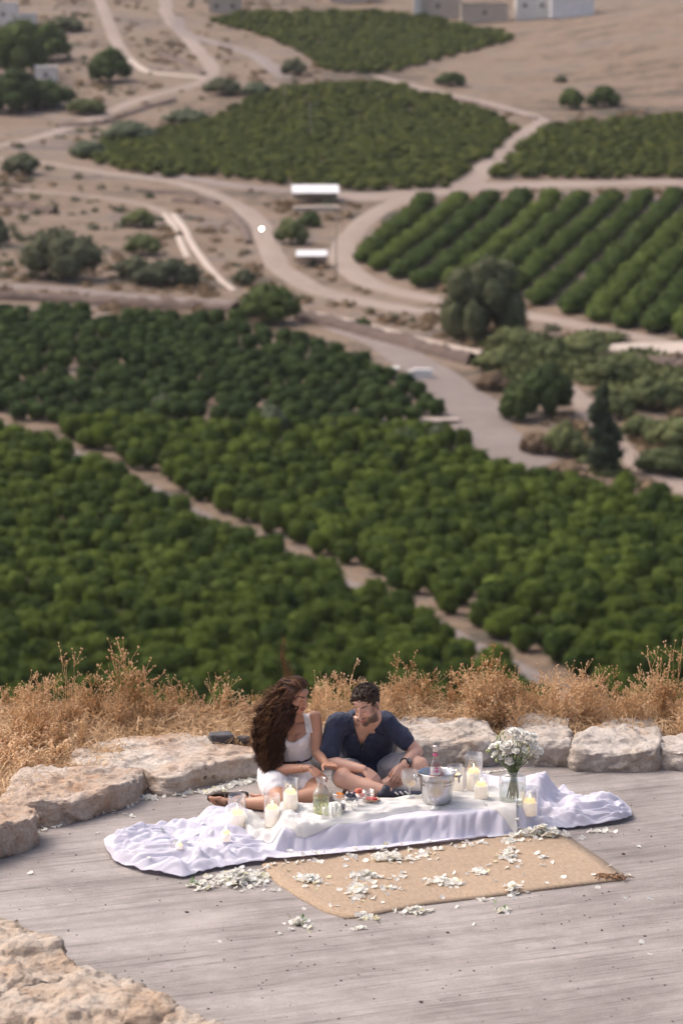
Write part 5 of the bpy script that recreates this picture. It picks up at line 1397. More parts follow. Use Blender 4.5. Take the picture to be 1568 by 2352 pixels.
for k, (X_, Y_) in enumerate(FLW):
    vx, vy = (1440 + X_ / 1.568) / 1.6327, (2700 + Y_ / 1.568) / 1.6327
    P_ = gy(vx, vy, pv.y + rr.uniform(-0.07, 0.06)) - Vector(bq.location)
    a = rr.uniform(0, 6.28); base = Vector((0.04 * math.cos(a), 0.04 * math.sin(a), 0.03)); neck = Vector((0.028 * P_.x / 0.15, 0.025 * math.sin(a), 0.2))
    mb = MB(); tube(mb, catmull([base, base * 0.5 + neck * 0.5 + Vector((0, 0, 0.0)), neck, (neck + P_) / 2 + Vector((0, 0, 0.01)), P_], 4), 0.0022, 5)
    st = link('stem', mb.mesh('stem', [STG]), bq)
    d = (P_ - neck).normalized() + Vector((rr.normal(0, 0.25), -0.55 + rr.normal(0, 0.25), 0.1)); o = link('bloom', BLOOMS[k % 4], bq, P_); o.rotation_euler = d.to_track_quat('Z', 'Y').to_euler(); o.scale = (rr.uniform(0.8, 1.1),) * 3
for k in range(16):
    a = rr.uniform(0, 6.28); P_ = Vector((rr.uniform(-0.17, 0.15), rr.normal(0, 0.06), rr.uniform(0.3, 0.46))); neck = Vector((0.02 * math.cos(a), 0.02 * math.sin(a), 0.2))
    mb = MB(); tube(mb, [neck, (neck + P_) / 2, P_], 0.0015, 4); V, F = ico(2); mb.add(V * np.array([0.008, 0.008, 0.014]) + np.array(P_), F, 1)
    for i in range(4):
        q = neck.lerp(P_, 0.4 + 0.15 * i); dd = Vector((rr.normal(), rr.normal(), 0.6)).normalized(); sd, _ = frame_from(dd); L = 0.035
        mb.add([q, q + dd * L * 0.5 + sd * 0.008, q + dd * L, q + dd * L * 0.5 - sd * 0.008], [(0, 1, 2, 3)], 0)
    link('bud', mb.mesh('bud', [STG, BUD]), bq)

# ------------------------------------------------------------------ petals
rr = np.random.default_rng(44)
def m_petal(name, c):
    t = NT(name); n = t.noise(t.world(), 30, 3); col = t.ramp(n, [(0.3, tuple(v * 0.93 for v in c)), (0.7, c)]); t.col(col); t.set(Roughness=0.7)
    tl = t.node('ShaderNodeBsdfTranslucent'); t.lk(col, tl.inputs[0]); mx = t.node('ShaderNodeMixShader'); mx.inputs[0].default_value = 0.35
    t.lk(t.b.outputs[0], mx.inputs[1]); t.lk(tl.outputs[0], mx.inputs[2]); t.lk(mx.outputs[0], t.out.inputs[0]); MAT[name] = t.m; return t.m
PETAL = m_petal('fallen_petal', (0.93, 0.92, 0.86))
PETALY = m_petal('creased_petal', (0.80, 0.76, 0.52))
def petal_arr(q):
    n = 5; V = []; c1_, c2_ = q.uniform(0.05, 0.4), q.uniform(-0.2, 0.4); ph = q.uniform(0, 6)
    for i in range(n):
        t = i / (n - 1)
        for j in range(n):
            u = (j / (n - 1) - 0.5) * 2; w = 0.5 * math.sin(PI * (0.12 + 0.80 * t)) * u
            z = c1_ * u * u * 0.35 + c2_ * (t - 0.5) ** 2 * 1.6 + 0.09 * math.sin(4 * u + 5 * t + ph)
            V.append((t - 0.5, w, z))
    V = np.array(V); V[:, 2] -= V[:, 2].min()
    F = [(i * n + j, i * n + j + 1, (i + 1) * n + j + 1, (i + 1) * n + j) for i in range(n - 1) for j in range(n - 1)]
    return V, F
PV = [petal_arr(rr) for _ in range(10)]
PMESH = [mesh_np('petal', V * 0.034, F, [PETAL]) for V, F in PV]
CL = [(709, 2026, 50, 13, 60), (824, 2050, 32, 24, 60), (841, 2017, 45, 10, 34), (892, 1974, 72, 14, 80), (976, 1970, 30, 10, 16), (1015, 2031, 60, 9, 56), (1100, 2006, 30, 11, 22), (1167, 1966, 28, 24, 50), (1176, 2046, 30, 16, 40), (1246, 1972, 12, 5, 10), (954, 2093, 52, 8, 48), (841, 2105, 30, 8, 20), (920, 2015, 20, 8, 9), (903, 2043, 22, 6, 13), (1111, 2065, 30, 6, 9), (1150, 2090, 24, 7, 18), (683, 2121, 38, 16, 36), (827, 2130, 20, 5, 10),
      (540, 2022, 76, 20, 240), (590, 2015, 40, 16, 70), (465, 2034, 38, 12, 50), (1240, 1922, 85, 8, 130), (1370, 1908, 45, 4, 16), (1170, 1935, 30, 7, 25)]
LN = [((470, 1818), (592, 1786), 5, 120), ((335, 1832), (470, 1818), 5, 36), ((95, 1903), (320, 1842), 4, 34), ((40, 1945), (90, 1905), 4, 6), ((600, 1990), (1160, 1935), 6, 70), ((640, 1775), (720, 1770), 4, 14), ((1110, 1772), (1170, 1768), 3, 14), ((310, 1835), (355, 1828), 6, 22)]
pts = []
for (cx, cy, rx, ry, n) in CL:
    for _ in range(int(n * 1.3)):
        a = rr.uniform(0, 6.28); d = abs(rr.normal(0, 0.5)); pts.append((cx + rx * d * math.cos(a), cy + ry * d * math.sin(a), d, n))
for (a, b, w, n) in LN:
    for _ in range(n):
        t = rr.uniform(0, 1); pts.append((a[0] + (b[0] - a[0]) * t + rr.normal(0, w), a[1] + (b[1] - a[1]) * t + rr.normal(0, w * 0.6), 0.9, n))
for _ in range(55): pts.append((rr.uniform(640, 1400), rr.uniform(1945, 2085), 1, 1))
for _ in range(26): pts.append((rr.uniform(100, 1500), rr.uniform(1800, 2200), 1, 1))
for _ in range(14): pts.append((rr.uniform(270, 620), rr.uniform(1920, 2000), 1, 1))
for (x, y) in [(302, 1870), (295, 1872), (288, 1868), (305, 1874), (490, 1900), (70, 2004), (222, 1912)]: pts.append((x, y, 1, 1))
RUG2 = [(p.x, p.y) for p in RUGP]
items = []
for (vx, vy, d, n) in pts:
    p = gz(vx, vy, 0.01); g_ = surf(p) if RX0 < p.x < RX0 + 6.3 and RY0 < p.y < RY0 + 3.1 else 0
    rug = in_poly(RUG2, p.x, p.y); z = max(g_, 0.017 if rug else 0.002)
    if n > 100: z += max(0, 0.075 * (1 - d) * rr.uniform(0, 1))
    elif n > 30: z += max(0, 0.035 * (1 - d) * rr.uniform(0, 1))
    items.append((p.x, p.y, z, rug, g_ > 0.02, rr.uniform(0.75, 1.35), rr.uniform(0, 6.28), rr.normal(0, 0.45), rr.normal(0, 0.45)))
order = sorted(range(len(items)), key=lambda i: -items[i][5])
LABP = {'rug': 'loose white petal scattered on the jute rug', 'cloth': 'loose white petal lying on the lavender white cloth', 'floor': 'loose white petal fallen on the concrete terrace'}
one = set(order[:300]); mbp = MB()
for i in order:
    x, y, z, rug, clo, s_, a, tx, ty = items[i]; k = int(rr.integers(10)); s_ *= 0.95
    if i in one:
        o = link('flower_petal', PMESH[k], None, (x, y, z)); o.rotation_euler = (tx, ty, a); o.scale = (s_, s_, s_); tag(o, LABP['rug' if rug else 'cloth' if clo else 'floor'], 'petal', 'loose petals')
    else:
        V = PV[k][0] * 0.034 * s_; R_ = np.array(Euler((tx, ty, a)).to_matrix()); mbp.add(V @ R_.T + np.array([x, y, z]), PV[k][1], 1 if rr.uniform() < 0.08 else 0)
o = link('petal_heaps', mbp.mesh('petal_heaps', [PETAL, PETALY])); tag(o, 'heaps of white and cream petals strewn around cloth and boulders', 'petals', kind='stuff')
mb = MB()
for (cx, cy, n) in [(448, 2034, 30), (600, 1900, 0), (690, 2118, 10), (1148, 2090, 12), (380, 1936, 6)]:
    for _ in range(n):
        p = gz(cx + rr.normal(0, 8), cy + rr.normal(0, 3), 0.0); p.z = max(surf(p), 0.004) + rr.uniform(0.0, 0.025); a = Vector((rr.normal(), rr.normal(), rr.uniform(0, 0.6))).normalized(); s2, _ = frame_from(a); L = rr.uniform(0.02, 0.04)
        mb.add([p, p + a * L * 0.5 + s2 * L * 0.25, p + a * L, p + a * L * 0.5 - s2 * L * 0.25], [(0, 1, 2, 3)])
o = link('green_leaves', mb.mesh('green_leaves', [LEAFM], False)); tag(o, 'few small green leaves among the petal heaps', 'leaves', kind='stuff')
# ================================================================== the couple
from mathutils.bvhtree import BVHTree
def vp(x, y): return (x / 1.6327, y / 1.6327)                 # photo pixels -> units of gy / gz
def pw(x, y, Y): return gy(*vp(x, y), Y)
def rod(mb, pts, rad, n=16, per=5, flat=None, axis=None):
    """round limb through pts with rounded ends; flat/axis squash it along one direction"""
    P = catmull(pts, per); k = len(pts)
    R = np.interp(np.linspace(0, k - 1, len(P)), np.arange(k), rad)
    L = len(P); d0 = (P[1] - P[0]).normalized(); d1 = (P[-1] - P[-2]).normalized()
    PP = [P[0] - d0 * R[0] * s for s in (0.98, 0.8, 0.45)] + P + [P[-1] + d1 * R[-1] * s for s in (0.45, 0.8, 0.98)]
    RR = [R[0] * math.sqrt(1 - s * s) for s in (0.98, 0.8, 0.45)] + list(R) + [R[-1] * math.sqrt(1 - s * s) for s in (0.45, 0.8, 0.98)]
    V = []; a = None
    for i, p in enumerate(PP):
        d = (PP[min(i + 1, len(PP) - 1)] - PP[max(i - 1, 0)]).normalized()
        if a is None: a, _ = frame_from(d)
        a = (a - d * a.dot(d)).normalized(); b = d.cross(a)
        for j in range(n):
            t = 2 * PI * j / n; o = a * math.cos(t) + b * math.sin(t)
            if flat: o = o - axis * (o.dot(axis) * (1 - flat))
            V.append(p + o * RR[i])
    m = len(PP)
    F = [(i * n + j, i * n + (j + 1) % n, (i + 1) * n + (j + 1) % n, (i + 1) * n + j) for i in range(m - 1) for j in range(n)]
    F.append(tuple(range(n - 1, -1, -1))); F.append(tuple((m - 1) * n + j for j in range(n))); mb.add(V, F)

def stack(mb, secs, lat, grow=0.0, n=28, per=5, pw_=2.3):
    """trunk: (centre, half width, half depth) sections"""
    C = catmull([s[0] for s in secs], per); k = len(secs); u = np.linspace(0, k - 1, len(C))
    A = np.interp(u, np.arange(k), [s[1] for s in secs]) + grow; B = np.interp(u, np.arange(k), [s[2] for s in secs]) + grow
    lat = Vector(lat).normalized(); V = []; m = len(C)
    for i, p in enumerate(C):
        d = (C[min(i + 1, m - 1)] - C[max(i - 1, 0)]).normalized(); a = (lat - d * lat.dot(d)).normalized(); b = d.cross(a)
        for j in range(n):
            t = 2 * PI * j / n; c_, s_ = math.cos(t), math.sin(t)
            V.append(p + a * (A[i] * math.copysign(abs(c_) ** (2 / pw_), c_)) + b * (B[i] * math.copysign(abs(s_) ** (2 / pw_), s_)))
    F = [(i * n + j, i * n + (j + 1) % n, (i + 1) * n + (j + 1) % n, (i + 1) * n + j) for i in range(m - 1) for j in range(n)]
    F.append(tuple(range(n - 1, -1, -1))); F.append(tuple((m - 1) * n + j for j in range(n))); mb.add(V, F)

class Head:
    def __init__(s, c, f, roll=0.0, k=1.0):
        s.c = Vector(c); s.f = Vector(f).normalized(); u = Vector((0, 0, 1)); u = (u - s.f * u.dot(s.f)).normalized()
        s.s = s.f.cross(u); s.u = (u * math.cos(roll) + s.s * math.sin(roll)).normalized(); s.s = s.f.cross(s.u); s.k = k
        s.M = Matrix((s.s, s.f, s.u)).transposed()
    def w(s, x, y, z): return s.c + (s.s * x + s.f * y + s.u * z) * s.k
    def loc(s, V): return (np.asarray(V) - np.array(s.c)) @ np.array(s.M) / s.k
    def ell(s, mb, c, r, sub=3):
        V, F = ico(sub); V = V * np.asarray(r) + np.asarray(c); V = V @ np.array(s.M).T * s.k + np.array(s.c); mb.add(V, F)
    def build(s, mb, fem):
        E = lambda c, r: s.ell(mb, c, r)
        E((0, -0.012, 0.035), (0.074, 0.094, 0.083)); E((0, 0.028, -0.015), (0.062, 0.062, 0.082))
        E((0, 0.042, -0.070), (0.043 if fem else 0.050, 0.042, 0.032)); E((0, 0.074, -0.092), (0.018 if fem else 0.024, 0.018, 0.016))
        for q in (-1, 1):
            E((q * 0.036, 0.056, -0.022), (0.023, 0.027, 0.023)); E((q * 0.030, 0.0745, 0.006), (0.015, 0.012, 0.009)); E((q * 0.0105, 0.103, -0.031), (0.0085, 0.0095, 0.0075))
            E((q * 0.077, -0.008, -0.004), (0.011, 0.018, 0.031))
            E((q * 0.036, 0.060, -0.052), (0.016, 0.02, 0.016))
        E((0, 0.079, 0.024), (0.044, 0.015, 0.010)); E((0, 0.070, 0.055), (0.05, 0.02, 0.03))
        rod(mb, [s.w(0, 0.086, 0.016), s.w(0, 0.100, -0.006), s.w(0, 0.112, -0.026)], [0.008 * s.k, 0.010 * s.k, 0.0115 * s.k], 10, 3)
        E((0, 0.0935, -0.0525), (0.022, 0.010, 0.0060)); E((0, 0.092, -0.0645), (0.019, 0.010, 0.0070))

def hand(mb, W, d, nrm, side, spread=0.12, curl=(0.3, 0.35, 0.4, 0.45), k=1.0, thumb=0.6):
    """palm + five fingers; d to the fingertips, nrm out of the back of the hand, side +1/-1 for the thumb side along nrm x d"""
    d = Vector(d).normalized(); nrm = Vector(nrm); nrm = (nrm - d * nrm.dot(d)).normalized(); t = nrm.cross(d) * side
    for q in (-0.026, -0.009, 0.009, 0.026): rod(mb, [W - d * 0.005 * k, W + d * 0.045 * k + t * q * 0.9 * k, W + d * 0.088 * k + t * q * 1.12 * k], [0.0175 * k, 0.0155 * k, 0.0115 * k], 10, 3)
    Ls = (0.072, 0.080, 0.074, 0.058)
    for i, q in enumerate((0.030, 0.0105, -0.0095, -0.029)):
        b = W + d * (0.086 - 0.004 * abs(i - 1.3)) * k + t * q * k; dd = (d + t * q * spread * 14).normalized(); pts = [b]
        ang = 0.0
        for sgm, fr in enumerate((0.45, 0.32, 0.23)):
            ang += curl[i]; v_ = dd * math.cos(ang) - nrm * math.sin(ang); pts.append(pts[-1] + v_ * Ls[i] * fr * k)
        rod(mb, pts, [0.0092 * k, 0.0086 * k, 0.0078 * k, 0.0066 * k], 9, 3)
    b = W + d * 0.022 * k + t * 0.026 * k; v1 = (d * 0.75 + t * thumb - nrm * 0.35).normalized(); v2 = (d * 0.95 + t * thumb * 0.35 - nrm * 0.35).normalized()
    rod(mb, [b, b + v1 * 0.042 * k, b + v1 * 0.042 * k + v2 * 0.03 * k, b + v1 * 0.042 * k + v2 * 0.054 * k], [0.0135 * k, 0.0105 * k, 0.0095 * k, 0.0075 * k], 9, 3)

def m_skin(name):
    t = NT(name); at = t.node('ShaderNodeAttribute'); at.attribute_name = 'Col'
    n = t.noise(t.coord('Object'), 55, 4); t.col(t.mix(0.35, at.outputs['Color'], t.ramp(n, [(0.3, 0.86), (0.7, 1.1)]), 'MULTIPLY'))
    t.set(Roughness=0.48); t.b.inputs['Subsurface Weight'].default_value = 0.12; t.b.inputs['Subsurface Radius'].default_value = (0.02, 0.008, 0.004); t.b.inputs['Subsurface Scale'].default_value = 0.6
    t.lk(t.bump(n, 0.05, 0.002), t.b.inputs['Normal']); MAT[name] = t.m; return t.m
SKIN = m_skin('skin')
def sst(a, b, x): t = np.clip((x - a) / (b - a), 0, 1); return t * t * (3 - 2 * t)
def body_mesh(mb, head, skin, lip, brow, beard, voxel=0.0045):
    V, F = remesh_arr(mb.arr(), mb.F, voxel, 3, 0.5)
    me = mesh_np('body', V, F, [SKIN]); L = head.loc(V); n = len(V)
    x, y, z = np.abs(L[:, 0]), L[:, 1], L[:, 2]; C = np.tile(np.array(skin), (n, 1))
    inh = (np.linalg.norm(L, axis=1) < 0.16)
    def put(w, c):
        w = np.clip(w, 0, 1)[:, None] * inh[:, None]; C[:] = C * (1 - w) + np.array(c) * w
    # cheeks a little redder
    put(0.35 * np.exp(-(((x - 0.04) / 0.02) ** 2 + ((z + 0.02) / 0.02) ** 2)) * (y > 0.03), (skin[0] * 1.05, skin[1] * 0.75, skin[2] * 0.72))
    if beard is not None:
        nz = np.array([noise.noise(Vector(p) * 70) for p in L])
        jaw = sst(-0.030, -0.052, z + 0.006 * nz) * (y > -0.02)
        cheek = sst(0.052, 0.064, x + 0.3 * np.clip(-0.045 - z, 0, 1)) * sst(0.035, 0.02, z) * (y < 0.06) * (y > -0.004)
        must = np.exp(-((z + 0.042) / 0.0055) ** 2) * sst(0.034, 0.026, x) * (y > 0.06)
        low = sst(-0.052, -0.066, z + 0.004 * nz) * (y > -0.03)
        keep = 1 - np.exp(-((x / 0.026) ** 4 + ((z + 0.058) / 0.010) ** 4))
        side = sst(0.026, 0.040, x) * jaw
        lim = sst(-0.122, -0.108, z) * sst(-0.02, 0.0, y)
        put(0.92 * np.maximum.reduce([low, must * 0.9, side, cheek * 0.8]) * keep * lim, beard)
    put(np.exp(-((x / 0.021) ** 4 + ((z + 0.0585) / 0.0095) ** 4)) * (y > 0.07), lip)
    put(np.exp(-(((z + 0.0585) / 0.0022) ** 2)) * (x < 0.022) * (y > 0.075) * 0.8, (lip[0] * 0.35, lip[1] * 0.3, lip[2] * 0.3))
    bz = 0.027 + 0.006 * np.sin(np.clip((x - 0.012) / 0.045, 0, 1) * PI)
    put(np.exp(-((z - bz) / 0.0045) ** 2) * sst(0.010, 0.016, x) * sst(0.056, 0.048, x) * (y > 0.05), brow)
    put(np.exp(-((z - 0.0025 + 0.003 * ((x - 0.03) / 0.015) ** 2) / 0.0024) ** 2) * sst(0.016, 0.020, x) * sst(0.044, 0.039, x) * (y > 0.06), (0.05, 0.028, 0.022))
    me_c = me.color_attributes.new('Col', 'FLOAT_COLOR', 'POINT'); me_c.data.foreach_set('color', np.concatenate([C, np.ones((n, 1))], 1).astype(np.float32).ravel())
    return me

def garment(name, mb, mat, parent, voxel=0.006, wr=0.006, freq=9.0, cut=None, stretch=(1, 1, 1), seed=0.0, smooth=4):
    V, F = remesh_arr(mb.arr(), mb.F, voxel, smooth, 0.5)
    me = mesh_np('g', V, F); N = np.empty(len(V) * 3); me.vertices.foreach_get('normal', N); N = N.reshape(-1, 3); bpy.data.meshes.remove(me)
    S = np.array(stretch)
    D = np.array([noise.ridged_multi_fractal(Vector(tuple(p * S * freq)) + Vector((seed, 0, 0)), 0.9, 2.1, 3, 1.0, 2.0) for p in V])
    V = V + N * ((D - 1.0) * wr)[:, None]
    if cut is not None:
        k = ~cut(V, N); F = F[k[F].all(1)]
    # drop loose verts
    used = np.unique(F); mp = np.full(len(V), -1); mp[used] = np.arange(len(used)); V = V[used]; F = mp[F]
    return link(name, mesh_np(name, V, F, [mat]), parent)

def proj(V):
    """world points -> photo pixels"""
    V = np.asarray(V); cp, sp = math.cos(PITCH), math.sin(PITCH); d = V - np.array([0, 0, CAM_H])
    zf = d[:, 1] * cp - d[:, 2] * sp; up = d[:, 1] * sp + d[:, 2] * cp
    return (CXV + FV * d[:, 0] / zf) * 1.6327, (CYV - FV * up / zf) * 1.6327
def inpoly_np(P, x, y):
    c = np.zeros(len(x), bool); j = len(P) - 1
    for i in range(len(P)):
        xi, yi = P[i]; xj, yj = P[j]
        c ^= ((yi > y) != (yj > y)) & (x < (xj - xi) * (y - yi) / (yj - yi + 1e-12) + xi); j = i
    return c
def bvh_of(*objs):
    V = []; F = []
    for o in objs:
        b = len(V); V += [v.co.copy() for v in o.data.vertices]; F += [tuple(i + b for i in p.vertices) for p in o.data.polygons]
    return BVHTree.FromPolygons(V, F)
def hitpx(b, x, y, lift=0.0):
    d = ray(*vp(x, y)).normalized(); h = b.ray_cast(Vector((0, 0, CAM_H)), d)
    return None if h[0] is None else h[0] - d * lift
def strip_on(mb, b, pts, w, th=0.004, m=0):
    """flat band following a surface below the photo line pts"""
    P = [hitpx(b, *p, th) for p in pts]; P = [p for p in P if p is not None]
    if len(P) > 1: tube(mb, P, w, 6, m, True, 1.0)

# ------------------------------------------------------------------ the man
R2 = lambda X, Y: (1150 + X / 3.136, 2500 + Y / 3.136)      # read from the enlarged crops
R1 = lambda X, Y: (740 + X / 2.94, 2350 + Y / 2.94)
SK_M = (0.58, 0.345, 0.255); SK_W = (0.48, 0.255, 0.165)
man = empty('person', (0.17, 19.9, 0)); tag(man, 'bearded man in navy shirt sitting cross-legged, looking down towards the woman', 'person', 'couple on the terrace')
man_c = Vector(man.location)
sR, sL = pw(1262, 2712, 19.74), pw(1446, 2708, 19.76); latM = sL - sR
neck = pw(1368, 2706, 19.74); hdM = Head(pw(1376, 2648, 19.62), (-0.52, -0.80, -0.30), 0.16, 1.05)
pel = Vector((0.168, 19.98, 0.115)); mbB = MB()
secM = [(pel + Vector((0, 0.0, -0.09)), 0.15, 0.12), (pel, 0.172, 0.13), (Vector((0.166, 19.955, 0.25)), 0.155, 0.118), (Vector((0.160, 19.88, 0.385)), 0.172, 0.118), (Vector((0.157, 19.80, 0.475)), 0.165, 0.098), (neck + Vector((0, 0, -0.012)), 0.075, 0.062)]
stack(mbB, secM, latM)
rod(mbB, [neck + Vector((0, 0.02, -0.04)), hdM.w(0, -0.03, -0.10), hdM.w(0, -0.025, -0.03)], [0.062, 0.053, 0.046])
for s_ in (sR, sL): rod(mbB, [hdM.w(0, -0.04, -0.11), neck.lerp(s_, 0.35) + Vector((0, 0.02, 0.0)), s_ + Vector((0, 0.015, 0))], [0.035, 0.045, 0.05])
hdM.build(mbB, False)
eR, wR = pw(1224, 2856, 19.63), pw(1362, 2885, 19.50); eL, wL = pw(1560, 2818, 19.74), pw(1515, 2868, 19.56)
for s_, e_, w_ in ((sR, eR, wR), (sL, eL, wL)):
    rod(mbB, [s_, s_.lerp(e_, 0.5), e_], [0.062, 0.054, 0.045]); rod(mbB, [e_, e_.lerp(w_, 0.35), w_], [0.046, 0.046, 0.029])
tR = pw(1437, 2940, 19.44); tL = pw(1475, 2940, 19.50)
hand(mbB, wR, tR - wR, (0.35, -0.55, 0.75), 1, 0.06, (0.28, 0.3, 0.32, 0.36), 1.02, 0.5)
hand(mbB, wL, tL - wL, (0.25, -0.75, 0.55), -1, 0.08, (0.3, 0.32, 0.34, 0.4), 1.02, 0.4)
hR, hL = pel + Vector((-0.095, -0.03, -0.01)), pel + Vector((0.095, -0.03, -0.01))
kR, aR = pw(1284, 2922, 19.47), pw(1456, 2972, 19.38); kL, aL = pw(1572, 2872, 19.62), pw(1405, 2968, 19.55)
for h_, k_, a_ in ((hR, kR, aR), (hL, kL, aL)):
    rod(mbB, [h_, h_.lerp(k_, 0.5) + Vector((0, 0, 0.015)), k_], [0.095, 0.08, 0.064]); rod(mbB, [k_, k_.lerp(a_, 0.3) + Vector((0, 0.01, -0.01)), k_.lerp(a_, 0.65), a_], [0.062, 0.060, 0.047, 0.038])
toeR = pw(1574, 2966, 19.42)
toeL = aL + Vector((-0.19, 0.05, -0.05))
me = body_mesh(mbB, hdM, SK_M, (0.42, 0.15, 0.12), (0.05, 0.03, 0.02), (0.075, 0.042, 0.028))
bodyM = link('body', me, man); 

# shirt
def m_fabric(name, c, var=0.12, sc=700, rough=0.85):
    t = NT(name); co = t.coord('Object'); n = t.noise(co, 16, 4); w = t.noise(co, sc, 2)
    col = t.ramp(n, [(0.3, tuple(v * (1 - var) for v in c)), (0.7, tuple(min(1, v * (1 + var)) for v in c))]); t.col(t.mix(0.3, col, t.ramp(w, [(0.3, 0.8), (0.7, 1.15)]), 'MULTIPLY'))
    t.set(Roughness=rough); t.b.inputs['Sheen Weight'].default_value = 0.1; t.lk(t.bump(t.mix(0.3, n, w), 0.2, 0.004), t.b.inputs['Normal']); MAT[name] = t.m; return t.m
NAVY = m_fabric('navy_linen', (0.020, 0.028, 0.062), 0.25); GREYS = m_fabric('grey_cotton', (0.42, 0.39, 0.40)); WHITES = m_fabric('white_cotton_knit', (0.80, 0.785, 0.79), 0.05)
mb = MB(); stack(mb, [(pel + Vector((0, -0.02, 0.02)), 0.176, 0.14)] + [(c, a + 0.006, b + 0.006) for c, a, b in secM[2:5]] + [(neck + Vector((0, 0, -0.025)), 0.088, 0.075)], latM, 0.023)
for s_, e_ in ((sR, eR), (sL, eL)):
    f = 0.78 if s_ is sR else 0.62
    rod(mb, [s_.lerp(neck, 0.25) + Vector((0, 0, -0.01)), s_, s_.lerp(e_, f * 0.5), s_.lerp(e_, f)], [0.072, 0.072, 0.068, 0.073])
for s_ in (sR, sL): rod(mb, [neck + Vector((0, 0.03, -0.02)), neck.lerp(s_, 0.5) + Vector((0, 0.01, -0.005)), s_], [0.06, 0.06, 0.066])
VN = [R2(*p) for p in [(545, 560), (560, 690), (592, 800), (640, 940), (668, 905), (715, 800), (765, 690), (775, 560), (660, 500)]]
def cutM(V, N):
    x, y = proj(V); return inpoly_np(VN, x, y) & (N[:, 1] < 0.35)
shirt = garment('shirt', mb, NAVY, man, 0.006, 0.012, 6.5, cutM, (1.25, 1.0, 0.55), 3.1)
bS = bvh_of(shirt)
def flap(pts, lift, th=0.006):
    P = []
    for q in pts:
        h = hitpx(bS, *R2(*q), lift)
        P.append(h if h is not None else pw(*R2(*q), 19.60))
    ym = sum(p.y for p in P) / len(P)
    mb = MB(); n = len(P); dv = Vector((0, th, 0)); mb.add([p for p in P] + [p + dv for p in P], [tuple(range(n)), tuple(range(2 * n - 1, n - 1, -1))] + [(i, (i + 1) % n, (i + 1) % n + n, i + n) for i in range(n)])
    return mb
col = flap([(535, 580), (470, 640), (440, 735), (500, 770), (575, 775), (560, 690)], 0.012); link('collar', col.mesh('collar', [NAVY]), shirt)
col = flap([(775, 560), (835, 620), (830, 690), (790, 700), (745, 770), (765, 680)], 0.012); link('collar', col.mesh('collar', [NAVY]), shirt)
mb = MB()
for L_ in (VN[1:4], VN[3:7]):
    P = [hitpx(bS, x + dx, y, 0.001) for (x, y) in resample(L_, 14) for dx in (0,)]
    P2 = []
    for (x, y) in resample(L_, 14):
        for dx in ((-4, -8, -12) if L_ is not None and L_[0] == VN[1] else (4, 8, 12)):
            h = hitpx(bS, x + dx, y, 0.0)
            if h is not None: P2.append(h); break
    if len(P2) > 2: tube(mb, P2, 0.006, 6, 0, True)
link('front_edge', mb.mesh('front_edge', [NAVY]), shirt)
BTN = plain('button', (0.32, 0.24, 0.20), 0.4)
for q in [(652, 968), (645, 1130), (560, 800), (595, 865)]:
    h = hitpx(bS, *R2(*q), 0.003)
    if h: mb = MB(); ball(mb, h, (0.0055, 0.003, 0.0055), 1); link('button', mb.mesh('button', [BTN]), shirt)
mb = MB(); strip_on(mb, bS, [R2(648, 945 + 22 * i) for i in range(10)], 0.003, 0.0); link('placket', mb.mesh('placket', [NAVY]), shirt)
mb = MB(); stack(mb, [(pel + Vector((0, 0, -0.095)), 0.165, 0.13), (pel, 0.18, 0.138), (pel + Vector((0, -0.02, 0.1)), 0.165, 0.128)], (1, 0, 0), 0.01)
for h_, k_ in ((hR, kR), (hL, kL)):
    rod(mb, [h_, h_.lerp(k_, 0.4) + Vector((0, 0, 0.018)), h_.lerp(k_, 0.72) + Vector((0, 0, 0.012))], [0.108, 0.102, 0.094])
garment('shorts', mb, GREYS, man, 0.006, 0.007, 9.0, None, (1, 1, 1), 8.0)
# shoes
SHOE = plain('shoe_navy', (0.022, 0.026, 0.045), 0.55, 0.2, 60); SOLE = plain('shoe_sole', (0.03, 0.03, 0.035), 0.6, 0.15, 40); STRIPE = plain('shoe_stripe', (0.62, 0.58, 0.54), 0.6, 0.05, 60)
def shoe(an, toe, upv, stripes):
    d = (toe - an).normalized(); upv = Vector(upv); upv = (upv - d * upv.dot(d)).normalized(); sd = d.cross(upv); mb = MB(); hl = an - d * 0.045 - upv * 0.012
    rod(mb, [hl, an - upv * 0.012, an + d * 0.08 - upv * 0.022, an + d * 0.15 - upv * 0.034, toe - upv * 0.03], [0.036, 0.040, 0.040, 0.040, 0.033], 16, 4); rod(mb, [an - d * 0.012, an - d * 0.02 + upv * 0.012], [0.041, 0.042], 14, 2)
    V, F = remesh_arr(mb.arr(), mb.F, 0.005, 3); L = (V - np.array(an)) @ np.array(upv); V = V + np.outer(np.maximum(-0.068 - L, 0), np.array(upv))
    so = link('shoe', mesh_np('shoe', V, F, [SHOE]), man)
    mb = MB(); rod(mb, [hl - upv * 0.042, an + d * 0.08 - upv * 0.058, toe - upv * 0.055 + d * 0.01], [0.042, 0.045, 0.038], 18, 4, 0.34, upv); link('sole', mb.mesh('sole', [SOLE]), so)
    if stripes:
        b = bvh_of(so)
        for q in stripes:
            mb = MB(); P = [hitpx(b, *R2(q[0] + (q[2] - q[0]) * t, q[1] + (q[3] - q[1]) * t), 0.002) for t in np.linspace(0, 1, 5)]; P = [p for p in P if p]
            if len(P) > 1: tube(mb, P, 0.0058, 6, 0, True); link('stripe', mb.mesh('stripe', [STRIPE]), so)
shoe(aR, toeR, (0.2, 0.35, 0.9), [(1035, 1475, 1075, 1510), (1092, 1470, 1135, 1505), (1150, 1465, 1195, 1500)]); shoe(aL, toeL, (0, 0.5, 0.8), None)
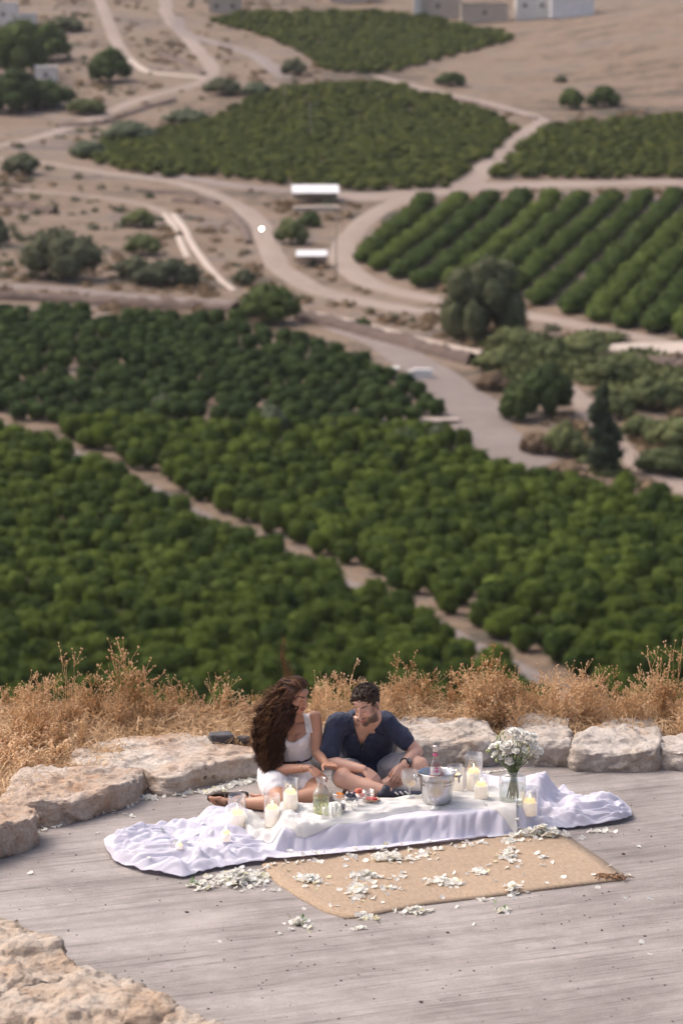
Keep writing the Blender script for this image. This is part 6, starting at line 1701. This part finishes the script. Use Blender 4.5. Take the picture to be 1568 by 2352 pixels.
# watch
BLACK = plain('watch_black', (0.02, 0.02, 0.022), 0.35, 0.1, 60); DIAL = plain('watch_dial', (0.16, 0.16, 0.17), 0.25, 0.1, 60)
wt = empty('wristwatch', wL); tag(wt, 'black wristwatch on the man\'s wrist at right', 'watch'); ax = (wL - eL).normalized(); a_, b_ = frame_from(ax); ctr = -ax * 0.022
mb = MB(); tube(mb, [ctr + (a_ * math.cos(t) + b_ * math.sin(t)) * 0.0335 for t in np.linspace(0, 2 * PI, 25)], 0.0085, 8, 0, False, 0.35, ax); link('strap', mb.mesh('strap', [BLACK]), wt)
dv = Vector((0.45, -0.8, 0.4)); dv = (dv - ax * dv.dot(ax)).normalized(); pc = ctr + dv * 0.036; mb = MB(); q, r2_ = frame_from(dv)
tube(mb, [pc - dv * 0.006, pc + dv * 0.005], 0.022, 22); cs = link('case', mb.mesh('case', [BLACK]), wt)
mb = MB(); tube(mb, [pc + dv * 0.005, pc + dv * 0.0062], 0.017, 22); link('dial', mb.mesh('dial', [DIAL]), cs)
mb = MB(); tube(mb, [pc + dv * 0.0068, pc + dv * 0.0068 + q * 0.012], 0.001, 5); tube(mb, [pc + dv * 0.0068, pc + dv * 0.0068 + r2_ * 0.009], 0.001, 5); link('hands', mb.mesh('hands', [STRIPE]), cs)
# short curly hair
def m_hair(name, c0, c1):
    t = NT(name); n = t.noise(t.coord('Object'), 26, 5); n2 = t.noise(t.coord('Object'), 160, 3)
    t.col(t.ramp(t.mix(0.5, n, n2), [(0.35, c0), (0.65, c1)])); t.set(Roughness=0.5); t.b.inputs['Specular IOR Level'].default_value = 0.25; t.lk(t.bump(n2, 0.5, 0.004), t.b.inputs['Normal']); MAT[name] = t.m; return t.m
HAIRM = m_hair('short_hair', (0.012, 0.007, 0.005), (0.050, 0.028, 0.019))
rr = np.random.default_rng(3); mb = MB(); cnt_ = 0
hdM.ell(mb, (0, -0.016, 0.046), (0.076, 0.094, 0.080))
U = rr.normal(size=(1500, 3)); U /= np.linalg.norm(U, axis=1)[:, None]
def hairline(x, y): return 0.078 - 0.012 * (abs(x) / 0.07) if y > 0.058 else (0.045 if y > 0.035 else (0.012 if y > -0.02 else -0.055))
for u in U:
    p = np.array([0, -0.014, 0.038]) + u * np.array([0.077, 0.096, 0.085])
    if p[2] < hairline(p[0], p[1]): continue
    top = sst(0.03, 0.09, p[2]); s_ = 0.005 + 0.0075 * top * rr.uniform(0.4, 1.3); off = u * (0.0 + 0.012 * top * rr.uniform(0.1, 1))
    hdM.ell(mb, p + off, (s_, s_, s_), 1); cnt_ += 1
V, F = remesh_arr(mb.arr(), mb.F, 0.0045, 1); L = hdM.loc(V); keep = np.array([l[2] > hairline(l[0], l[1]) - 0.004 for l in L]); F = F[keep[F].all(1)]
link('hair', mesh_np('hair', V, F, [HAIRM]), man)
mb = MB()
for k in range(320):
    u = U[k * 4]; p = np.array([0, -0.014, 0.045]) + u * np.array([0.078, 0.096, 0.09])
    if p[2] < 0.055: continue
    a = rr.uniform(0, 6.28); pts = []
    for i in range(7):
        t = i / 6; pts.append(hdM.w(*(p + u * (0.004 + 0.012 * math.sin(t * 2.8)) + 0.009 * np.array([math.cos(a + 4 * t), math.sin(a + 4 * t), 0.4 * math.sin(a + 3 * t)]))))
    tube(mb, pts, [0.0030] * 6 + [0.001], 4)
link('curls', mb.mesh('curls', [HAIRM]), man)
for ch in man.children: 
    ch.location = ch.location - man_c
# ------------------------------------------------------------------ the woman
wom = empty('person', (-0.39, 19.75, 0)); tag(wom, 'smiling woman in white top and shorts with long curly windblown brown hair', 'person', 'couple on the terrace')
wom_c = Vector(wom.location)
sR, sL = pw(1046, 2712, 19.78), pw(1180, 2690, 19.72); latW = sL - sR; latW.z *= 0.5
neck = pw(1114, 2698, 19.74); hdW = Head(pw(1103, 2614, 19.68), (0.80, -0.54, -0.20), -0.05, 0.99)
pel = Vector((-0.385, 19.86, 0.12)); mbB = MB()
wst = pw(1094, 2846, 19.80)
secW = [(pel + Vector((0, 0, -0.09)), 0.15, 0.125), (pel, 0.172, 0.135), (wst, 0.118, 0.092), (pw(1100, 2775, 19.765), 0.128, 0.105), (pw(1110, 2728, 19.75), 0.118, 0.085), (neck + Vector((0, 0, -0.005)), 0.056, 0.05)]
stack(mbB, secW, latW)
for X_, Y_ in ((1068, 2780), (1126, 2772)):
    c = pw(X_, Y_, 19.685); V, F = ico(3); mbB.add(V * np.array([0.052, 0.05, 0.055]) + np.array(c), F)
rod(mbB, [neck + Vector((0, 0.02, -0.04)), hdW.w(0, -0.028, -0.105), hdW.w(0, -0.022, -0.03)], [0.050, 0.044, 0.042])
for s_ in (sR, sL): rod(mbB, [hdW.w(0, -0.03, -0.11), neck.lerp(s_, 0.4) + Vector((0, 0.015, 0.0)), s_ + Vector((0, 0.01, 0))], [0.028, 0.036, 0.040])
hdW.build(mbB, True)
eR, wR = pw(1036, 2886, 19.62), pw(1160, 2880, 19.47); eL, wL = pw(1188, 2822, 19.66), pw(1222, 2862, 19.50)
rod(mbB, [sR, sR.lerp(eR, 0.5), eR], [0.046, 0.040, 0.036]); rod(mbB, [eR, eR.lerp(wR, 0.35), wR], [0.037, 0.036, 0.023])
rod(mbB, [sL, sL.lerp(eL, 0.5) + Vector((0.004, 0, 0)), eL], [0.047, 0.042, 0.036]); rod(mbB, [eL, eL.lerp(wL, 0.4), wL], [0.037, 0.034, 0.023])
tR = pw(1222, 2924, 19.42); tL = pw(1252, 2872, 19.38)
hand(mbB, wR, tR - wR, (0.35, -0.45, 0.8), 1, 0.14, (0.14, 0.16, 0.18, 0.22), 0.92, 0.6)
hand(mbB, wL, tL - wL, (0.2, -0.5, 0.8), -1, 0.16, (-0.05, 0.0, 0.05, 0.1), 0.9, 0.7)
hR, hL = pel + Vector((-0.08, -0.03, -0.01)), pel + Vector((0.08, -0.03, -0.005))
kR, aR = pw(1048, 3012, 19.34), pw(900, 3012, 19.42); kL, aL = pw(1200, 2972, 19.43), pw(1046, 3005, 19.50)
for h_, k_, a_ in ((hR, kR, aR), (hL, kL, aL)):
    rod(mbB, [h_, h_.lerp(k_, 0.5) + Vector((0, 0, 0.018)), k_], [0.095, 0.078, 0.056]); rod(mbB, [k_, k_.lerp(a_, 0.3), k_.lerp(a_, 0.65), a_], [0.054, 0.054, 0.042, 0.030])
# foot lying on its side, sole turned back
def bare_foot(mb, an, L, S, k=1.0):
    L = Vector(L).normalized(); S = Vector(S); S = (S - L * S.dot(L)).normalized(); Wd = L.cross(S)
    rod(mb, [an - L * 0.03 * k + S * 0.035 * k, an + S * 0.03 * k + L * 0.02 * k], [0.03 * k, 0.032 * k], 14, 3)
    for q, r_ in ((-0.018, 0.023), (0.0, 0.025), (0.02, 0.024)):
        rod(mb, [an, an + L * 0.07 * k + Wd * q * 0.8 * k + S * 0.008 * k, an + L * 0.135 * k + Wd * q * 1.25 * k + S * 0.028 * k], [0.030 * k, 0.026 * k, 0.018 * k], 12, 4)
    for i, (q, l_, r_) in enumerate(((-0.033, 0.195, 0.0135), (-0.012, 0.195, 0.0095), (0.004, 0.187, 0.009), (0.018, 0.177, 0.0085), (0.031, 0.165, 0.008))):
        b = an + L * 0.13 * k + Wd * q * k + S * 0.03 * k; t_ = an + L * l_ * k + Wd * q * 1.1 * k + S * 0.037 * k
        rod(mb, [b, b.lerp(t_, 0.55) - S * 0.006 * k, t_], [r_ * 1.1 * k, r_ * k, r_ * 0.95 * k], 9, 3)
    return L, S, Wd
Lf, Sf, Wf = bare_foot(mbB, aR, pw(778, 3022, 19.40) - aR, (0.0, 0.80, 0.55))
bare_foot(mbB, aL, (-0.9, 0.35, -0.1), (0.0, 0.5, 0.8))
me = body_mesh(mbB, hdW, SK_W, (0.42, 0.10, 0.09), (0.035, 0.02, 0.014), None)
bodyW = link('body', me, wom); bB = bvh_of(bodyW)
# teeth of the smile
mb = MB(); hdW.ell(mb, (0, 0.0985, -0.0575), (0.0135, 0.0055, 0.0028), 2); link('teeth', mb.mesh('teeth', [plain('teeth_white', (0.78, 0.75, 0.70), 0.3, 0.03, 50)]), wom)
# top
mb = MB(); stack(mb, [(wst + Vector((0, 0, -0.02)), 0.12, 0.095)] + secW[2:5] + [(neck + Vector((0, 0, -0.012)), 0.07, 0.06)], latW, 0.010)
for X_, Y_ in ((1068, 2780), (1126, 2772)):
    c = pw(X_, Y_, 19.683); V, F = ico(3); mb.add(V * np.array([0.060, 0.060, 0.064]) + np.array(c), F)
CUT1 = [R1(*p) for p in [(850, 900), (1120, 930), (1172, 960), (1192, 1060), (1208, 1190), (1160, 1232), (1070, 1280), (1005, 1278), (972, 1245), (940, 1170), (850, 1150)]]
CUT2 = [R1(*p) for p in [(1215, 860), (1236, 960), (1268, 1105), (1250, 1150), (1500, 1200), (1500, 800)]]
CUTB = [R1(*p) for p in [(700, 800), (1600, 800), (1600, 1060), (1268, 1080), (1192, 1060), (700, 1100)]]
def cutW(V, N):
    x, y = proj(V); fr = N[:, 1] < 0.30
    strap = inpoly_np([R1(*p) for p in [(1130, 880), (1225, 880), (1268, 1110), (1190, 1110)]], x, y)
    return (inpoly_np(CUT1, x, y) & fr) | inpoly_np(CUT2, x, y) | (~fr & inpoly_np(CUTB, x, y) & ~strap)
topg = garment('tank_top', mb, WHITES, wom, 0.005, 0.004, 11.0, cutW, (1.6, 1.6, 0.8), 5.0)
def bvh_nohead(o, hd, r_=0.135):
    V = [v.co.copy() for v in o.data.vertices]; far = np.linalg.norm(hd.loc(np.array([v[:] for v in V])), axis=1) > r_
    return BVHTree.FromPolygons(V, [tuple(p.vertices) for p in o.data.polygons if all(far[i] for i in p.vertices)])
bN = bvh_nohead(bodyW, hdW)
CEN = [(1236, 1170), (1226, 1110), (1214, 1040), (1200, 970), (1188, 915)]; G = []
for (X_, Y_) in resample(CEN, 12):
    row = []
    for k in range(7):
        h = hitpx(bN, *R1(X_ + (k - 3) * 12, Y_), 0.006); row.append(h)
    if all(h is not None for h in row) and max(h.y for h in row) - min(h.y for h in row) < 0.08: G.append(row)
if len(G) > 2:
    n = len(G); d3 = Vector((0, 0.012, -0.004)); V = [h for g in G for h in g]; V += [h + d3 for h in V]; N_ = n * 7
    F = [(i * 7 + k, i * 7 + k + 1, (i + 1) * 7 + k + 1, (i + 1) * 7 + k) for i in range(n - 1) for k in range(6)]
    F += [(i * 7 + q, (i + 1) * 7 + q, (i + 1) * 7 + q + N_, i * 7 + q + N_) for i in range(n - 1) for q in (0, 6)]
    mb = MB(); mb.add(V, F); link('shoulder_strap', mb.mesh('shoulder_strap', [WHITES]), topg)
mb = MB(); P = []
for (x, y) in resample(CUT1[2:10], 40):
    h = hitpx(bN, x, y, 0.005)
    if h is not None: P.append(h)
if len(P) > 3:
    tube(mb, P, 0.0055, 6); link('neckline_hem', mb.mesh('neckline_hem', [WHITES]), topg)
# shorts
mb = MB(); stack(mb, [(pel + Vector((0, 0, -0.095)), 0.165, 0.14), (pel, 0.182, 0.145), (wst + Vector((0, 0, -0.01)), 0.124, 0.098)], latW, 0.008)
rod(mb, [hR, hR.lerp(kR, 0.4) + Vector((-0.01, 0, 0.03)), hR.lerp(kR, 0.60) + Vector((-0.01, 0, 0.03))], [0.112, 0.108, 0.106]); rod(mb, [hL, hL.lerp(kL, 0.35) + Vector((0, 0, 0.025)), hL.lerp(kL, 0.58) + Vector((0, 0, 0.022))], [0.110, 0.102, 0.097])
shw = garment('shorts', mb, WHITES, wom, 0.006, 0.007, 9.0, None, (1, 1, 1), 1.0)
mb = MB(); n = 40
def belt_pt(t, dz): 
    a = latW.normalized(); b = Vector((0, 0, 1)).cross(a); return wst + Vector((0, 0, dz)) + a * (0.143 * math.cos(t)) + b * (0.119 * math.sin(t))
V = [belt_pt(2 * PI * i / n, dz) * 1.0 for dz in (-0.009, 0.009) for i in range(n)]
mb.add(V, [(i, (i + 1) % n, (i + 1) % n + n, i + n) for i in range(n)]); bo = link('belt', mb.mesh('belt', [plain('belt_leather', (0.03, 0.024, 0.022), 0.4)]), wom); md = bo.modifiers.new('t', 'SOLIDIFY'); md.thickness = 0.004
GOLD = plain('gold', (0.75, 0.52, 0.28), 0.3, 0.05, 50, 0, 0.003, 1.0)
a = latW.normalized(); b = Vector((0, 0, 1)).cross(a); t0 = -PI / 2 + 0.35; c = wst + a * (0.146 * math.cos(t0)) + b * (0.122 * math.sin(t0)); mb = MB()
tube(mb, [c + a * x + Vector((0, 0, z)) for x, z in ((-0.014, -0.011), (0.014, -0.011), (0.014, 0.011), (-0.014, 0.011), (-0.014, -0.011))], 0.0022, 5); link('buckle', mb.mesh('buckle', [GOLD]), bo)
ax = (wR - eR).normalized(); a_, b_ = frame_from(ax); ctr = wR - ax * 0.05; mb = MB(); tube(mb, [ctr + (a_ * math.cos(t) + b_ * math.sin(t)) * 0.031 for t in np.linspace(0, 2 * PI, 25)], 0.0018, 6, 0, False)
o = link('bracelet', mb.mesh('bracelet', [GOLD])); tag(o, 'thin gold bracelet on the woman\'s forearm', 'bracelet')
# sandal
SAND = plain('sandal_leather', (0.045, 0.028, 0.022), 0.6, 0.3, 40)
sn = empty('sandal', aR); tag(sn, 'dark leather thong sandal on the woman\'s outstretched foot', 'sandal')
mb = MB(); V = []; prof = [(-0.065, 0.010, 0.016), (-0.05, 0.028, 0.0), (0.0, 0.033, 0.0), (0.06, 0.035, 0.0), (0.12, 0.045, 0.0), (0.165, 0.047, 0.0), (0.20, 0.034, 0.004), (0.215, 0.012, 0.01)]
for dz in (0.058, 0.072):
    for l_, w_, _ in prof: V += [Lf * l_ + Wf * (-w_ - 0.003) + Sf * dz, Lf * l_ + Wf * (w_ - 0.003) + Sf * dz]
n = len(prof); F = [(2 * i, 2 * i + 1, 2 * i + 3, 2 * i + 2) for i in range(n - 1)] + [(2 * n + 2 * i + 2, 2 * n + 2 * i + 3, 2 * n + 2 * i + 1, 2 * n + 2 * i) for i in range(n - 1)]
F += [(2 * i, 2 * i + 2, 2 * n + 2 * i + 2, 2 * n + 2 * i) for i in range(n - 1)] + [(2 * i + 3, 2 * i + 1, 2 * n + 2 * i + 1, 2 * n + 2 * i + 3) for i in range(n - 1)] + [(0, 2 * n, 2 * n + 1, 1), (2 * n - 2, 2 * n - 1, 4 * n - 1, 4 * n - 2)]
mb.add(V, F); link('sole', mb.mesh('sole', [SAND], False), sn)
def strap(pts, r_=0.0055):
    mb = MB(); tube(mb, catmull(pts, 5), r_, 6, 0, True, 0.5); link('strap', mb.mesh('strap', [SAND]), sn)
s3 = lambda l_, w_, z_: Lf * l_ + Wf * w_ + Sf * z_
strap([s3(0.155, -0.022, 0.055), s3(0.15, -0.022, 0.0), s3(0.10, -0.015, -0.022), s3(0.03, 0.0, -0.036)]); strap([s3(0.10, -0.045, 0.055), s3(0.09, -0.03, -0.01), s3(0.085, 0.0, -0.032), s3(0.09, 0.03, -0.016), s3(0.10, 0.045, 0.055)])
strap([s3(-0.02, -0.038, 0.03), s3(0.02, -0.032, -0.015), s3(0.03, 0, -0.038), s3(0.02, 0.034, -0.012), s3(-0.02, 0.036, 0.03)]); strap([s3(0.03, 0.01, -0.04), s3(0.05, 0.035, -0.055), s3(0.035, 0.06, -0.05)], 0.004)

# long curly hair in the wind
HAIRW = m_hair('long_hair', (0.022, 0.011, 0.008), (0.100, 0.046, 0.028)); HAIRL = m_hair('hair_lit_ombre', (0.10, 0.048, 0.022), (0.32, 0.165, 0.078))  # lighter hair: brown ombre with the warm light from the left put into its colour
rr = np.random.default_rng(17)
# left and right limits of the hair curtain (photo pixels)
LV = [2560, 2600, 2650, 2700, 2750, 2800, 2850, 2880, 2912]
LX = [1064, 1018, 982, 964, 958, 960, 968, 984, 1000]; RX = [1118, 1122, 1108, 1098, 1062, 1056, 1050, 1036, 1016]
mb = MB(); pts = []; rad = []
for y_, a, b in zip(LV, LX, RX):
    pts.append(pw((a + b) / 2 + 6, y_ + 4, 19.66 + (0.02 if y_ < 2640 else -0.01))); rad.append(max(0.02, (b - a) / 2 / 549 * 0.80))
rod(mb, pts, rad, 18, 4, 0.55, Vector((0, 1, 0)))
hdW.ell(mb, (0, -0.022, 0.048), (0.085, 0.100, 0.090))
V, F = remesh_arr(mb.arr(), mb.F, 0.008, 2)
L = hdW.loc(V); face = (L[:, 1] > 0.045) & (L[:, 2] < 0.085) & (L[:, 2] > -0.13) & (np.abs(L[:, 0]) < 0.075); F = F[(~face)[F].all(1)]
for i, p in enumerate(V): V[i] = p + (0.016 if L[i][2] < -0.05 else 0.004) * np.array(noise.noise_vector(Vector((p[0] * 14, p[1] * 14, p[2] * 7))))
link('hair', mesh_np('hair', V, F, [HAIRW]), wom)
def strand(path, amp, wl, r0, r1, ph, grow=True):
    P = resample([tuple(p) for p in catmull(path, 6)], 46); out = []; s = 0.0
    for i, p in enumerate(P):
        if i: s += np.linalg.norm(P[i] - P[i - 1])
        d = Vector(P[min(i + 1, 45)] - P[max(i - 1, 0)]); a, b = frame_from(d if d.length > 1e-6 else Vector((0, 0, 1)), Vector((0, 1, 0))); t = i / 45
        A = amp * (0.1 + 0.9 * min(1, t * 1.8) if grow else 1); w_ = 2 * PI * s / wl + ph
        out.append(Vector(p) + a * A * math.cos(w_) + b * A * math.sin(w_))
    return out, [r0 + (r1 - r0) * i / 45 for i in range(46)]
mbd, mbl = MB(), MB()
def curtain(u, i0, m_, dep):
    out = []; du = 0.0
    for i in range(i0, m_):
        uu = np.clip(u + rr.normal(0, 0.05), -0.05, 1.03); out.append(pw(LX[i] + (RX[i] - LX[i]) * uu + rr.normal(0, 3), LV[i] + rr.normal(0, 6), 19.64 + dep * min(1, i / 3)))
    return out
def lock(path, amp, wl, r0, nfine, light):
    ph = rr.uniform(0, 6.28); P, R_ = strand(path, amp, wl, r0, r0 * 0.35, ph); tube(mbl if light else mbd, P, R_, 5, 0, False)
    for _ in range(nfine):
        off = Vector(rr.normal(0, 0.008, 3)); P, R_ = strand([p + off * (0.3 + 0.7 * i / len(path)) for i, p in enumerate(path)], amp * rr.uniform(0.8, 1.3), wl * rr.uniform(0.95, 1.05), 0.0015, 0.0008, ph + rr.normal(0, 0.35))
        tube(mbl if rr.uniform() < (0.75 if light else 0.12) else mbd, P, R_, 3, 0, False)
for k in range(150):
    u = rr.uniform(0, 1)
    while True:
        q = rr.normal(size=3); q /= np.linalg.norm(q); rp = np.array([0, -0.018, 0.04]) + q * np.array([0.083, 0.099, 0.087])
        if rp[2] > -0.03 and not (rp[1] > 0.05 and rp[2] < 0.085): break
    end = rr.uniform(0.5, 1.0) ** 0.6; m_ = max(5, int(round(len(LV) * end))); path = [hdW.w(*rp)] + curtain(u, 2 if rp[2] < 0.09 else 1, m_, rr.uniform(-0.06, 0.05))
    lock(path, rr.uniform(0.010, 0.018), rr.uniform(0.085, 0.125), rr.uniform(0.0030, 0.0045), 11, u < 0.45 and rr.uniform() < 0.6)
for k in range(110):      # hair combed from the parting over the ear, framing the face
    f_ = rr.uniform(0, 1); x0 = rr.uniform(-0.02, 0.06)
    path = [hdW.w(x0, 0.066 - 0.05 * f_, 0.108 - 0.012 * abs(x0) / 0.05), hdW.w(0.058 + 0.012 * f_, 0.056 - 0.05 * f_, 0.080), hdW.w(0.083, 0.040 - 0.05 * f_, 0.030), hdW.w(0.088, 0.030 - 0.055 * f_, -0.030), hdW.w(0.084, 0.015 - 0.055 * f_, -0.085)] + curtain(rr.uniform(0.55, 1.0), 3, int(rr.integers(6, 9)), rr.uniform(-0.07, -0.02))
    lock(path, rr.uniform(0.003, 0.010), rr.uniform(0.08, 0.13), rr.uniform(0.004, 0.0065), 2, False)
for k in range(120):      # hair combed back over the crown
    x0 = rr.uniform(-0.06, 0.075); y0 = rr.uniform(0.03, 0.075); zt = 0.142 - 0.5 * x0 * x0 / 0.08
    path = [hdW.w(x0 * 0.9, y0, 0.112 - 0.35 * abs(x0)), hdW.w(x0, 0.02, zt), hdW.w(x0 * 1.05, -0.05, zt - 0.012), hdW.w(x0, -0.105, 0.075)] + curtain(rr.uniform(0.0, 0.7), 2, int(rr.integers(4, 8)), rr.uniform(-0.04, 0.05))
    lock(path, rr.uniform(0.003, 0.010), rr.uniform(0.08, 0.13), rr.uniform(0.003, 0.0048), 3, rr.uniform() < 0.12)
for k in range(150):      # frizz blown to the left
    y0 = rr.uniform(2575, 2800); i = np.interp(y0, LV, LX); s = pw(i + rr.uniform(5, 50), y0, 19.66); ln = rr.uniform(15, 70) * (1.3 if 2640 < y0 < 2710 else 0.55)
    path = [s, pw(i - ln * 0.3, y0 - ln * 0.12 + rr.normal(0, 5), 19.66 + rr.normal(0, 0.03)), pw(i - ln * 0.7, y0 + rr.normal(-3, 8), 19.66 + rr.normal(0, 0.05)), pw(i - ln, y0 + rr.normal(-4, 11), 19.66 + rr.normal(0, 0.06))]
    P, R_ = strand(path, rr.uniform(0.002, 0.006), rr.uniform(0.06, 0.12), 0.0016, 0.0006, rr.uniform(0, 6.28), False); tube(mbl, P, R_, 3, 0, False)
for k in range(52):       # lock blown straight up
    s = pw(1090 + rr.normal(0, 16), 2556 + rr.normal(0, 4), 19.70 + rr.normal(0, 0.02)); h_ = rr.uniform(0.3, 1.0) ** 0.8; w_ = rr.normal(0, 1)
    wob = lambda y_: 6 * math.sin(y_ * 0.045 + 0.6)
    path = [s] + [pw(1074 + (1054 - 1074) * t * h_ + wob(2545 - 165 * t * h_) + w_ * (13 - 9 * t), 2545 - 168 * t * h_ - 4, 19.70 + rr.normal(0, 0.008)) for t in (0.15, 0.35, 0.55, 0.78, 1.0)]
    P, R_ = strand(path, rr.uniform(0.001, 0.004), rr.uniform(0.08, 0.14), 0.0010, 0.0005, rr.uniform(0, 6.28), False); tube(mbl, P, R_, 3, 0, False)
for k in range(26):       # loose tips at the bottom and along the chest
    x0 = rr.uniform(985, 1050); y0 = rr.uniform(2850, 2895); path = [pw(x0, y0 - 40, 19.6), pw(x0 + rr.normal(0, 6), y0, 19.59), pw(x0 + rr.normal(6, 10), y0 + 25, 19.58)]
    P, R_ = strand(path, 0.007, 0.04, 0.0016, 0.0006, rr.uniform(0, 6.28)); tube(mbd, P, R_, 3, 0, False)
link('curls', mbd.mesh('curls', [HAIRW]), wom); link('windblown_locks', mbl.mesh('windblown_locks', [HAIRL]), wom)
for ch in wom.children: ch.location = ch.location - wom_c

# ------------------------------------------------------------------ thin evening haze over the valley
t = NT('haze_air'); t.n.remove(t.b); pv_ = t.node('ShaderNodeVolumePrincipled'); pv_.inputs['Color'].default_value = (0.86, 0.86, 0.90, 1); pv_.inputs['Density'].default_value = 0.00005; t.lk(pv_.outputs[0], t.out.inputs['Volume'])
mb = MB(); box(mb, (0, 1290, 140), (1600, 2800, 390)); hz = link('haze', mb.mesh('haze', [t.m], False)); tag(hz, 'thin pale evening haze filling the valley air', 'haze', kind='stuff')
